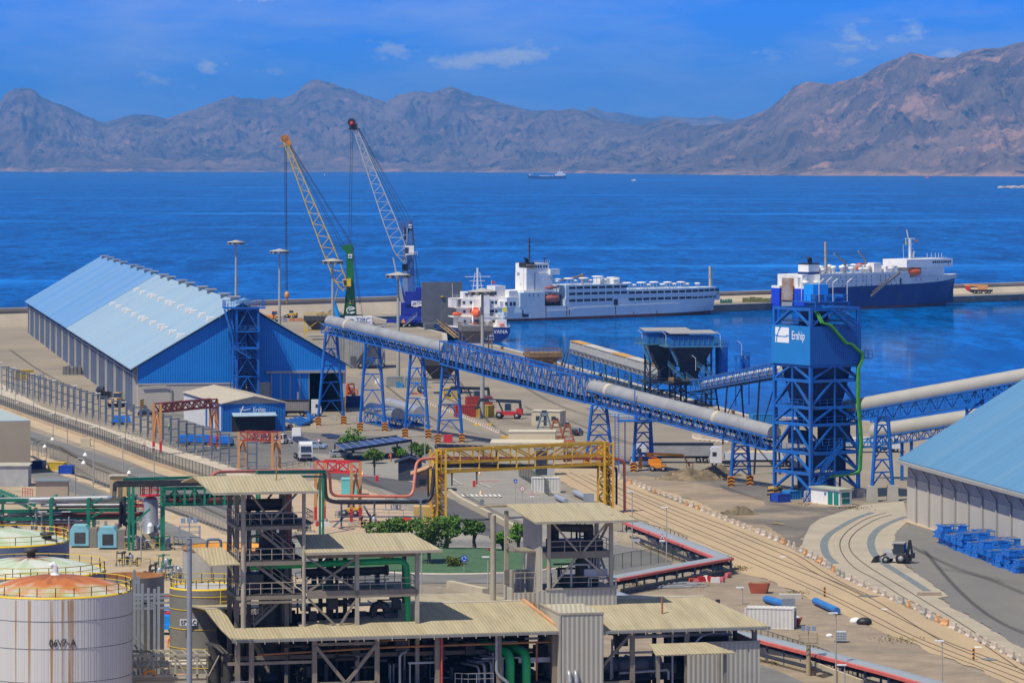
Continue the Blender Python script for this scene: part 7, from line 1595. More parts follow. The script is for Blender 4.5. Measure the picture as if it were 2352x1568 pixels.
# ---- coloured portal gantries
def portal(label,p1,p2,ztop,depth,legm,beamm,low,z0=0,wid=1.7):
 a,b=Vector(p1),Vector(p2);e=(b-a).normalized();n=Vector((-e.y,e.x,0))
 t=thing('portal_gantry',label,'gantry',a,'coloured portal gantries of the pipe route')
 f=MB();g=MB();lo=MB()
 for c in (a,b):
  for s in (-wid/2,wid/2):
   p=c+n*s;f.bar(p+Vector((0,0,2.6)),p+Vector((0,0,ztop)),.46);lo.bar(p+Vector((0,0,z0)),p+Vector((0,0,2.58)),.47)
  s=1 if c==a else -1
  f.bar(c+n*wid/2+Vector((0,0,3)),c+Vector((0,0,ztop-depth)),.28);f.bar(c-n*wid/2+Vector((0,0,3)),c+Vector((0,0,ztop-depth)),.28)
 make(f,'leg',legm,t,split=False);make(lo,'leg_base',low,t)
 lattice_box(g,a+Vector((0,0,ztop-depth/2)),b+Vector((0,0,ztop-depth/2)),wid,depth,max(3,int((b-a).length/1.7)),.26,.2);make(g,'beam',beamm,t,split=False)
 f=MB()
 for c in (a,b):
  for s in (-wid/2,wid/2):p=c+n*s;f.b(p.x-.5,p.x+.5,p.y-.5,p.y+.5,0,.5)
 make(f,'footing',concrete_grey,t)
portal('tall orange and red portal gantry beside the small blue workshop',G(361,1044),G(491,1030),9.9,1.6,orange_faded,maroon,red_paint)
a=G(557,1080);portal('low orange portal gantry with a red lattice top before the small blue workshop',a,G(634,1083),7.2,1.5,orange_faded,maroon,orange_faded,wid=2.8)
portal('orange portal gantry with a red lattice top over the turquoise tank',G(735,1200),G(817,1204),9.8,1.6,orange_faded,red_paint,red_paint,wid=2.8)
# ---- slate grey H-frames, waiting for pipes, in a long row
def h_frames():
 t=thing('pipe_support_frame','slate grey pipe support frame, one of the long row beside the pavement','pipe support',(0,0,0),'grey pipe support frames in the long row')
 f=MB()
 for x in (0,1.75):f.b(x-.13,x+.13,-.13,.13,.4,5.6)
 make(f,'post',slate_steel,t,split=False)
 f=MB();f.b(-.2,1.95,-.12,.12,5.45,5.72);f.b(.13,1.62,-.1,.1,3.45,3.65);f.b(.13,1.62,-.1,.1,1.9,2.1);make(f,'crossbar',slate_steel,t)
 f=MB()
 for x in (0,1.75):f.b(x-.32,x+.32,-.32,.32,0,.42)
 make(f,'footing',concrete_grey,t)
 A=Vector((-128,961,0));B=Vector((-48.5,702,0));n=37
 for i in range(n):
  c=line_pt(A,B,i/(n-1))
  if i==0:place(t,c,.3)
  else:dup(t,c,.3)
h_frames()
# ---- fences
mesh_m=bpy.data.materials.new('fence_mesh');mesh_m.use_nodes=True;nt=mesh_m.node_tree;p=nt.nodes['Principled BSDF'];p.inputs['Base Color'].default_value=(.07,.072,.065,1);p.inputs['Alpha'].default_value=.55;p.inputs['Roughness'].default_value=.7
mesh_g=bpy.data.materials.new('green_fence_mesh');mesh_g.use_nodes=True;p=mesh_g.node_tree.nodes['Principled BSDF'];p.inputs['Base Color'].default_value=(.03,.07,.05,1);p.inputs['Alpha'].default_value=.22;p.inputs['Roughness'].default_value=.7
mesh_l=bpy.data.materials.new('chain_link_mesh');mesh_l.use_nodes=True;p=mesh_l.node_tree.nodes['Principled BSDF'];p.inputs['Base Color'].default_value=(.2,.19,.17,1);p.inputs['Alpha'].default_value=.16;p.inputs['Roughness'].default_value=.7
def fence(label,pts,h,step,mesh,postm,plinth=0,coil=False,name='mesh_fence',group=None,pw=.09):
 q=[G(x,y)for x,y in pts];t=thing(name,label,'fence',q[0],group)
 f=MB();g=MB();pb=MB();cl=MB();i=0
 for a,b in zip(q,q[1:]):
  u=Vector((0,0,1));f.add([a+u*(plinth+.02),b+u*(plinth+.02),b+u*h,a+u*h],[(0,1,2,3)])
  k=max(1,round((b-a).length/step))
  for j in range(k):p=line_pt(a,b,j/k);g.bar(p,p+u*h,pw)
  g.bar(a+u*h,b+u*h,.05)
  if plinth:pb.bar(a+u*plinth/2,b+u*plinth/2,.35,plinth)
  if coil:
   n=int((b-a).length/.8);ring=[]
   for j in range(n*6):an=j*math.pi/3;ring.append(line_pt(a,b,j/(n*6))+u*(h+.3+.38*math.sin(an))+Vector((0,.38*math.cos(an),0)))
   if len(ring)>2:cl.path(ring,.05,3)
 make(f,'mesh',mesh,t,split=False);make(g,'post',postm,t,split=False)
 if plinth:make(pb,'plinth',concrete_tan,t,split=False)
 if coil:make(cl,'razor_wire',mat('razor_wire',(.16,.15,.135),.6),t,split=False)
fence('long dark mesh fence on a tan plinth between the grey frames and the road',[(-60,918),(0,936),(120,980),(230,1018),(338,1062),(450,1098),(520,1122)],3.0,2.6,mesh_m,mat('dark_fence_post',(.04,.045,.042),.6),.7)
fence('chain link fence topped with razor wire beside the plant road',[(75,1050),(95,1046),(136,1060),(215,1108),(300,1142),(420,1180),(520,1230)],2.6,2.8,mesh_l,mat('pale_fence_post',(.3,.28,.24),.6),0,True)
fence('dark green mesh fence running beside the railway apron near the gate',[(1192,1094),(1225,1114),(1262,1140)],2.6,2.0,mesh_m,mat('green_fence_post',(.02,.06,.04),.6))
fence('thin green mesh fence around the road bend below the tracks',[(1410,1310),(1450,1302),(1495,1296),(1530,1290),(1560,1284),(1578,1268),(1540,1250),(1490,1236),(1410,1222)],2.2,2.6,mesh_g,mat('green_fence_post',(.02,.06,.04),.6))
fence('green mesh fence beside the red edged pipe rack at the lower road',[(1700,1476),(1764,1492),(1880,1530),(2000,1580)],2.2,1.6,mesh_g,mat('green_fence_post',(.02,.06,.04),.6))
def wall_line(label,pts,h,w=.35):
 q=[G(x,y)for x,y in pts];f=MB()
 for a,b in zip(q,q[1:]):f.bar(a+Vector((0,0,h/2)),b+Vector((0,0,h/2)),w,h)
 solo(f,'concrete_wall',mat('pale_wall_concrete',(.46,.39,.27),.85,var=.08,dirt=(.36,.30,.2),dirtscale=.2),label,'wall',q[0])
wall_line('curved pale concrete wall around the road bend',[(1402,1240),(1440,1242),(1490,1252),(1540,1268),(1575,1288)],1.3)
wall_line('low pale concrete wall along the lower road',[(1735,1506),(1764,1516),(1850,1540),(1980,1590)],1.4)
wall_line('sloping pale kerb wall dividing the two gate roads',[(1032,1136),(1058,1156),(1110,1182),(1186,1222)],1.0,.6)
wall_line('short pale kerb wall beside the roundabout exit',[(1032,1350),(1060,1356),(1115,1368)],1.0,.9)
# ---- covered pipe rack with a red edge
def cover_rack(label,pts,z=2.3,w=2.4):
 q=[G(x,y,z)for x,y in pts];t=thing('pipe_rack',label,'pipe rack',(q[0].x,q[0].y,0))
 top=MB();red=MB();leg=MB();pp=MB()
 for a,b in zip(q,q[1:]):
  d=b-a;n=Vector((d.y,-d.x,0)).normalized()
  if n.y>0:n=-n
  n=n*w/2
  vs=[]
  for k,hgt in ((1,-.28),(.86,.0),(0,.12),(-.86,0),(-1,-.28)):vs+=[a+n*k+Vector((0,0,hgt)),b+n*k+Vector((0,0,hgt))]
  top.add(vs,[(2*i,2*i+1,2*i+3,2*i+2)for i in range(4)])
  red.bar(a+n*1.04+Vector((0,0,-.22)),b+n*1.04+Vector((0,0,-.22)),.5,.34)
  k=max(2,int(d.length/4.2))
  for i in range(k+1):
   p=line_pt(a,b,i/k)
   for s in (-.8,.8):leg.bar((p.x+n.x*s,p.y+n.y*s,0),(p.x+n.x*s,p.y+n.y*s,z-.3),.26)
   leg.bar(p+n-Vector((0,0,1.1)),p-n-Vector((0,0,1.1)),.2)
  for s,zz,r in ((-.6,-.9,.16),(0,-.9,.2),(.55,-.9,.14),(1.5,-1.5,.18),(1.9,-1.5,.13)):pp.tube(a+n*s+Vector((0,0,zz)),b+n*s+Vector((0,0,zz)),r,7)
 make(top,'cover',mat('grey_rack_cover',(.27,.30,.31),.5,var=.06,scale=.4),t,split=False);make(red,'edge_pipe',mat('coral_edge',(.58,.12,.09),.5),t,split=False)
 make(leg,'leg',slate_steel,t);make(pp,'pipe',pipe_black,t,split=False)
cover_rack('covered grey pipe rack with a red edge bending beside the railway apron',[(1453,1197),(1560,1238),(1664,1278),(1540,1300),(1400,1326)])
cover_rack('covered grey pipe rack with a red edge crossing the dirt below the white container',[(1650,1442),(1740,1460),(1900,1500),(2060,1542),(2230,1590)])
cover_rack('short covered grey pipe rack with a red edge half hidden by the clad tower',[(1390,1352),(1430,1366),(1470,1386)],w=2.0)
# ---- green pipe racks on the left, tall vessel
def green_racks():
 q=lambda x,y,d:P(x,y,d)
 t=thing('pipe_rack','low green steel pipe rack crowded with pipes behind the domed tanks','pipe rack',P(120,1240,575))
 f=MB();dd=572
 for y in (1147,1172,1190):f.bar(q(-30,y+2,dd),q(300,y-2,dd+6),.35,.5)
 f.bar(q(-30,1150,dd+7),q(300,1144,dd+12),.35,.4)
 for x in (-8,117,203,300):p=q(x,1147,dd);f.bar((p.x,p.y,0),p,.5);p2=p+Vector((0,7,0));f.bar((p2.x,p2.y,0),p2,.4);f.bar(p,p2,.4);f.bar(p-Vector((0,0,2.6)),p2-Vector((0,0,2.6)),.3)
 f.bar(q(205,1158,dd),q(235,1143,dd),.25);f.bar(q(205,1190,dd),q(240,1172,dd),.25)
 f.bar(q(-20,1118,dd+30),q(80,1160,dd),.3,.4);f.bar(q(-20,1126,dd+30),q(70,1166,dd),.3,.4)
 for k in range(14):x=-20+k*7;f.bar(q(x,1120+k*2.7,dd+30-k*2),q(x+12,1119+k*2.7,dd+30-k*2),.16)
 make(f,'frame',rack_green,t,split=False)
 rs=random.Random(4);f=MB()
 for k in range(16):
  y=rs.choice((1151,1155,1160,1176,1180,1186,1194,1200));x0=rs.uniform(-30,120);f.tube(q(x0,y,dd+rs.uniform(.5,6)),q(x0+rs.uniform(80,220),y-1,dd+rs.uniform(1,8)),rs.uniform(.1,.3),7)
 for k in range(14):x=rs.uniform(60,300);p=q(x,1190,dd+rs.uniform(1,6));f.tube((p.x,p.y,.3),(p.x,p.y,p.z+rs.uniform(-1,2)),rs.uniform(.1,.28),7)
 make(f,'pipe',pipe_grey,t,split=False)
 f=MB();f.tube(q(130,1183,dd+3),q(330,1180,dd+6),.35,8);f.tube(q(0,1200,dd+3),q(170,1198,dd+4),.5,8);make(f,'maroon_pipe',mat('maroon_pipe',(.13,.03,.03),.6),t)
 f=MB();f.tube(q(128,1162,dd+2),q(330,1160,dd+5),.3,8);f.path([q(284,1140,dd+1),q(284,1200,dd),q(292,1205,dd)],.35,8,.8);f.tube(q(277,1150,dd),q(277,1210,dd),.2,8);make(f,'black_pipe',pipe_black,t)
 f=MB();rs=random.Random(8)
 for k in range(34):x=rs.uniform(125,320);y=rs.uniform(1200,1232);p=G(x,y);f.box((p.x,p.y,rs.uniform(.3,1.6)),(rs.uniform(.3,1.2),rs.uniform(.3,1),rs.uniform(.4,1.4)))
 make(f,'pump',mat('mixed_grey_pump',(.22,.23,.22),.5,var=.5,scale=.9,col2=(.05,.22,.13),mix=(.5,.6)),t)
 f=MB();rs=random.Random(18)
 for k in range(26):x=rs.uniform(120,200);p=G(x,rs.uniform(1206,1240));h=rs.uniform(.6,2.6);f.tube((p.x,p.y,0),(p.x,p.y,h),.12,6);f.tube((p.x,p.y,h),(p.x+rs.uniform(-1.6,1.6),p.y,h),.12,6)
 make(f,'hydrant_pipework',red_paint,t)
 f=MB();f.rail([q(52,1140,dd+8),q(75,1143,dd+4)],1.3,.08,1.1);make(f,'red_railing',red_paint,t)
 t=thing('pipe_bridge','high green pipe bridge carrying a wide black pipe bundle towards the stair tower','pipe bridge',P(300,1240,590));dd=560
 f=MB();f.bar(q(283,1100,dd),q(520,1094,dd+6),.35,.4);f.bar(q(283,1100,dd+4),q(520,1094,dd+10),.3);f.bar(q(372,1122,dd),q(530,1119,dd+6),.4,.5);f.bar(q(372,1158,dd),q(560,1155,dd+8),.4,.5)
 for x in (296,306,371,376,590,596,735,742):p=q(x,1098,dd+(2 if x<560 else 10));f.bar((p.x,p.y,0),p,.34)
 for k in range(8):
  x=378+k*23;f.bar(q(x,1122,dd+1),q(x,1158,dd+1),.3);f.bar(q(x,1122 if k%2 else 1158,dd+1),q(x+23,1158 if k%2 else 1122,dd+2),.22);
 f.bar(q(590,1084,dd+10),q(745,1083,dd+18),.4,.5);f.bar(q(600,1094,dd+10),q(745,1094,dd+18),.3)
 f.bar(q(302,1205,dd),q(345,1168,dd),.3);make(f,'frame',rack_green,t,split=False)
 f=MB()
 for k in range(4):f.path([q(262+k*.8,1128,dd-1),q(262+k,1106+k*3,dd-1),q(530,1102+k*3,dd+3)],.2,7,.5)
 f.tube(q(372,1140,dd+2),q(540,1136,dd+6),.3,8);make(f,'pipe_bundle',pipe_black,t,split=False)
 f=MB();f.tube(q(372,1150,dd+2),q(560,1147,dd+6),.42,8);make(f,'maroon_pipe',mat('maroon_pipe',(.13,.03,.03),.6),t)
 f=MB();f.path([q(250,1144,572),q(262,1141,568),q(264,1110,562)],.35,8,1);f.path([q(262,1144,572),q(276,1142,568),q(277,1112,562)],.35,8,1);f.tube(q(-20,1150,574),q(252,1144,574),.5,8);make(f,'grey_pipe',pipe_grey,t,split=False)
 c=G(346,1254);t=thing('pressure_vessel','upright grey vessel with a red railed platform on its head','vessel',c)
 f=MB();f.lathe(c,[(1.25,2.0),(1.1,2.1),(1.1,6.7),(.95,7.15),(.5,7.4),(0,7.5)],24);f.path([c+Vector((1,-.8,3)),c+Vector((1.6,-1.2,3))],.45,10);make(f,'shell',mat('grey_vessel',(.26,.28,.31),.4,metal=.2),t)
 f=MB();f.lathe(c,[(1.3,0),(1.25,2.0)],24);f.lathe(c,[(1.75,0),(1.75,.4),(1.2,.4)],16);make(f,'skirt',mat('tan_skirt',(.36,.29,.19),.8,var=.2),t)
 f=MB();f.lathe(c,[(.2,7.5),(1.6,7.5),(1.6,7.7),(.2,7.7)],16,smooth=False);f.rail([c+Vector((1.5*math.cos(k*.7854),1.5*math.sin(k*.7854),7.7))for k in range(9)],1.3,.12,1.2);f.rail([c+Vector((-2.4,-.6,5.4)),c+Vector((-1.2,-.6,5.4))],1.3,.12,.6)
 for k in range(11):f.bar(c+Vector((1.2,-.4,.6+k*.65)),c+Vector((1.8,-.4,.6+k*.65)),.1)
 f.bar(c+Vector((1.8,-.4,.4)),c+Vector((1.8,-.4,7.6)),.12);make(f,'platform',red_paint,t,split=False)
green_racks()
def steel_posts():
 t=thing('steel_framework','unfinished galvanised steel framework between the rusty dome and the grey banded tank','framework',G(345,1480));dd=408
 f=MB();q=lambda x,y,d=dd:P(x,y,d)
 for x,y,d in ((309,1308,412),(318,1322,410),(327,1340,408),(341,1350,407),(355,1352,406),(364.5,1347,405)):p=q(x,y,d);f.bar((p.x,p.y,0),p,.28)
 for x0,y0,x1,y1 in ((306,1366,398,1364),(306,1374,398,1372),(306,1385,400,1383),(306,1397,398,1395),(327,1384,341,1384),(341,1384,356,1396),(309,1332,318,1340),(355,1366,362,1372)):f.bar(q(x0,y0),q(x1,y1),.22)
 for x,y in ((309,1460),(356,1428),(309,1480)):f.bar(q(x,y),q(x+7,y+9),.2)
 make(f,'frame',galv_beam,t,split=False)
 t=thing('truss_bridge','pale grey steel truss pipe bridge in front of the grey banded tank','pipe bridge',P(385,1520,386));dd=386
 f=MB();q=lambda x,y,d=dd:P(x,y,d)
 for y,d in ((1504,dd),(1494,dd+5),(1551,dd),(1530,dd+5),(1566,dd)):f.bar(q(298,y+1,d),q(474,y-1,d),.2,.26)
 for k in range(4):
  x=303+k*50;f.bar(q(x,1504),q(x,1552),.2);f.bar(q(x,1504),q(x+25,1552),.13);f.bar(q(x+50,1504),q(x+25,1552),.13);f.bar(q(x+4,1504),q(x-12,1493,dd+5),.14);f.bar(q(x+28,1504),q(x+14,1493,dd+5),.14);f.bar(q(x+25,1493,dd+5),q(x+25,1531,dd+5),.14)
 make(f,'frame',mat('pale_tan_steel',(.38,.34,.26),.6,var=.12),t,split=False)
 f=MB();f.tube(q(300,1528,dd+2),q(474,1524,dd+2),.22,8);f.tube(q(300,1558,dd+2),q(474,1554,dd+2),.3,8);f.tube(q(300,1520,dd+3),q(474,1516,dd+3),.14,8);make(f,'pipe',mat('pale_pipe',(.46,.42,.33),.5),t,split=False)
 f=MB();f.tube(q(330,1550,dd+2),q(430,1548,dd+2),.1,6);f.path([q(330,1556,dd),q(334,1540,dd),q(356,1540,dd),q(358,1556,dd)],.14,6,.3);make(f,'orange_pipe',orange_p,t)
steel_posts()
tyre=mat('black_tyre',(.02,.02,.02),.8,var=.2)
hub=mat('wheel_hub',(.3,.3,.3),.5)
car_glass=mat('car_glass',(.03,.04,.05),.1,spec=.8)
cream=mat('cream_render',(.50,.44,.31),.85,var=.06,scale=.4,dirt=(.40,.34,.24),dirtscale=.3)
tan_panel=mat('tan_wall_panel',(.40,.33,.23),.8,var=.05,scale=.2)
red_box=mat('red_container_paint',(.36,.045,.03),.55,var=.12,rib=.5,ribamt=.3)
white_box=mat('white_container_paint',(.62,.60,.55),.55,var=.08,rib=.5,ribamt=.3,dirt=(.42,.27,.15),dirtscale=.5,dmix=(.62,.75))
blue_boxc=mat('blue_container_paint',(.02,.22,.52),.5,var=.1,rib=.5,ribamt=.25)
grey_box=mat('grey_container_paint',(.30,.32,.31),.6,var=.1,rib=.5,ribamt=.25)
yellow_box=mat('yellow_container_paint',(.60,.42,.05),.55,var=.1,rib=.5,ribamt=.25)
bright_blue=mat('bright_blue_panel',(.01,.30,.80),.4)
def wheel(t,x,y,r,w,nm='wheel'):
 f=MB();f.M=Matrix.Translation(Vector((x,y,r)))@Matrix.Rotation(R(90),4,'X');f.lathe((0,0,-w/2),[(0,0),(r,0),(r,w),(0,w)],14);q=make(f,nm,tyre,t,origin=(0,0,0),split=False)
 f=MB();f.M=Matrix.Translation(Vector((x,y,r)))@Matrix.Rotation(R(90),4,'X');f.lathe((0,0,-w/2-.02),[(0,0),(r*.5,0),(r*.5,w+.04),(0,w+.04)],10);make(f,'rim',hub,q,origin=(0,0,0),split=False)
def lmake(f,nm,m,t,**k):return make(f,nm,m,t,origin=(0,0,0),**k)
def local(name,label,cat,group=None):
 return thing(name,label,cat,(0,0,0),group)
def car(label,c,rz,m,kind='car'):
 t=local('parked_'+kind,label,kind);L,W,H=(4.4,1.8,1.48)if kind=='car' else (4.6,1.85,1.95)
 f=MB();f.ext([(-L/2,-W/2,.3),(L/2,-W/2,.3),(L/2,-W/2,.72),(L*.27,-W/2,.95),(-L*.46,-W/2,1.0),(-L/2,-W/2,.85)],(0,W,0))
 tp=[(-L*.46,.98),(-L*.36,H),(L*.06,H),(L*.27,.95)]if kind=='car' else [(-L*.49,.98),(-L*.47,H),(L*.14,H),(L*.3,.95)]
 vs=[(x,s*(W/2-(.02 if z<1.1 else .17)),z)for s in (-1,1)for x,z in tp];f.add(vs,[(0,1,2,3),(7,6,5,4),(1,5,6,2),(0,4,5,1),(3,2,6,7)]);lmake(f,'body',m,t)
 f=MB()
 for s in (-1,1):y=lambda z:s*(W/2-.02-(z-.98)/(H-.98)*.15+.015);f.ext([(tp[0][0]+.25,y(1.04),1.04),(tp[3][0]-.25,y(1.04),1.04),(tp[2][0]-.02,y(H-.1),H-.1),(tp[1][0]+.1,y(H-.1),H-.1)],(0,.01*s,0))
 f.ext([(tp[3][0]-.04,-W/2+.18,1.0),(tp[3][0]-.04,W/2-.18,1.0),(tp[2][0]+.06,W/2-.28,H-.06),(tp[2][0]+.06,-W/2+.28,H-.06)],(.03,0,.03));f.ext([(tp[0][0]-.01,-W/2+.2,1.06),(tp[0][0]-.01,W/2-.2,1.06),(tp[1][0]-.03,W/2-.28,H-.08),(tp[1][0]-.03,-W/2+.28,H-.08)],(-.02,0,.02))
 lmake(f,'window',car_glass,t,split=False)
 f=MB()
 for s in (-1,1):f.box((-L/2-.005,s*.68,.78),(.04,.3,.14))
 lmake(f,'tail_light',red_paint,t)
 for x in (-L*.31,L*.31):
  for y in (-W/2+.08,W/2-.08):wheel(t,x,y,.32,.2)
 place(t,c,rz)
paint=lambda n,c:mat(n,c,.3,var=.03,spec=.6)
black_car,silver_car,white_car=paint('black_car_paint',(.015,.018,.025)),paint('silver_car_paint',(.36,.39,.42)),paint('white_car_paint',(.66,.66,.65))
for lb,x,y,rz,m,k in (('black hatchback standing alone on the quay beside the rusty grabs',1325,999,75,black_car,'car'),('dark saloon parked at the corner of the long warehouse',339,956,10,black_car,'car'),('dark blue car behind the black excavator bucket by the warehouse wall',236,900,70,paint('navy_car_paint',(.02,.03,.09)),'car'),('white van parked at the wall of the small blue workshop',647,1018,80,white_car,'van'),('second white van, half hidden by the low orange portal gantry',612,1016,80,white_car,'van'),('silver car parked behind the blurred white lorry cab',688,1017,20,silver_car,'car'),('pale blue car beside the give way sign',726,1030,-20,paint('pale_blue_car_paint',(.25,.34,.46)),'car'),('white van under the caged service platform of the blue conveyor',1476,1070,5,white_car,'van'),('maroon car behind the bright blue trailers',524,1021,85,paint('maroon_car_paint',(.15,.015,.02)),'car'),('grey car in the shade of the tilted solar canopy',783,1050,10,silver_car,'car')):
 car(lb,G(x,y),R(rz),m,k)
def truck(label,c,rz,boxm,kind,cabm=white_car,load=None,L=11.5,stripe=None):
 t=local('lorry',label,'lorry')
 f=MB();f.ext([(0,-1.22,.75),(2.2,-1.22,.75),(2.28,-1.22,1.7),(2.05,-1.22,3.3),(1.7,-1.22,3.75),(0,-1.22,3.75)],(0,2.44,0));q=lmake(f,'cab',cabm,t)
 f=MB();f.ext([(2.29,-1.05,1.85),(2.29,1.05,1.85),(2.09,1.0,2.95),(2.09,-1.0,2.95)],(.03,0,0));f.box((1.35,0,2.4),(.8,2.48,.8));f.box((2.26,0,1.2),(.06,1.9,.5));lmake(f,'window',car_glass,t,split=False)
 f=MB();f.b(-2.8,2.1,-1.1,1.1,.65,1.0);f.b(-L-1,-1.6,-.5,.5,.9,1.3);f.b(-1.5,-.4,-1.15,1.15,.5,1.05);lmake(f,'chassis',black_p,t)
 f=MB();z0,z1=1.35,3.4 if kind!='flat' else 2.75
 x0,x1=-L-1.2,-.6
 f.b(x0,x1,-1.25,-1.17,z0,z1);f.b(x0,x1,1.17,1.25,z0,z1);f.b(x0,x0+.08,-1.17,1.17,z0,z1);f.b(x1-.08,x1,-1.17,1.17,z0,z1);f.b(x0+.08,x1-.08,-1.17,1.17,z0,z0+.1);lmake(f,'trailer_body',boxm,t)
 f=MB()
 if kind=='tip':
  f.b(x0-.05,x1+.05,-1.3,1.3,z1+.01,z1+.35);lmake(f,'tarpaulin',black_p,t)
  f=MB()
  for i in range(16):x=x0+.3+i*(x1-x0-.6)/15;f.box((x,-1.27,(z0+z1)/2),(.1,.06,z1-z0-.05))
  lmake(f,'side_rib',hub,t,split=False)
 else:
  f.taper(x0+.1,x1-.1,-1.15,1.15,z1-.5,z1+.25,.8,.7);lmake(f,'load',load or cream,t)
  f=MB();f.b(x0,x1,-1.27,-1.252,z0+.65,z0+.9)
  for i in range(5):x=x0+i*(x1-x0)/4;f.b(x-.05,x+.05,-1.28,-1.255,z0,z1)
  lmake(f,'side_stripe',stripe or bright_blue,t,split=False)
 for x in (1.35,-2.0,-L+1.6,-L+.3,-L-1+.0):
  for y in (-1.0,1.0):wheel(t,x,y,.5,.35)
 place(t,c,rz)
truck('white lorry with pale blue striped trailer waiting beside the square blue tower',G(1657,1071),R(180),mat('pale_trailer',(.50,.53,.55),.5),'flat',load=mat('sand_load',(.5,.37,.23),.9))
truck('lorry with a ribbed grey tipper trailer driving past the caged platform',G(1484,1062),R(180),mat('grey_tipper',(.32,.32,.31),.5),'tip')
truck('white dump truck with a grey ribbed body before the open warehouse door',G(715,956),R(2),mat('grey_brown_tipper',(.22,.20,.18),.6),'tip',L=7.5)
truck('white lorry cab facing the road beside the silver car',G(700,1058),R(-80),mat('grey_tipper',(.32,.32,.31)),'tip',L=7)
truck('white lorry behind the legs of the lower beige conveyor',G(2040,1038),R(5),mat('white_trailer',(.6,.6,.58),.5),'flat')
# ---- earth movers
def backhoe():
 t=local('backhoe_loader','white backhoe loader driving on the dark yard near the curved track','backhoe loader');w=mat('dusty_white_loader',(.34,.33,.31),.5)
 f=MB();f.b(-1.2,1.9,-.6,.6,.7,1.5);f.taper(.6,2.0,-.55,.55,1.5,1.9,.15,.1);lmake(f,'body',w,t)
 f=MB();f.b(-1.1,.5,-.75,.75,2.7,2.88);lmake(f,'roof',w,t)
 f=MB();f.taper(-1.1,.5,-.72,.72,1.4,2.7,.1,.06);lmake(f,'cab_glass',car_glass,t)
 f=MB()
 for y in (-.55,.55):f.bar((1.4,y,1.3),(2.9,y,.6),.18)
 f.ext([(2.8,-1.1,.1),(3.5,-1.1,.1),(3.0,-1.1,.9),(2.8,-1.1,.9)],(0,2.2,0));lmake(f,'front_bucket',black_p,t,split=False)
 f=MB();f.bar((-1.3,0,1),(-1.7,0,3.2),.34);f.bar((-1.7,0,3.2),(-2.0,0,1.4),.28);f.ext([(-2.3,-.4,.8),(-1.8,-.4,.8),(-1.9,-.4,1.4),(-2.3,-.4,1.5)],(0,.8,0));f.b(-1.7,-1.3,-1.1,1.1,.3,1.2);lmake(f,'rear_arm',black_p,t,split=False)
 for x,r in ((-.7,.75),(1.4,.5)):
  for y in (-.95,.95):wheel(t,x,y,r,.4)
 place(t,G(2062,1293),R(160),(1.05,1.05,1.05))
backhoe()
def loader(label,c,rz,m,sc_=1):
 t=local('wheel_loader',label,'wheel loader')
 f=MB();f.b(-3,-.4,-1.1,1.1,1.0,2.3);f.b(-.4,1.4,-.6,.6,1.0,1.9);lmake(f,'body',m,t)
 f=MB();f.taper(-1.0,.6,-.75,.75,2.3,3.4,.12,.1);lmake(f,'cab_glass',car_glass,t);f=MB();f.b(-1.0,.6,-.75,.75,3.41,3.55);lmake(f,'cab_roof',m,t)
 f=MB()
 for y in (-.5,.5):f.bar((.8,y,1.9),(3.0,y,.7),.28)
 lmake(f,'lift_arm',m,t);f=MB();f.ext([(2.9,-1.5,.1),(4.1,-1.5,.1),(3.3,-1.5,1.3),(2.9,-1.5,1.2)],(0,3,0));lmake(f,'bucket',hub,t)
 for x in (-2.0,1.3):
  for y in (-1.15,1.15):wheel(t,x,y,.85,.6)
 place(t,c,rz,(sc_,)*3)
loader('orange wheel loader at the breakwater end of the quay near the hanging hook',G(632,738),R(-20),orange_p,1.05);loader('cream and orange wheel loader backing towards the long warehouse wall',G(271,934),R(70),mat('cream_orange',(.58,.40,.18),.5),.95)
loader('small yellow loader behind the first wheel loader on the quay',G(668,730),R(160),yellow_p,.8);loader('yellow digger under the red pipeline supports',G(805,1184),R(160),yellow_p,.6)
def reach_stacker(label,c,rz,m,dark):
 t=local('reach_stacker',label,'reach stacker')
 f=MB();f.b(-3.6,2.4,-1.2,1.2,.9,1.8);f.b(-4.0,-2.6,-1.3,1.3,1.0,2.5);lmake(f,'body',m,t)
 f=MB();f.taper(-1.2,.4,-1.0,.4,2.0,3.7,.1,.08);lmake(f,'cab',car_glass,t)
 f=MB();f.bar((-3.6,0,4.2),(6.5,0,4.6),.7,.8);f.bar((.8,0,1.6),(2.0,0,4.2),.35);f.bar((-3.6,0,1.8),(-3.4,0,4.4),1.2,.5);f.bar((6.5,0,4.6),(7.2,0,3.0),.5);f.b(6.9,7.6,-2.4,2.4,2.4,2.9);lmake(f,'boom',dark,t,split=False)
 if 'red' in label[:4]:mb=text('Linde',.75,letter_white,None,(4.2,.38,4.2),(-1,0,0));lmake(mb,'lettering',letter_white,t,split=False)
 for x,r in ((1.6,.9),(-2.8,.75)):
  for y in (-1.3,1.3):wheel(t,x,y,r,.7)
 place(t,c,rz,(.9,.9,.9))
reach_stacker('red reach stacker with a long black boom beside the yellow cage',G(1163,961),R(172),red_paint,mat('dark_boom',(.025,.035,.045),.5));reach_stacker('teal reach stacker half hidden behind the red containers',G(1092,930),R(192),mat('teal_paint',(.02,.22,.26),.5),mat('dark_boom',(.025,.035,.045)))
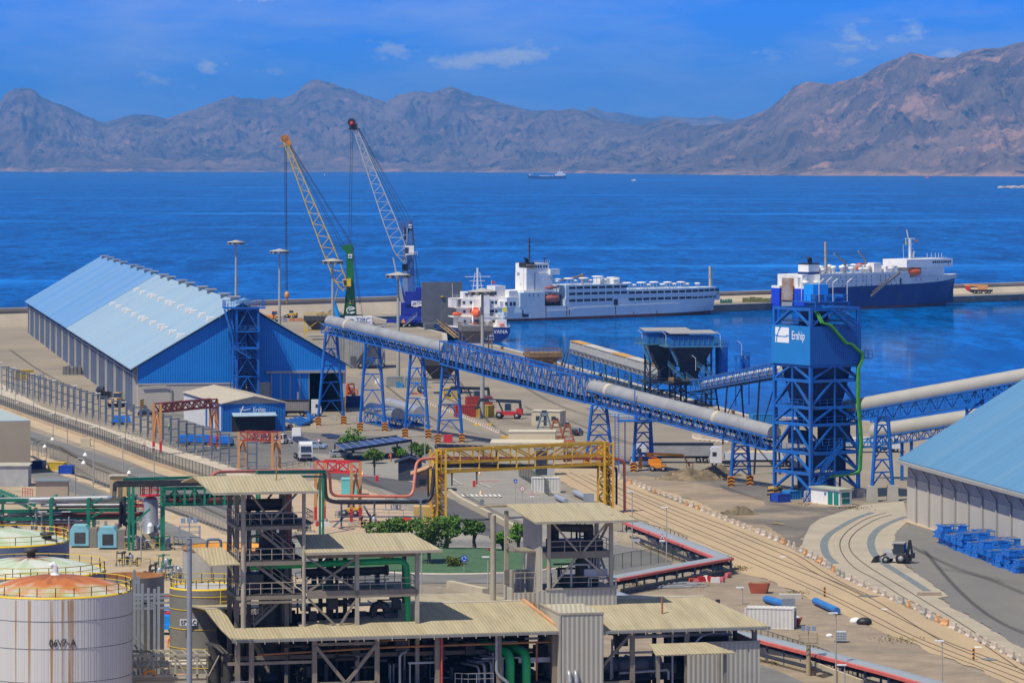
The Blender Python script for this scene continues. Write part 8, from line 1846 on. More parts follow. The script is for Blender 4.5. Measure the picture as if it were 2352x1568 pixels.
def mobile_crane():
 t=local('mobile_crane','orange and black mobile crane truck on the breakwater by the navy ship bow','mobile crane')
 f=MB();f.b(-6,5,-1.3,1.3,.8,1.7);lmake(f,'chassis',black_p,t);f=MB();f.b(3.6,5.6,-1.3,1.3,1.2,3.0);lmake(f,'cab',red_paint,t)
 f=MB();f.b(-3.6,.4,-1.2,1.2,1.7,3.0);f.bar((-4,0,3.3),(7,0,3.6),.9,.9);lmake(f,'boom',orange_faded,t)
 for x in (-4.6,-3.2,-1,1.6,4.4):
  for y in (-1.1,1.1):wheel(t,x,y,.65,.4)
 place(t,G(2248,674),R(170))
mobile_crane()
def boom_lift(label,c,rz,m):
 t=local('boom_lift',label,'boom lift');f=MB();f.b(-1.4,1.4,-1.1,1.1,.7,1.3);f.b(-1.8,.6,-.8,.8,1.3,2.3);lmake(f,'body',m,t)
 f=MB();f.bar((.2,0,2.2),(-3.2,0,3.4),.35);f.bar((-3.2,0,3.3),(4.6,0,3.0),.35,.45);f.bar((4.6,0,3.0),(5.8,0,1.0),.28);f.b(5.2,6.4,-.7,.7,.4,.6);f.rail([(5.2,-.7,.5),(6.4,-.7,.5),(6.4,.7,.5)],1.1,.08,.6);f.b(-3.6,-3.0,-.3,.3,.5,3.3);lmake(f,'boom',m,t,split=False)
 for x in (-1,1):
  for y in (-1,1):wheel(t,x,y,.5,.35)
 place(t,c,rz)
boom_lift('orange boom lift folded beside the earth mound',G(1512,1082),R(-5),orange_p);boom_lift('red boom lift between the grey steel posts',G(364,1428),R(0),red_paint);boom_lift('orange boom lift standing at the corner of the open warehouse door',G(803,912),R(80),mat('coral_orange',(.65,.13,.04),.5));boom_lift('blue boom lift beside the grey banded tank',G(378,1456),R(10),bright_blue)
# ---- containers, boxes and cabins
def container(label,c,rz,m,l=6.06,h=2.6,w=2.44,name='container'):
 t=local(name,label,'container');f=MB();f.b(-l/2+.1,l/2-.1,-w/2+.06,w/2-.06,.12,h-.06);lmake(f,'wall',m,t)
 f=MB()
 for x in (-l/2+.08,l/2-.08):
  for y in (-w/2+.08,w/2-.08):f.box((x,y,h/2),(.16,.16,h))
 for y in (-w/2+.08,w/2-.08):
  for z in (.08,h-.06):f.box((0,y,z),(l-.32,.14,.14))
 lmake(f,'corner_frame',m,t,split=False)
 f=MB()
 for y in (-.6,-.2,.2,.6):f.bar((l/2,y,.3),(l/2,y,h-.3),.06)
 lmake(f,'door_bar',hub,t,split=False);place(t,c,rz)
for lb,x,y,rz,m,l in (('red container with its dull end to the barriers',1075,957,10,red_box,6.06),('red container on the quay below the teal reach stacker boom',1100,936,12,red_box,6.06),('yellow cage container next to the red containers',1113,957,10,yellow_box,4),('grey container behind the barrier row near the dark wheeled hopper',915,888,8,grey_box,6.06),('second grey container touching the wheeled hopper',955,890,8,grey_box,6.06),('white container on the dirt beyond the roof edge',1770,1442,-12,white_box,6.06),('light blue container at the foot of the square blue tower near the quay',1755,978,15,blue_boxc,6.06),('yellow container among the grey frames beside the warehouse yard',54,872,20,yellow_box,5),('yellow rusty container behind the wheeled hopper',1036,915,10,yellow_box,4),('small blue box at the foot of the square tower',1792,1153,30,mat('deep_blue_box',(.01,.06,.36),.5),2.6),('blue grey locker at the tower stair',1818,1146,30,blue_boxc,2.4),('dark blue skip beside the wheel of the orange boom lift',810,935,5,mat('navy_box',(.01,.03,.14),.5),5),('pale metal container under the bright blue pipe by the gate',1254,1130,0,white_box,5),('bright blue skip full of planks on the plant road',154,1087,-10,mat('deep_blue_box',(.01,.06,.36)),2.6),('ochre skip on the plant road beside the blue one',132,1079,-10,yellow_box,3),('navy box beside the cream tile wall building',87,1076,-10,mat('navy_box',(.01,.03,.14)),2.4)):
 container(lb,G(x,y),R(rz),m,l,2.6 if l>3 else 1.5)
for lb,x,y in (('bright blue covered trailer nearest the orange portal gantry',432,1021),('bright blue covered trailer beside the workshop wall',470,1021),('bright blue covered trailer next to the maroon car',512,1024),('bright blue covered trailer behind the grey frames',280,975)):
 t=local('covered_trailer',lb,'trailer','bright blue covered trailers');f=MB();f.taper(-1.9,1.9,-1.2,1.2,.6,2.0,.3,.15);lmake(f,'cover',mat('blue_tarp',(.01,.16,.62),.5,var=.2),t);f=MB();f.b(-2.4,2,-1,1,.4,.58);lmake(f,'chassis',black_p,t)
 for y_ in (-.9,.9):wheel(t,0,y_,.38,.25)
 place(t,G(x,y),R(8))
def block(name,label,cat,c,rz,l,w,h,m,roofm,ov=.25,rise=0,wins=(),winm=None,doorm=None,parapet=False):
 t=local(name,label,cat);f=MB();f.b(0,l,0,w,0,h);lmake(f,'wall',m,t)
 f=MB()
 if rise:f.ext([(-ov,-ov,h),(l/2,-ov,h+rise),(l+ov,-ov,h),(l+ov,-ov,h+.15),(l/2,-ov,h+rise+.15),(-ov,-ov,h+.15)],(0,w+2*ov,0));f.ext([(0,.01,h),(l,.01,h),(l/2,.01,h+rise-.02)],(0,w-.02,0))
 elif parapet:f.b(.3,l-.3,.3,w-.3,h,h+.02)
 else:f.b(-ov,l+ov,-ov,w+ov,h+.005,h+.2)
 lmake(f,'roof',roofm,t,split=False)
 for (a,b,z0,z1,k)in wins:f=MB();f.b(a,b,-.05,-.003,z0,z1);lmake(f,'window' if k=='w' else 'door',winm or glass_dark,t)
 place(t,c,rz);return t
c=G(511,992);t=block('workshop','small blue workshop with a pale gabled roof, white emblem and a raised door','building',c,R(16),13.6,42,5.9,mat('workshop_blue_cladding',(.012,.13,.42),.5,rib=.6,ribamt=.25),mat('pale_tan_roof',(.42,.37,.29),.7,rib=1,ribamt=.06),.4,1.5)
f=MB();f.b(2.0,11.4,-.04,.0,0,3.4);lmake(f,'door_opening',dark_in,t);f=MB();f.ext([(2.0,-.05,3.9),(11.4,-.05,3.9),(11.4,-1.6,3.3),(2.0,-1.6,3.3)],(0,0,.12));lmake(f,'raised_door',mat('pale_blue_door',(.30,.40,.48),.5),t)
f=MB();f.b(-.06,-.004,18,42,0,5.5)
for k in range(5):f.b(-.06,-.004,1.5+k*3.2,2.9+k*3.2,.2,5.4)
lmake(f,'white_panel',mat('white_panel',(.60,.60,.58),.7),t)
mb=text('Ership',1.45,letter_white,None,(6.6,-.03,4.15),(1,0,0),squeeze=.75);lmake(mb,'lettering',letter_white,t,split=False)
f=MB();f.bar((3.8,-.06,3.9),(4.5,-.06,5.4),.05,.22);f.bar((3.7,-.06,4.75),(4.8,-.06,4.55),.05,.16);f.bar((4.8,-.06,4.55),(6.0,-.06,4.75),.05,.14);lmake(f,'emblem',letter_white,t,split=False)
c=G(70,1088);t=block('tiled_building','tan panelled flat roofed building at the edge of the plant','building',c,R(180+17)-R(180)-R(0),-26,34,9.6,tan_panel,mat('grey_blue_roof',(.34,.40,.40),.7),.0)
t2=block('plant_shed','off-white plant shed with a rounded duct below the tan building','building',G(-22,1118),R(2),6.6,6,3.6,mat('offwhite_shed',(.40,.40,.37),.7),mat('beige_flat_roof',(.42,.39,.31),.8),.2)
block('plant_shed','small tan shed with a grey roof and a green edge','building',G(82,1147),R(4),5.4,4,3.0,tan_panel,mat('slate_roof',(.17,.20,.21),.6),.3)
block('kiosk','narrow ochre kiosk with a flat roof under the green pipe bridge','kiosk',G(253,1140),R(4),2.8,2.4,3.4,mat('ochre_wall',(.52,.38,.16),.8),mat('pale_tan_roof',(.42,.37,.29)),.2)
block('site_office','cream site office with a flat roof on the quay beside the grabs','office',G(1221,978),R(-22),6.6,3.4,3.2,cream,mat('cream_roof',(.52,.47,.36),.8),.12,0,((1,2,1.2,2.2,'w'),(2.8,3.5,.2,2.2,'d'),(4.6,5.6,1.2,2.2,'w')))
block('gatehouse_block','cream flat roofed gate building with a parapet beyond the yellow gantry','building',G(1125,1060),R(-2),14,10,3.6,cream,mat('cream_roof',(.52,.47,.36)),0,0,(),parapet=True)
block('gatehouse_block','tall cream stair block on the gate building','building',G(1168,1052),R(-2),9,5,5.0,cream,mat('cream_roof',(.52,.47,.36)),.1)
t=block('guardhouse','small brick guardhouse with an orange tiled roof by the gate road','guardhouse',G(955,1128),R(2),5.0,4.2,2.9,mat('pinkish_brick',(.24,.17,.14),.8,var=.15,scale=2),mat('orange_roof_tile',(.48,.27,.13),.8,var=.15,scale=2,rib=.4,ribamt=.2),.9,1.2,((.6,1.8,1,2.1,'w'),(2.8,4.0,1,2.1,'w')))
block('security_hut','dark security hut with a black roof under the solar canopy','hut',G(915,1104),R(2),4.2,3.6,3.2,mat('dark_hut_wall',(.055,.06,.075),.6),black_p,.7,.9)
block('substation_cabin','turquoise box tank with a railed top under the orange portal gantry','tank',G(784,1138),R(0),3.4,3,2.7,mat('turquoise_paint',(.13,.50,.47),.5),mat('turquoise_roof',(.18,.48,.46),.6),.05)
block('blue_grey_office','pale blue grey gate office with a tall dark window strip','office',G(1226,1092),R(0),3.8,3,5,mat('pale_grey_office',(.40,.42,.43),.6),concrete_grey,.1,0,((.3,2.4,.2,4.6,'w'),))
for lb,x,y,l,w_ in (('ribbed grey shed with a dark hatch behind the conveyor start',752,838,13,12),('ribbed grey loading shed with a small sign, beside the mobile belt loader',800,846,12,14)):
 block('loading_shed',lb,'shed',G(x,y),R(6),l*.85,w_,8.6 if l==12 else 11.5,mat('ribbed_grey_shed',(.30,.30,.29),.6,rib=.7,ribamt=.25),mat('dark_shed_roof',(.16,.15,.14),.8),.15,0,((.6,2.2,.2,3.4,'d'),(5.5,7.4,5.6,6.8,'w')),mat('shed_opening',(.1,.1,.11),.6))
t=local('signboard_container','white container wall carrying a blue ribbon mark and three letters near the green crane','container');f=MB();f.b(0,9.6,0,2.6,0,3.4);lmake(f,'wall',white_mtl,t);panel_logo(t,(0,-.05,.2),(1,0,0),9.4,3.1,'TMC',2.5);place(t,G(792,748),R(0))
# ---- hoppers on the quay
def quay_hopper(label,c,rz,w,l,h,bm,fm,wheels=False,rim=True):
 t=local('quay_hopper',label,'hopper');f=MB()
 f.b(-w/2,w/2,-l/2,l/2,h*.82,h);f.taper(-w/2+.1,w/2-.1,-l/2+.1,l/2-.1,h*.82,h*.42,w*.3,l*.28);lmake(f,'bin',bm,t)
 f=MB()
 for x in (-w/2+.3,w/2-.3):
  for y in (-l/2+.3,l/2-.3):f.bar((x,y,0),(x,y,h*.82),.3)
 for y in (-l/2+.3,l/2-.3):f.bar((-w/2+.3,y,h*.4),(w/2-.3,y,h*.4),.24);f.bar((-w/2+.3,y,h*.4),(0,y,h*.8),.18);f.bar((w/2-.3,y,h*.4),(0,y,h*.8),.18)
 lmake(f,'frame',fm,t,split=False)
 f=MB();f.rail([(-w/2,-l/2,h),(w/2,-l/2,h),(w/2,l/2,h),(-w/2,l/2,h),(-w/2,-l/2,h)],1.0,.1,1.2);lmake(f,'top_rail',fm,t,split=False)
 if wheels:
  for x in (-w/2,w/2):
   for y in (-l/2,l/2):wheel(t,x,y,.8,.5)
 place(t,c,rz)
rust_st=mat('rusty_brown_steel',(.20,.125,.06),.8,var=.3,scale=.6);grey_bin=mat('dusty_grey_bin',(.17,.16,.145),.7,var=.2)
quay_hopper('rust framed grey hopper in front of the small white cargo ship',G(1092,812),R(8),9.5,8,8.4,grey_bin,rust_st);quay_hopper('rusty brown hopper at the quay edge behind the blue gallery',G(1248,862),R(10),9,8,6.2,rust_st,rust_st)
quay_hopper('dark grey hopper on large wheels behind the blue trestle',G(1010,903),R(6),9,7,8.6,mat('dark_hopper_bin',(.06,.055,.055),.7),mat('dark_hopper_frame',(.08,.08,.11),.6),True);quay_hopper('dark hopper with a yellow railed top before the scrap pile',G(730,780),R(4),9.0,7,7.6,mat('dark_hopper_bin',(.06,.055,.055)),yellow_rail)
# ---- spare tube covers lying on the yard
def spare_tubes():
 for lb,a,b in (('spare silver tube cover on a blue girder lying in front of the trestles',(852,971),(915,985)),('second spare silver tube cover lying behind the first one',(893,960),(966,981))):
  p,q=G(*a),G(*b);t=thing('tube_section',lb,'conveyor section',(p.x,p.y,0));z=Vector((0,0,3.0));tube_cover(t,p+z,q+z,1.5)
  f=MB();truss(f,p+z,q+z,3.0,2.0,9,dz=-.7);make(f,'lattice_girder',blue_steel,t,split=False)
 p,q=G(657,968),G(722,966);t=thing('folded_frame','blue angled frames lying on the yard beside the striped footing','steel frame',p);f=MB()
 for k in range(4):f.bar(p+Vector((k*.9,k*.7,.3+k*.2)),G(690,979)+Vector((k*.6,k*.9,.3+k*.2)),.5,.5);f.bar(G(690,979)+Vector((k*.6,k*.9,.3+k*.2)),q+Vector((-k*.5,k*.7,.9+k*.2)),.5,.5)
 make(f,'frame',blue_steel,t,split=False)
 for lb,a,b,r in (('blue steel column with a square end plate lying on the dirt',(1760,1375),(1811,1390),.5),('thin blue steel column lying beside the apron edge',(1872,1379),(1923,1402),.45),('silver steel column with a plate end lying by the gate fence',(1320,1130),(1352,1145),.5),('pair of silver steel columns lying by the gate fence',(1278,1140),(1300,1151),.45)):
  p,q=G(*a,.6),G(*b,.6);f=MB();f.tube(p,q,r,10);d=(q-p).normalized();u=Vector((-d.y,d.x,0))
  m_=mat('blue_primer',(.03,.16,.42),.5,var=.2)if 'blue' in lb else galv_beam;t=thing('steel_column',lb,'steel column',(p.x,p.y,0));make(f,'shaft',m_,t)
  if 'plate' in lb:f=MB();f.ext([q+u*.9-Vector((0,0,.6)),q-u*.9-Vector((0,0,.6)),q-u*.9+Vector((0,0,.9)),q+u*.9+Vector((0,0,.9))],d*.08);make(f,'end_plate',galv_beam,t)
spare_tubes()
# ---- stacked blue frames by the warehouse wall
def stacks():
 t=local('steel_frame_unit','x','steel frame','stacked blue steel frames by the warehouse');m=mat('bright_frame_blue',(.012,.17,.60),.45,var=.2)
 f=MB()
 for y in (-1.3,1.3):
  for z in (.1,.85):f.bar((-2.2,y,z),(2.2,y,z),.16)
  for x in (-1.8,-.6,.6,1.8):f.bar((x,y,.1),(x,y,.85),.16)
 for x in (-1.8,0,1.8):
  for z in (.1,.85):f.bar((x,-1.3,z),(x,1.3,z),.16)
 lmake(f,'frame',m,t,split=False)
 f=MB();f.b(-1.7,-.7,-1.32,-1.26,.2,.75);f.b(.7,1.7,-1.32,-1.26,.2,.75);f.b(-1.84,-1.76,-1.1,-.1,.2,.75);f.b(-1.84,-1.76,.2,1.1,.2,.75);lmake(f,'side_plate',m,t)
 f=MB();f.bar((-2,-.5,.95),(2.2,.3,.95),.09);f.bar((-1,1,.95),(2.4,.6,1.0),.09);lmake(f,'loose_bar',steel_grey,t,split=False)
 A,B=Vector((66.6,572,0)),Vector((72.5,532,0));first=True;rs=random.Random(2)
 for i in range(11):
  for row in (0,1):
   nlev=2 if (i+row)%3 else 3
   for k in range(nlev):
    c=line_pt(A,B,i/10)+Vector((3.1*row-1+rs.uniform(-.3,.3),rs.uniform(-.4,.4),k*.98));rz=.17+rs.uniform(-.08,.08);lv_=('bottom','second','third','top')[min(k,3)]
    lb=f'blue steel frame at {lv_} level of a stack beside the concrete warehouse wall'
    if first:place(t,c,rz);t['label']=lb;first=False
    else:dup(t,c,rz,lb)
stacks()
# ---- concrete barriers
def barriers():
 cols={'pale':mat('pale_pink_concrete',(.50,.42,.34),.85,var=.15,scale=1),'orange':mat('faded_orange_concrete',(.55,.30,.13),.85,var=.2,scale=1),'grey':mat('bare_grey_concrete',(.33,.31,.27),.9,var=.15,scale=1)}
 P_={}
 for k,m in cols.items():
  t=local('jersey_barrier',f'{k} concrete barrier in the line along the railway apron','barrier',f'{k} concrete barriers of the railway line')
  f=MB();f.ext([(-.85,-.34,0),(-.85,.34,0),(-.85,.30,.2),(-.85,.13,.42),(-.85,.10,.88),(-.85,-.10,.88),(-.85,-.13,.42),(-.85,-.30,.2)],(1.7,0,0));lmake(f,'body',m,t)
  f=MB();f.b(-.3,.3,-.36,.36,0,.1);lmake(f,'drain_slot',black_p,t);P_[k]=[t,False]
 b3=[(25,232),(80,252),(140,275),(192,300),(238,315),(312,352),(345,372),(390,395),(438,418),(482,448),(525,470),(570,508),(605,528),(650,560),(693,585),(745,612),(802,642),(860,670),(925,700),(995,730),(1068,760),(1145,798),(1222,825),(1295,855),(1365,888),(1425,918),(1488,955),(1560,990),(1630,1025),(1700,1060),(1775,1098),(1845,1132),(1925,1170),(2000,1205),(2080,1243),(2155,1282),(2235,1322),(2312,1365)]
 b2=[(1810,10),(1862,30),(1915,50),(1970,72),(2033,97),(2085,118),(2138,140),(2198,163),(2265,185),(2315,207)];a2=[(1040,1275),(1085,1297),(1135,1310),(1182,1330),(1222,1345),(1268,1365),(1315,1385),(1358,1400),(1408,1420),(1463,1438),(1508,1455),(1555,1475),(1608,1497),(1653,1512),(1705,1532),(1755,1552),(940,1240),(990,1255)]
 pts=[tb(3,x,y+16)for x,y in b3]+[tb(2,x,y+14)for x,y in b2]+[ta(2,x,y+12)for x,y in a2]
 rs=random.Random(12)
 for i,(x,y)in enumerate(pts):
  k='orange' if i in (2,6,9,12,23,27,28,49,54,60,62)else 'grey' if i in (11,13,14,22,25)else 'pale'
  t,used=P_[k];c=G(x,y);rz=R(-80)+rs.uniform(-.18,.18)
  if not used:place(t,c,rz);P_[k][1]=True
  else:dup(t,c,rz)
 src=P_['pale'][0];grp='pale concrete barriers edging the loading road'
 for i in range(34):
  x,y=lerp_tab([(0,975),(12,1040),(33,1146)],i),lerp_tab([(0,925),(12,949),(33,996)],i)
  q=dup(src,G(x,y),R(-80),'pale concrete barrier in the line edging the loading road on the quay');q['group']=grp
 for i in range(10):
  q=dup(src,G(1599+i*2.8+(i>4)*14*(i-4)*.55,1006+i*1.1),R(-20 if i<5 else 0),'barrier of the curved line beyond the tipper trailer');q['group']='barriers of the curved line on the quay'
barriers()
# ---- heaps
def heap(label,c,r,h,m,n=3,name='spoil_heap'):
 f=MB();rs=random.Random(int(c.x*10));k=40;vs=[];fs=[]
 for i in range(k+1):
  for j in range(k+1):
   u,v=(i/k-.5)*2,(j/k-.5)*2;rr=math.hypot(u,v)
   z=max(-.1,h*(1-rr**1.2)*(.8+.5*noise.noise(Vector((u*2.2+c.x,v*2.2,1))))+.22*h*noise.fractal(Vector((u*6,v*6,c.y)),.8,2,4)*(rr<1.05))if rr<1.1 else -.1
   vs.append((c.x+u*r*1.5,c.y+v*r,z))
 f.add(vs,[(i*(k+1)+j,(i+1)*(k+1)+j,(i+1)*(k+1)+j+1,i*(k+1)+j+1)for i in range(k)for j in range(k)],True);solo(f,name,m,label,'heap',(c.x,c.y,0))
soil=mat('brown_spoil',(.135,.105,.065),.95,var=.35,scale=.9,col2=(.24,.18,.11),mix=(.5,.65),dirt=(.07,.055,.035),dirtscale=.6)
heap('big brown spoil heap beside the folded orange boom lift',G(1590,1100),4.6,2.3,soil);heap('dark spoil heap behind the larger brown one',G(1640,1092),3.4,1.9,soil);heap('sandy spill at the foot of the brown spoil heap',G(1550,1100),2.4,1.1,mat('pinkish_sand',(.42,.28,.17),.95))
heap('small spoil heap with weeds on the oily yard',G(1697,1181),2.2,1.5,soil);heap('grey scrap metal pile beside the green crane',G(760,742),5.2,6.2,mat('grey_scrap',(.11,.105,.10),.8,var=.4,scale=1.2),name='scrap_pile')
leaf_a=mat('tree_leaf',(.055,.125,.016),.8,var=.45,scale=2.5,col2=(.11,.19,.02),mix=(.42,.62));leaf_b=mat('bright_tree_leaf',(.085,.21,.018),.8,var=.4,scale=2.5,col2=(.14,.27,.022),mix=(.45,.65))
bark=mat('grey_bark',(.10,.08,.06),.9,var=.3,scale=3)
def leaves(f,rs,c,rx,ry,rz,n,s,lobes=7):
 L_=[(rs.uniform(-.62,.62),rs.uniform(-.62,.62),rs.uniform(-.5,.55),rs.uniform(.35,.6))for _ in range(lobes)]
 for i in range(n):
  l=rs.choice(L_);v=Vector((rs.gauss(0,1),rs.gauss(0,1),rs.gauss(0,1))).normalized()*l[3]*rs.uniform(.55,1.05)
  p=Vector((c[0]+(l[0]+v.x)*rx,c[1]+(l[1]+v.y)*ry,c[2]+(l[2]+v.z)*rz));a=Vector((rs.gauss(0,1),rs.gauss(0,1),rs.gauss(0,1))).normalized()*s*rs.uniform(.6,1.3);b=a.cross(Vector((rs.gauss(0,1),rs.gauss(0,1),rs.gauss(0,1)))).normalized()*s*.7
  f.add([p-a,p-b,p+a,p+b],[(0,1,2,3)])
def tree(label,bx,by,cx,cy,rx,ry,m,n=1500,group=None):
 o=G(bx,by);s=FPX/o.y;t=thing('tree',label,'tree',o);rs=random.Random(int(bx));c=Vector((o.x+(cx-bx)/s,o.y,(by-cy)/s));rx/=s;ry/=s
 f=MB();mid=line_pt(o,c,.5)+Vector((rs.uniform(-.2,.2),0,-ry*.3));f.tube(o,mid,.32,8,.24);f.tube(mid,c,.24,8,.1)
 for k in range(6):q=c+Vector((rs.uniform(-.7,.7)*rx,rs.uniform(-.7,.7)*rx,rs.uniform(-.2,.5)*ry));f.tube(mid,q,.12,6,.04)
 make(f,'trunk',bark,t,split=False);f=MB();leaves(f,rs,c,rx,rx*.9,ry,n,.24,9);make(f,'crown',m,t,split=False)
for a in (('broad dark green tree behind the roof of the exchanger frame',884,1286,892,1216,54,32,leaf_a,2000),('tall spreading tree with a thick trunk on the lawn',983,1303,986,1226,52,40,leaf_a,2200),('bright green tree at the far rim of the lawn',1024,1266,1028,1213,34,32,leaf_b),('small leaning tree with a bare crooked trunk on the lawn',1091,1264,1088,1209,26,22,leaf_a),('small round tree close to the clad tower post',1160,1270,1152,1234,28,15,leaf_b,900),('bright tree seen through the frame of the clad tower',1196,1275,1190,1222,18,22,leaf_b,800),('big light green tree behind the tilted solar canopy',812,1040,812,1006,32,24,leaf_b,1700),('dark tree under the tilted solar canopy',858,1064,862,1042,28,15,leaf_a),('low green tree beside the dark hut and the light pole',964,1056,966,1032,28,18,leaf_a,900),('small green tree at the back of the solar canopy',920,1052,922,1034,20,14,leaf_b,700)):tree(*a)
def bush(label,x,y,rx,rz,m,n=500,nm='bush',fl=None):
 o=G(x,y);s=FPX/o.y;rs=random.Random(int(x));t=thing(nm,label,nm,o);f=MB();leaves(f,rs,o+Vector((0,0,rz/s*.75)),rx/s,rx/s,rz/s,n,.15,9);make(f,'foliage',m,t,split=False)
 if fl:f=MB();leaves(f,rs,o+Vector((0,-.1,rz/s*.75)),rx/s*1.03,rx/s*1.03,rz/s,60,.10);make(f,'blossom',mat('red_blossom',(.5,.07,.03),.7),t,split=False)
bush('round yellow green bush with red flowers beside the blue road sign',1048,1306,23,17,mat('yellow_green_leaf',(.11,.13,.012),.8,var=.4,scale=3),900,fl=1);bush('low yellow flowering bush under the broad dark tree',890,1292,16,12,mat('yellow_green_leaf',(.11,.13,.012)),500,fl=1);bush('small red flowering bush at the lawn edge',1126,1272,11,8,mat('red_leaf',(.32,.06,.05),.8),300)
mb=MB();rs=random.Random(31)
for (x,y,sx_,sy_,n)in ((1700,1306,22,6,240),(1480,1344,40,5,240),(1600,1345,30,6,200),(2060,1470,60,8,160),(1830,1362,24,5,120),(1850,1158,30,5,160),(1960,1168,40,4,220),(1700,1176,14,4,90),(110,890,20,4,80),(300,1010,70,24,160),(1790,1520,70,8,220)):
 for _ in range(n):
  p=G(x+rs.gauss(0,sx_*.5),y+rs.gauss(0,sy_*.5));a=rs.uniform(0,6.28);h=rs.uniform(.08,.34)
  mb.add([p+Vector((-.12*math.cos(a),-.12*math.sin(a),0)),p+Vector((.12*math.cos(a),.12*math.sin(a),0)),p+Vector((rs.uniform(-.2,.2),rs.uniform(-.2,.2),h))],[(0,1,2)])
o=make(mb,'weeds',mat('dry_weed',(.17,.14,.045),.9,var=.4,scale=1.5,col2=(.22,.16,.06),mix=(.45,.6)));o['kind']='stuff'
# ---- lamps
lampg=mat('lamp_pole_grey',(.38,.36,.32),.5);lampw=mat('lamp_white',(.75,.74,.70),.4)
def lamp(label,x,yt,yb,arm=.9,nm='street_lamp',bell=False):
 o=G(x,yb);h=(yb-yt)*o.y/FPX;t=thing(nm,label,'street lamp',o);f=MB()
 if bell:f.path([o,o+Vector((0,0,h-.5)),o+Vector((arm*.3,0,h)),o+Vector((arm,0,h-.1)),o+Vector((arm,0,h-.4))],.08,6,.6)
 else:f.tube(o,o+Vector((0,0,h)),.10,6,.06);f.bar(o+Vector((0,0,h-.05)),o+Vector((-arm*.5,0,h)),.07)
 make(f,'pole',lampg,t,split=False);f=MB()
 if bell:f.lathe(o+Vector((arm,0,h-.9)),[(.42,0),(.36,.15),(.12,.5),(0,.52)],10)
 else:f.box(o+Vector((-arm*.35,0,h+.04)),(1.0,.36,.14))
 make(f,'lamp_head',lampw,t)
for lb,x,yt,yb in (('street lamp first of the row at the far grey frames',4,832,910),('street lamp second of the row beside the far grey frames',35,845,926),('street lamp near the yellow container among the grey frames',77,858,941),('street lamp by the fourth bend of the pavement',127,873,960),('street lamp in the middle of the pavement row',175,886,975),('street lamp near the cream and orange loader',229,903,993),('street lamp near the tarped blue trailer and frames',288,923,1013),('short street lamp above the tan building roof',44,924,952),('street lamp before the dark mesh fence, behind the road',122,950,1050),('street lamp over the port road close to the razor wire',155,961,1062),('street lamp with a white box at its foot beside the port road',216,981,1112),('street lamp on the shoulder of the port road',282,1005,1089),('street lamp where the dark mesh fence ends',354,1028,1095),('street lamp beside the bend of the red edged rack',1335,1293,1352),('tall street lamp at the warning sign of the road bend',1531,1165,1291),('tall street lamp beside the clad tower roof',1452,1129,1260),('street lamp on the dirt beside the rusty skip',1705,1349,1388),('tall street lamp beside the white water tank',1920,1408,1570),('street lamp at the edge of the rail apron',2164,1472,1592),('low street lamp behind the lower road wall',1940,1527,1600),('street lamp on the verge in front of the lawn',1121,1279,1365),('tall thin lamp beside the roundabout lawn',968,1250,1366),('thick light pole in front of the low green tree',976,914,1060)):lamp(lb,x,yt,yb)
for lb,x,yt,yb,a in (('bell lamp with a bent neck beside the port road',106,999,1070,1.2),('bell lamp near the razor wire start',88,1016,1070,1.2),('bell lamp in front of the embankment',173,1052,1140,1.4),('tall bell lamp over the plant road',214,1034,1120,-1.4),('bell lamp close to the ochre kiosk',315,1075,1120,-1.4),('bell lamp beside the grey pressure vessel',324,1193,1292,1.3)):lamp(lb,x,yt,yb,a,'bell_lamp',True)
def flood_mast(label,x,y0,yb,d,m):
 o=P(x,y0,d);g=Vector((o.x,o.y,0));t=thing('floodlight_mast',label,'light mast',g);f=MB();f.tube(g,o,.3,8,.24);make(f,'pole',m,t);f=MB()
 for z in (0,.55,1.1):f.rail([o+Vector((-1,-.7,z)),o+Vector((1,-.7,z)),o+Vector((1,.7,z)),o+Vector((-1,.7,z)),o+Vector((-1,-.7,z))],.02,.06,1.0)
 for x_ in (-1,1):
  for y_ in (-.7,.7):f.bar(o+Vector((x_,y_,0)),o+Vector((x_,y_,1.15)),.08)
 f.bar(o,o+Vector((0,0,2.2)),.08);make(f,'cage',m,t,split=False)
 f=MB()
 for k in (-.6,.0,.6):f.box(o+Vector((k,-.2,1.75)),(.42,.3,.5))
 make(f,'floodlight',mat('lamp_blue_grey',(.24,.30,.38),.4),t)
flood_mast('floodlight mast with a cage between the grey banded tank and the silo',435,1235,1560,378,mat('mast_blue_grey',(.24,.27,.30),.5));flood_mast('rusty floodlight mast with a yellowed cage above the lower pipe rack',1857,1478,1620,425,mat('mast_tan',(.36,.29,.17),.7))
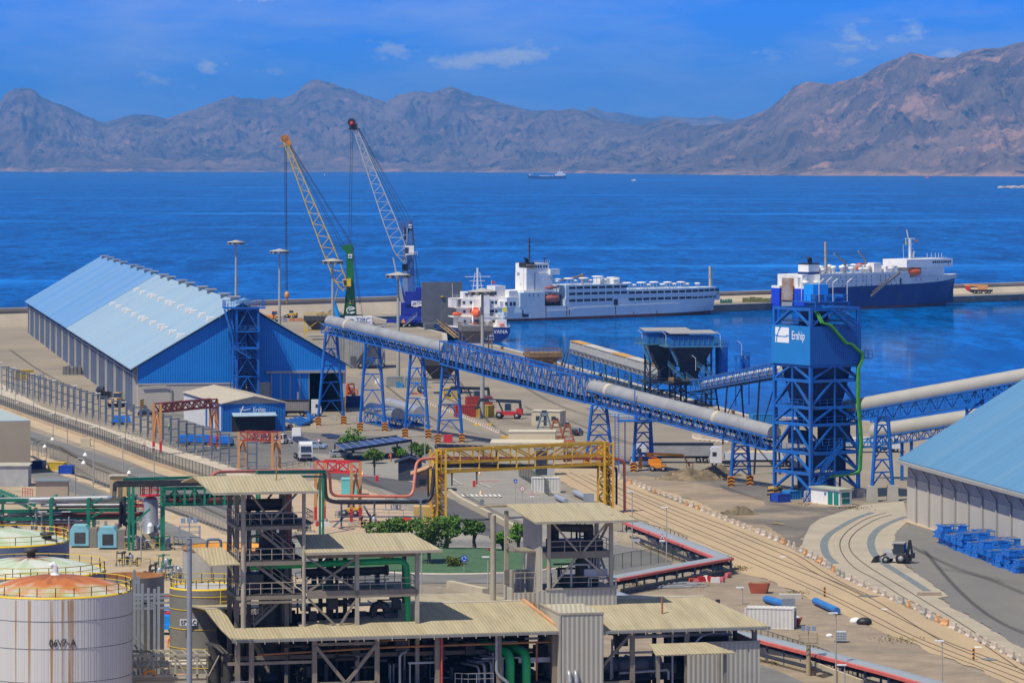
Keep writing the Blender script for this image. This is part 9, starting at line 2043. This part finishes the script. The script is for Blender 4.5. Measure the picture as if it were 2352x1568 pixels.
# ---- road signs
sign_red,sign_blue=mat('sign_red',(.55,.02,.02),.4),mat('sign_blue',(.01,.09,.45),.4)
def sign(label,x,yt,yb,kind,r=.45,face=letter_white):
 o=G(x,yb);h=(yb-yt)*o.y/FPX;t=thing('road_sign',label,'road sign',o);f=MB();f.tube(o,o+Vector((0,0,h)),.05,6);make(f,'post',lampg,t)
 c=o+Vector((0,-.08,h));F=lambda m_,nm,pts,k=0:make(MB().ext([c+Vector((px,-.02*k,pz))for px,pz in pts],(0,-.02,0)),nm,m_,t)
 circ=lambda q:[(q*math.cos(i*.3142),q*math.sin(i*.3142))for i in range(20)];tri=lambda q:[(-q,-q*.6),(q,-q*.6),(0,q*1.1)]
 if kind=='round':F(face,'disc',circ(r))
 if kind=='limit':F(sign_red,'rim',circ(r));F(letter_white,'disc',circ(r*.76),1);mb=text('10',r*.95,black_p,None,c+Vector((-r*.42,-.045,-r*.32)),(1,0,0),squeeze=.75);make(mb,'lettering',black_p,t,split=False)
 if kind=='circle':
  F(sign_blue,'disc',circ(r));f=MB()
  for k in range(3):
   for j in range(4):a,b=k*2.094+j*.4,k*2.094+(j+1)*.4;f.bar(c+Vector((r*.6*math.cos(a),-.04,r*.6*math.sin(a))),c+Vector((r*.6*math.cos(b),-.04,r*.6*math.sin(b))),.02,r*.16)
  make(f,'arrow',letter_white,t,split=False)
 if kind in 'warning give':F(sign_red,'rim',tri(r)if kind=='warning' else [(-x_,-z_)for x_,z_ in tri(r)]);F(letter_white,'panel',[(q*.68,w_*.68)for q,w_ in tri(r)]if kind=='warning' else [(-q*.68,-w_*.68)for q,w_ in tri(r)],1)
 if kind=='warning':F(black_p,'symbol',[(-r*.22,-r*.25),(r*.22,-r*.25),(r*.22,r*.1),(-r*.22,r*.1)],2);F(letter_white,'plate',[(-r*.8,-r*1.3),(r*.8,-r*1.3),(r*.8,-r*.75),(-r*.8,-r*.75)])
 if kind=='square':F(sign_blue,'panel',[(-r,-r),(r,-r),(r,r),(-r,r)]);F(letter_white,'symbol',[(-r*.5,-r*.5),(r*.5,-r*.5),(0,r*.5)],1)
 if kind=='finger':F(mat('grey_finger',(.45,.45,.43),.5),'panel',[(-r,0),(-r*.8,-.22),(r,-.22),(r,.22),(-r*.8,.22)])
sign('blue roundabout sign with white arrows on the lawn',1066,1282,1317,'circle',.48);sign('round speed limit sign reading 10 beside the gate',1200,1122,1153,'limit',.46);sign('red triangle warning sign near the speed limit sign',1222,1133,1155,'warning',.42);sign('blue square crossing sign by the gate',1184,1104,1155,'square',.3);sign('grey back of a round sign on the kerb of the gate road',1107,1151,1171,'round',.4,mat('grey_sign_back',(.22,.23,.22),.5));sign('level crossing warning sign on a striped post at the road bend',1521,1233,1273,'warning',.5);sign('white and red give way sign at the car park',732,1011,1038,'give',.5);sign('dark warning sign at the end of the grey frames',331,1021,1048,'warning',.5,);sign('pale finger board at the road bend',1460,1240,1262,'finger',.62);sign('give way sign behind the clad tower',1260,1306,1330,'give',.5)
for lb,x,y in (('orange and black marker post between the tracks',1894,1372),('second orange and black marker post nearer the track plate',2236,1516)):
 o=G(x,y);t=thing('marker_post',lb,'marker post',o);f=MB();f.tube(o,o+Vector((0,0,1.45)),.12,8);make(f,'post',orange_p,t);f=MB()
 for k in range(3):f.tube(o+Vector((0,0,.2+k*.45)),o+Vector((0,0,.42+k*.45)),.128,8)
 make(f,'band',black_p,t)
# ---- solar canopies
def canopy(label,pts,zh,posts):
 c=[P(*p)for p in pts];t=thing('solar_canopy',label,'canopy',(c[0].x,c[0].y,0));f=MB();f.ext(c,(0,0,-.18));make(f,'solar_roof',mat('solar_panel',(.035,.05,.085),.25,var=.1,rib=1.6,ribamt=-.6,ribbump=0),t)
 f=MB()
 for k in range(9):
  for a,b in ((c[0],c[1]),):p=line_pt(c[0],c[1],k/8)+Vector((0,0,.03));q=line_pt(c[3],c[2],k/8)+Vector((0,0,.03));f.bar(p,q,.09)
 make(f,'panel_joint',hub,t,split=False);f=MB()
 for i,y in posts:f.bar((c[i].x,c[i].y,0),c[i],.28)
 f.bar(c[0],c[1],.2,.5);f.bar(c[3],c[2],.2,.4);make(f,'frame',mat('navy_frame',(.015,.022,.045),.5),t,split=False)
canopy('tilted navy solar canopy on posts above the gate parking',[(792,1034,727),(945,1011,740),(912,1001,752),(769,1019,742)],3,((0,0),(1,0),(2,0),(3,0)))
canopy('second solar canopy lying behind the yellow gantry',[(1004,1024,712),(1140,1030,716),(1110,1025,735),(1000,1021,722)],3,((0,0),(1,0),(2,0),(3,0)))
# ---- grabs standing on the quay
def grab(label,x,yb,yt,w,m,jaw):
 o=G(x,yb);s=FPX/o.y;h=(yb-yt)/s;w/=s;t=thing('clamshell_grab',label,'grab',o);f=MB()
 for sx_ in (-1,1):
  for sy_ in (-1,1):f.bar(o+Vector((sx_*w*.42,sy_*w*.3,h*.26)),o+Vector((sx_*w*.12,sy_*w*.1,h*.9)),.28)
 for k in (.45,.65,.82):f.bar(o+Vector((-w*.36*(1.25-k),0,h*k)),o+Vector((w*.36*(1.25-k),0,h*k)),.2)
 f.b(o.x-w*.2,o.x+w*.2,o.y-w*.15,o.y+w*.15,h*.86,h*.94);make(f,'arm',m,t,split=False);f=MB();f.b(o.x-w*.13,o.x+w*.13,o.y-.3,o.y+.3,h*.94,h);make(f,'sheave_head',black_p,t);f=MB()
 for sx_ in (-1,1):f.ext([o+Vector((sx_*.05,-w*.4,.1)),o+Vector((sx_*w*.35,-w*.4,0)),o+Vector((sx_*w*.55,-w*.4,h*.2)),o+Vector((sx_*w*.42,-w*.4,h*.3)),o+Vector((sx_*.05,-w*.4,h*.3))][::sx_],(0,w*.8,0))
 make(f,'jaw',jaw,t)
gr=mat('rusty_orange_grab',(.30,.11,.05),.75,var=.3,scale=1);grab('pale blue clamshell grab beside the cream site office',1250,1013,942,46,mat('blue_grey_grab',(.16,.22,.26),.6),mat('pale_blue_jaw',(.16,.38,.52),.5));grab('tall rusty clamshell grab between the blue grab and a smaller one',1277,1018,960,40,gr,gr);grab('smaller rusty clamshell grab with orange jaws near the black hatchback',1303,1028,970,36,gr,mat('orange_jaw',(.45,.13,.06),.7))
# ---- people
def person(label,c,rz,top,legs,hat=None,bend=0.0):
 t=local('person',label,'person');B_=bend;f=MB()
 hip=Vector((0,0,.92));ch=hip+Vector((.42*math.sin(B_),0,.46*math.cos(B_)));hd=ch+Vector((.26*math.sin(B_),0,.26*math.cos(B_)))
 vs=[hip,ch,hd-(hd-ch)*.4,hd,Vector((.02,.11,.48)),Vector((0,.13,.06)),Vector((.14,.13,.03)),Vector((.02,-.11,.48)),Vector((-.06,-.13,.06)),Vector((.08,-.13,.03)),ch+Vector((0,.21,-.02)),ch+Vector((.1+B_*.1,.27,-.30)),ch+Vector((.26+B_*.1,.22,-.50)),ch+Vector((0,-.21,-.02)),ch+Vector((.1+B_*.1,-.27,-.30)),ch+Vector((.26+B_*.1,-.22,-.50))]
 ed=[(0,1),(1,2),(2,3),(0,4),(4,5),(5,6),(0,7),(7,8),(8,9),(1,10),(10,11),(11,12),(1,13),(13,14),(14,15)];rad=[.15,.18,.07,.11,.085,.055,.05,.085,.055,.05,.07,.05,.04,.07,.05,.04]
 me=bpy.data.meshes.new('body');me.from_pydata([tuple(v)for v in vs],ed,[]);ob=bpy.data.objects.new('body',me);COL.objects.link(ob);ob.parent=t
 sk=ob.modifiers.new('skin','SKIN');su=ob.modifiers.new('smooth','SUBSURF');su.levels=su.render_levels=1
 for v,r in zip(me.skin_vertices[0].data,rad):v.radius=(r,r)
 me.skin_vertices[0].data[0].use_root=True;me.materials.append(legs)
 f=MB();d=(ch-hip).normalized();f.tube(hip+d*.02,ch+d*.1,.21,10,.235);
 for sg in (-1,1):f.tube(ch+Vector((0,.2*sg,.02)),ch+Vector((.1+B_*.1,.275*sg,-.30)),.09,8,.075)
 lmake(f,'jacket',top,t,split=False)
 if hat:f=MB();f.sphere(tuple(hd+Vector((0,0,.06))),.135,10,6,(1,1,.75));lmake(f,'helmet',hat,t)
 place(t,c,rz)
hv,ho=mat('hi_vis_yellow',(.45,.75,.02),.6),mat('hi_vis_orange',(.80,.16,.02),.6);navy_c=mat('navy_trousers',(.02,.035,.10),.8)
person('person in a yellow high visibility jacket and navy trousers near the grey shed',G(389,991),R(-60),hv,navy_c,mat('white_helmet',(.7,.7,.68),.4));person('person in orange workwear bending over beside the grey banded tank',G(386,1486),R(10),ho,ho,orange_p,1.1);person('person in orange workwear standing near the trees of the gate',G(898,1060),R(150),ho,ho,None,.3)
# ---- small things on the dirt and plant floor
def skip(label,x,y,l,w,h,m,load):
 t=local('skip',label,'skip');f=MB();f.taper(-l/2+.3,l/2-.3,-w/2,w/2,.1,h,-.35,-.1);lmake(f,'tub',m,t);f=MB();f.sphere((0,0,h-.05),1,10,6,(l*.46,w*.42,.35));lmake(f,'rubble',load,t);place(t,G(x,y),R(-12))
skip('rusty orange skip full of rubble on the dirt by the tracks',1744,1362,2.6,1.8,1.4,mat('rusty_skip',(.33,.075,.035),.7,var=.2),soil);skip('brick red skip behind the white container',1820,1438,2.2,1.6,1.1,mat('rusty_skip',(.33,.075,.035)),lampw)
o=G(1931,1475);t=thing('water_tank','white caged water tank on a pallet beside the tall lamp','water tank',o);f=MB();f.b(o.x-.6,o.x+.6,o.y-.5,o.y+.5,.2,1.35);make(f,'tank',mat('translucent_white',(.50,.56,.54),.4),t);f=MB()
for k in range(5):x=o.x-.62+k*.31;f.bar((x,o.y-.53,.15),(x,o.y-.53,1.4),.04)
for z in (.3,.6,.9,1.2):f.bar((o.x-.63,o.y-.54,z),(o.x+.63,o.y-.54,z),.04)
make(f,'cage',hub,t,split=False);f=MB();f.b(o.x-.7,o.x+.7,o.y-.6,o.y+.6,0,.18);make(f,'pallet',black_p,t)
for lb,x,y,m,s in (('white bag slumped at the apron edge',1966,1431,lampw,.9),('black sheet heap beside the white bag',1985,1434,black_p,1.1),('white rubble sack on the bare dirt',1905,1462,lampw,.5)):
 f=MB();o=G(x,y);f.sphere((o.x,o.y,.3*s),s,10,6,(.9,.7,.55));solo(f,'sack',m,lb,'sack',o)
t=thing('scrap_bundle','bundle of pale poles and pipes lying in the weeds by the pipe rack','scrap',G(1560,1340));f=MB();rs=random.Random(5)
for k in range(14):p=G(1490+rs.uniform(-4,30),1345+rs.uniform(-7,5),.15+.05*k%.4);f.tube(p,p+Vector((rs.uniform(4.5,6.5),rs.uniform(0,2.2),0)),.09,6)
make(f,'pole',steel_grey,t,split=False)
for i,(x,y,m,lb)in enumerate(((1598,1330,lampw,'white'),(1610,1336,red_paint,'red'),(1622,1334,lampw,'white'),(1634,1336,red_paint,'red'),(1644,1338,lampw,'white'),(1592,1340,mat('coral_orange',(.65,.13,.04)),'coral'),(1672,1327,mat('pink_plastic',(.5,.12,.13),.5),'pink'),(1598,1343,mat('pink_plastic',(.5,.12,.13)),'pink'),(1654,1337,mat('pink_plastic',(.5,.12,.13)),'pink'),(1617,1324,concrete_grey,'grey'))):
 f=MB().at(G(x,y),i*.7);f.ext([(-.7,-.3,0),(.7,-.3,0),(.6,-.15,.75),(-.6,-.15,.75)],(0,.5,0));solo(f,'plastic_barrier',m,f'{lb} plastic barrier in the jumble beside the pipe rack','barrier',G(x,y),'jumbled plastic barriers by the pipe rack')
for i,(x,y,m,lb)in enumerate(((83+588,983,cream,'cream concrete block near the folded blue frames'),(720,983,cream,'second cream concrete block near the folded blue frames'),(767,965,concrete_grey,'grey concrete block between the first trestle legs'),(812,966,concrete_grey,'grey concrete block behind the second trestle'),(2135,1368,mat('striped_block',(.3,.24,.18),.8),'long striped concrete block at the end of the drain strip'),(1815,1374,concrete_grey,'flat concrete base with two dark stubs on the dirt'),(681,1000,lampw,'white electric cabinet beside the workshop'),(197,1024,cream,'cream cabinet on the road shoulder'),(1029,1016,red_paint,'red generator box by the trestle foot'),(935,1090,red_paint,'red and white lane block at the gate'))):
 o=G(x,y);f=MB();s=(3.2,.8,.5)if 'long' in lb else (3,1.8,.6)if 'flat' in lb else (1.9,1.4,1.6)if 'cabinet' in lb or 'generator' in lb else (1.3,.9,.9);f.taper(o.x-s[0]/2,o.x+s[0]/2,o.y-s[1]/2,o.y+s[1]/2,0,s[2],.06,.06);solo(f,'concrete_block' if 'block' in lb or 'base' in lb else 'cabinet',m,lb,'block' if 'block' in lb or 'base' in lb else 'cabinet',o)
for lb,x,y in (('pale blue machine housing nearest the domed tanks',182,1258),('pale blue machine housing beside the grey pressure vessel',246,1262)):
 o=G(x,y);t=thing('compressor',lb,'compressor',o);f=MB();f.ext([o+Vector((-1.4,0,.3)),o+Vector((1.4,0,.3)),o+Vector((1.4,0,2.6)),o+Vector((.9,0,3.3)),o+Vector((-1.0,0,3.3)),o+Vector((-1.4,0,2.6))],(0,3,0));make(f,'housing',mat('pale_blue_housing',(.20,.46,.52),.5),t);f=MB();f.b(o.x-.7,o.x+.9,o.y-.05,o.y,.7,2.3);make(f,'louvre',equip_dark,t);f=MB();f.b(o.x+1.5,o.x+2.6,o.y,o.y+2,0,2.9);make(f,'control_box',mat('taupe_box',(.22,.19,.15),.6),t)
mb=MB()
for x,y in tuple((1315+i*17,836+i*5.2)for i in range(20))+tuple((1195+i*24,802+i*7.4)for i in range(5)):
 if mb.v:pass
b0=thing('mooring_bollard','dark mooring bollard on the quay edge','bollard',(0,0,0),'mooring bollards on the quay edge');f=MB();f.lathe((0,0,0),[(.5,0),(.38,.2),(.35,.7),(.6,.8),(.6,1.0),(0,1.05)],10);lmake(f,'post',rust_st,b0)
for i in range(9):
 c=line_pt(Vector((-3,1164,0)),Vector((50,866,0)),i/8)
 if i:dup(b0,c)
 else:place(b0,c)
# ---------------------------------------------------------------- plant-floor clutter
def skid(label,x,y,n,seed,m,w=3.0,h=2.2,name='pump_skid'):
 o=G(x,y);t=thing(name,label,'pump skid',o);rs=random.Random(seed);f=MB();f.b(o.x-w/2,o.x+w/2,o.y-.8,o.y+1.4,0,.25);make(f,'base',concrete_grey,t);f=MB()
 for k in range(n):
  x_=o.x+rs.uniform(-w/2,w/2);y_=o.y+rs.uniform(-.6,1.2);z_=rs.uniform(.5,h);r=rs.uniform(.05,.16)
  f.tube((x_,y_,.2),(x_,y_,z_),r,6);f.tube((x_,y_,z_),(x_+rs.uniform(-1,1),y_,z_),r,6)
  if k%3==0:f.lathe((x_,y_,z_),[(.05,-.2),(.24,-.1),(.24,.1),(.05,.2)],8)
 make(f,'pipework',m,t,split=False);f=MB();f.lathe((o.x+w*.2,o.y+.2,.25),[(.4,0),(.4,1.2),(.2,1.5),(0,1.55)],12);make(f,'vessel',pipe_grey,t)
 if n>8:f=MB();f.rail([(o.x-w/2,o.y-.9,0),(o.x+w/2,o.y-.9,0)],1.1,.06,1);make(f,'handrail',yellow_rail,t,split=False)
for i,(lb,x,y,n,m)in enumerate((('crowded valve skid at the foot of the grey pressure vessel',312,1262,16,pipe_grey),('green valve skid beside the vessel skirt',376,1262,10,rack_green),('grey pump skid behind the pale blue housings',214,1238,14,pipe_grey),('dark pump skid under the low green rack',150,1226,12,equip_dark),('pump skid with yellow rail near the bell lamp',290,1300,10,equip_dark),('pump skid in front of the open silo',400,1330,14,pipe_grey),('small pump skid on the plant floor before the silo',372,1310,7,rack_green),('grey pump skid between the rusty basin and the silo',356,1332,14,equip_dark),('pump skid among the poles below the red pipeline',700,1222,9,equip_dark),('pump skid behind the orange portal legs',850,1212,9,pipe_black),('pump skid next to the turquoise tank',900,1172,8,pipe_grey))):skid(lb,x,y,n,40+i,m)
for i,(x,y,m,lb)in enumerate(((935,1197,red_paint,'red'),(948,1196,lampw,'white'),(962,1197,red_paint,'red'),(976,1196,lampw,'white'),(735,1208,red_paint,'red'),(748,1210,lampw,'white'),(668,983,red_paint,'red'))):
 f=MB().at(G(x,y),.1*i);f.ext([(-.7,-.3,0),(.7,-.3,0),(.6,-.15,.8),(-.6,-.15,.8)],(0,.5,0));solo(f,'plastic_barrier',m,f'{lb} plastic barrier standing on the pinkish plant floor','barrier',G(x,y),'plastic barriers on the plant floor')
for lb,x,y in (('orange traffic cone before the gate barrier',833,1092),('orange traffic cone beside the zebra crossing',1104,1136),('orange traffic cone near the gate lane',1102,1090)):
 o=G(x,y);t=thing('traffic_cone',lb,'cone',o);f=MB();f.lathe(o,[(.28,.05),(.05,.85),(0,.86)],10);f.b(o.x-.32,o.x+.32,o.y-.32,o.y+.32,0,.06);make(f,'body',hi_o if False else orange_p,t);f=MB();f.lathe(o,[(.205,.35),(.145,.55)],10);make(f,'band',letter_white,t)
def guard_rail(label,pts,m,h=1.1):
 q=[G(*p)for p in pts];f=MB();f.rail(q,h,.07,2.2);solo(f,'guard_rail',m,label,'railing',q[0])
guard_rail('grey guard rail beside the white lorry cab',[(645,1078),(700,1068),(728,1078)],frame_dark);guard_rail('yellow guard rail on the plant floor before the silo',[(300,1308),(345,1300),(400,1302)],yellow_rail);guard_rail('grey guard rail under the red pipeline',[(770,1190),(860,1184),(960,1186)],slate_steel);guard_rail('thin grey guard rail along the plant road',[(380,1240),(440,1262),(500,1290)],frame_grey)
def barrier_gate(label,x,y,l,rz):
 o=G(x,y);t=thing('lift_barrier',label,'lift barrier',o);f=MB();f.b(o.x-.25,o.x+.25,o.y-.25,o.y+.25,0,1.1);make(f,'housing',red_paint,t);f=MB();f.bar(o+Vector((0,0,1)),o+Vector((l*math.cos(rz),l*math.sin(rz),1.05)),.12);make(f,'boom',mat('red_white_boom',(.6,.25,.22),.5),t)
barrier_gate('red lift barrier closing the gate lane',1089,1118,4.5,.05);barrier_gate('red lift barrier by the dark hut',866,1106,-4.2,.05)
for lb,x,y,h in (('black traffic light at the gate lane',1038,1115,2.9),('second black traffic light beyond the lift barrier',1095,1112,2.9),('dark ticket column by the dark hut',860,1092,2.4)):
 o=G(x,y);t=thing('traffic_light',lb,'traffic light',o);f=MB();f.b(o.x-.14,o.x+.14,o.y-.14,o.y+.14,0,h*.7);make(f,'column',frame_dark,t);f=MB();f.b(o.x-.22,o.x+.22,o.y-.2,o.y+.2,h*.7,h);make(f,'lamp_housing',black_p,t)
# ---- clutter on the quay
for i,(lb,x,y,s,m)in enumerate((('yellow steel spreader frame lying on the quay by the barrier row',1110,976,(4,2,.4),yellow_p),('yellow spreader frame lying before the cream site office',1178,1006,(5,1.6,.5),yellow_p),('orange steel pile on the quay behind the orange wheel loader',690,737,(8,3,1.0),mat('orange_steel',(.45,.16,.06),.7)),('yellow mixer frame on the breakwater end of the quay',697,722,(3,2,3.2),yellow_p),('open grey bucket lying by the loading road kerb',836,862,(2.4,2,1.6),hub),('white plastic cube lying by the loading road kerb',866,880,(1.2,1.2,1.2),lampw),('blue and white machine cover by the grey containers',918,890,(1.8,1.6,1.6),blue_boxc),('stack of dull timber by the red containers',1030,937,(5,3,1.2),mat('grey_timber',(.22,.17,.12),.9)),('rust red plate pile behind the blue trestle',962,905,(4,2,.4),mat('rust_red_plate',(.35,.10,.06),.8)),('green baled cargo along the breakwater by the navy ship',1745,694,(14,3,2.2),mat('olive_bale',(.13,.13,.04),.9,var=.3)),('blue rolls on the breakwater by the mobile crane',2216,673,(6,1.5,.8),bright_blue),('dark forklift silhouette on the breakwater by the bow',1690,690,(3,1.8,2.6),mat('dark_forklift',(.12,.06,.03),.6)),('green bin on the breakwater beside the bow',1668,696,(5,2,1.8),mat('bin_green',(.02,.12,.07),.6)),('dark excavator bucket by the long warehouse wall',240,916,(3.4,2.6,2.4),black_p),('grey quarter round shelter by the warehouse yard',166,860,(5,3,2.4),mat('shelter_grey',(.16,.15,.15),.6)),('pale trailer among the yard beside the yellow container',84,872,(4,1.6,1.6),hub))):
 o=G(x,y);rs=random.Random(i);nm='cargo_pile' if 'pile' in lb or 'bale' in lb or 'timber' in lb or 'rolls' in lb else 'machine_part';f=MB();n=5 if max(s)>3 else 2
 for k in range(n):a=-s[0]/2+s[0]*k/n;f.taper(o.x+a,o.x+a+s[0]/n*.94,o.y-s[1]/2*rs.uniform(.7,1),o.y+s[1]/2,0,s[2]*rs.uniform(.7,1),.08,.1)
 solo(f,nm,m,lb,'cargo' if nm=='cargo_pile' else 'equipment',o)
t=local('belt_loader','mobile dark belt loader on wheels standing behind the second trestle','belt loader');f=MB();f.bar((-4,0,1.5),(3.5,0,11.5),1.3,.5);lmake(f,'belt',belt_grey,t);f=MB();f.bar((-2,-1.4,1),(1.6,-1.2,9),.2);f.bar((-2,1.4,1),(1.6,1.2,9),.2);f.bar((2,-1.4,1),(1.6,-1.2,9),.2);f.bar((2,1.4,1),(1.6,1.2,9),.2);f.b(-3,3,-1.5,1.5,.8,1.1);lmake(f,'frame',frame_dark,t,split=False)
for x_ in (-3,3):
 for y_ in (-1.6,1.6):wheel(t,x_,y_,.8,.5)
place(t,G(851,846),.2)
HAZE=3.9e-5
# ---------------------------------------------------------------- air
hz=bpy.data.materials.new('sea_haze');hz.use_nodes=True;nt=hz.node_tree
nt.nodes.remove(nt.nodes['Principled BSDF'])
pv=nt.nodes.new('ShaderNodeVolumePrincipled');pv.inputs['Color'].default_value=(.14,.46,1,1)
pv.inputs['Density'].default_value=HAZE;pv.inputs['Anisotropy'].default_value=0.0
nt.links.new(pv.outputs[0],nt.nodes['Material Output'].inputs['Volume'])
mb=MB();mb.b(-15000,15000,-400,42000,-14,900)
o=make(mb,'haze',hz);o['kind']='stuff'
for o in bpy.data.objects:
 if '_o' in o.keys():del o['_o']
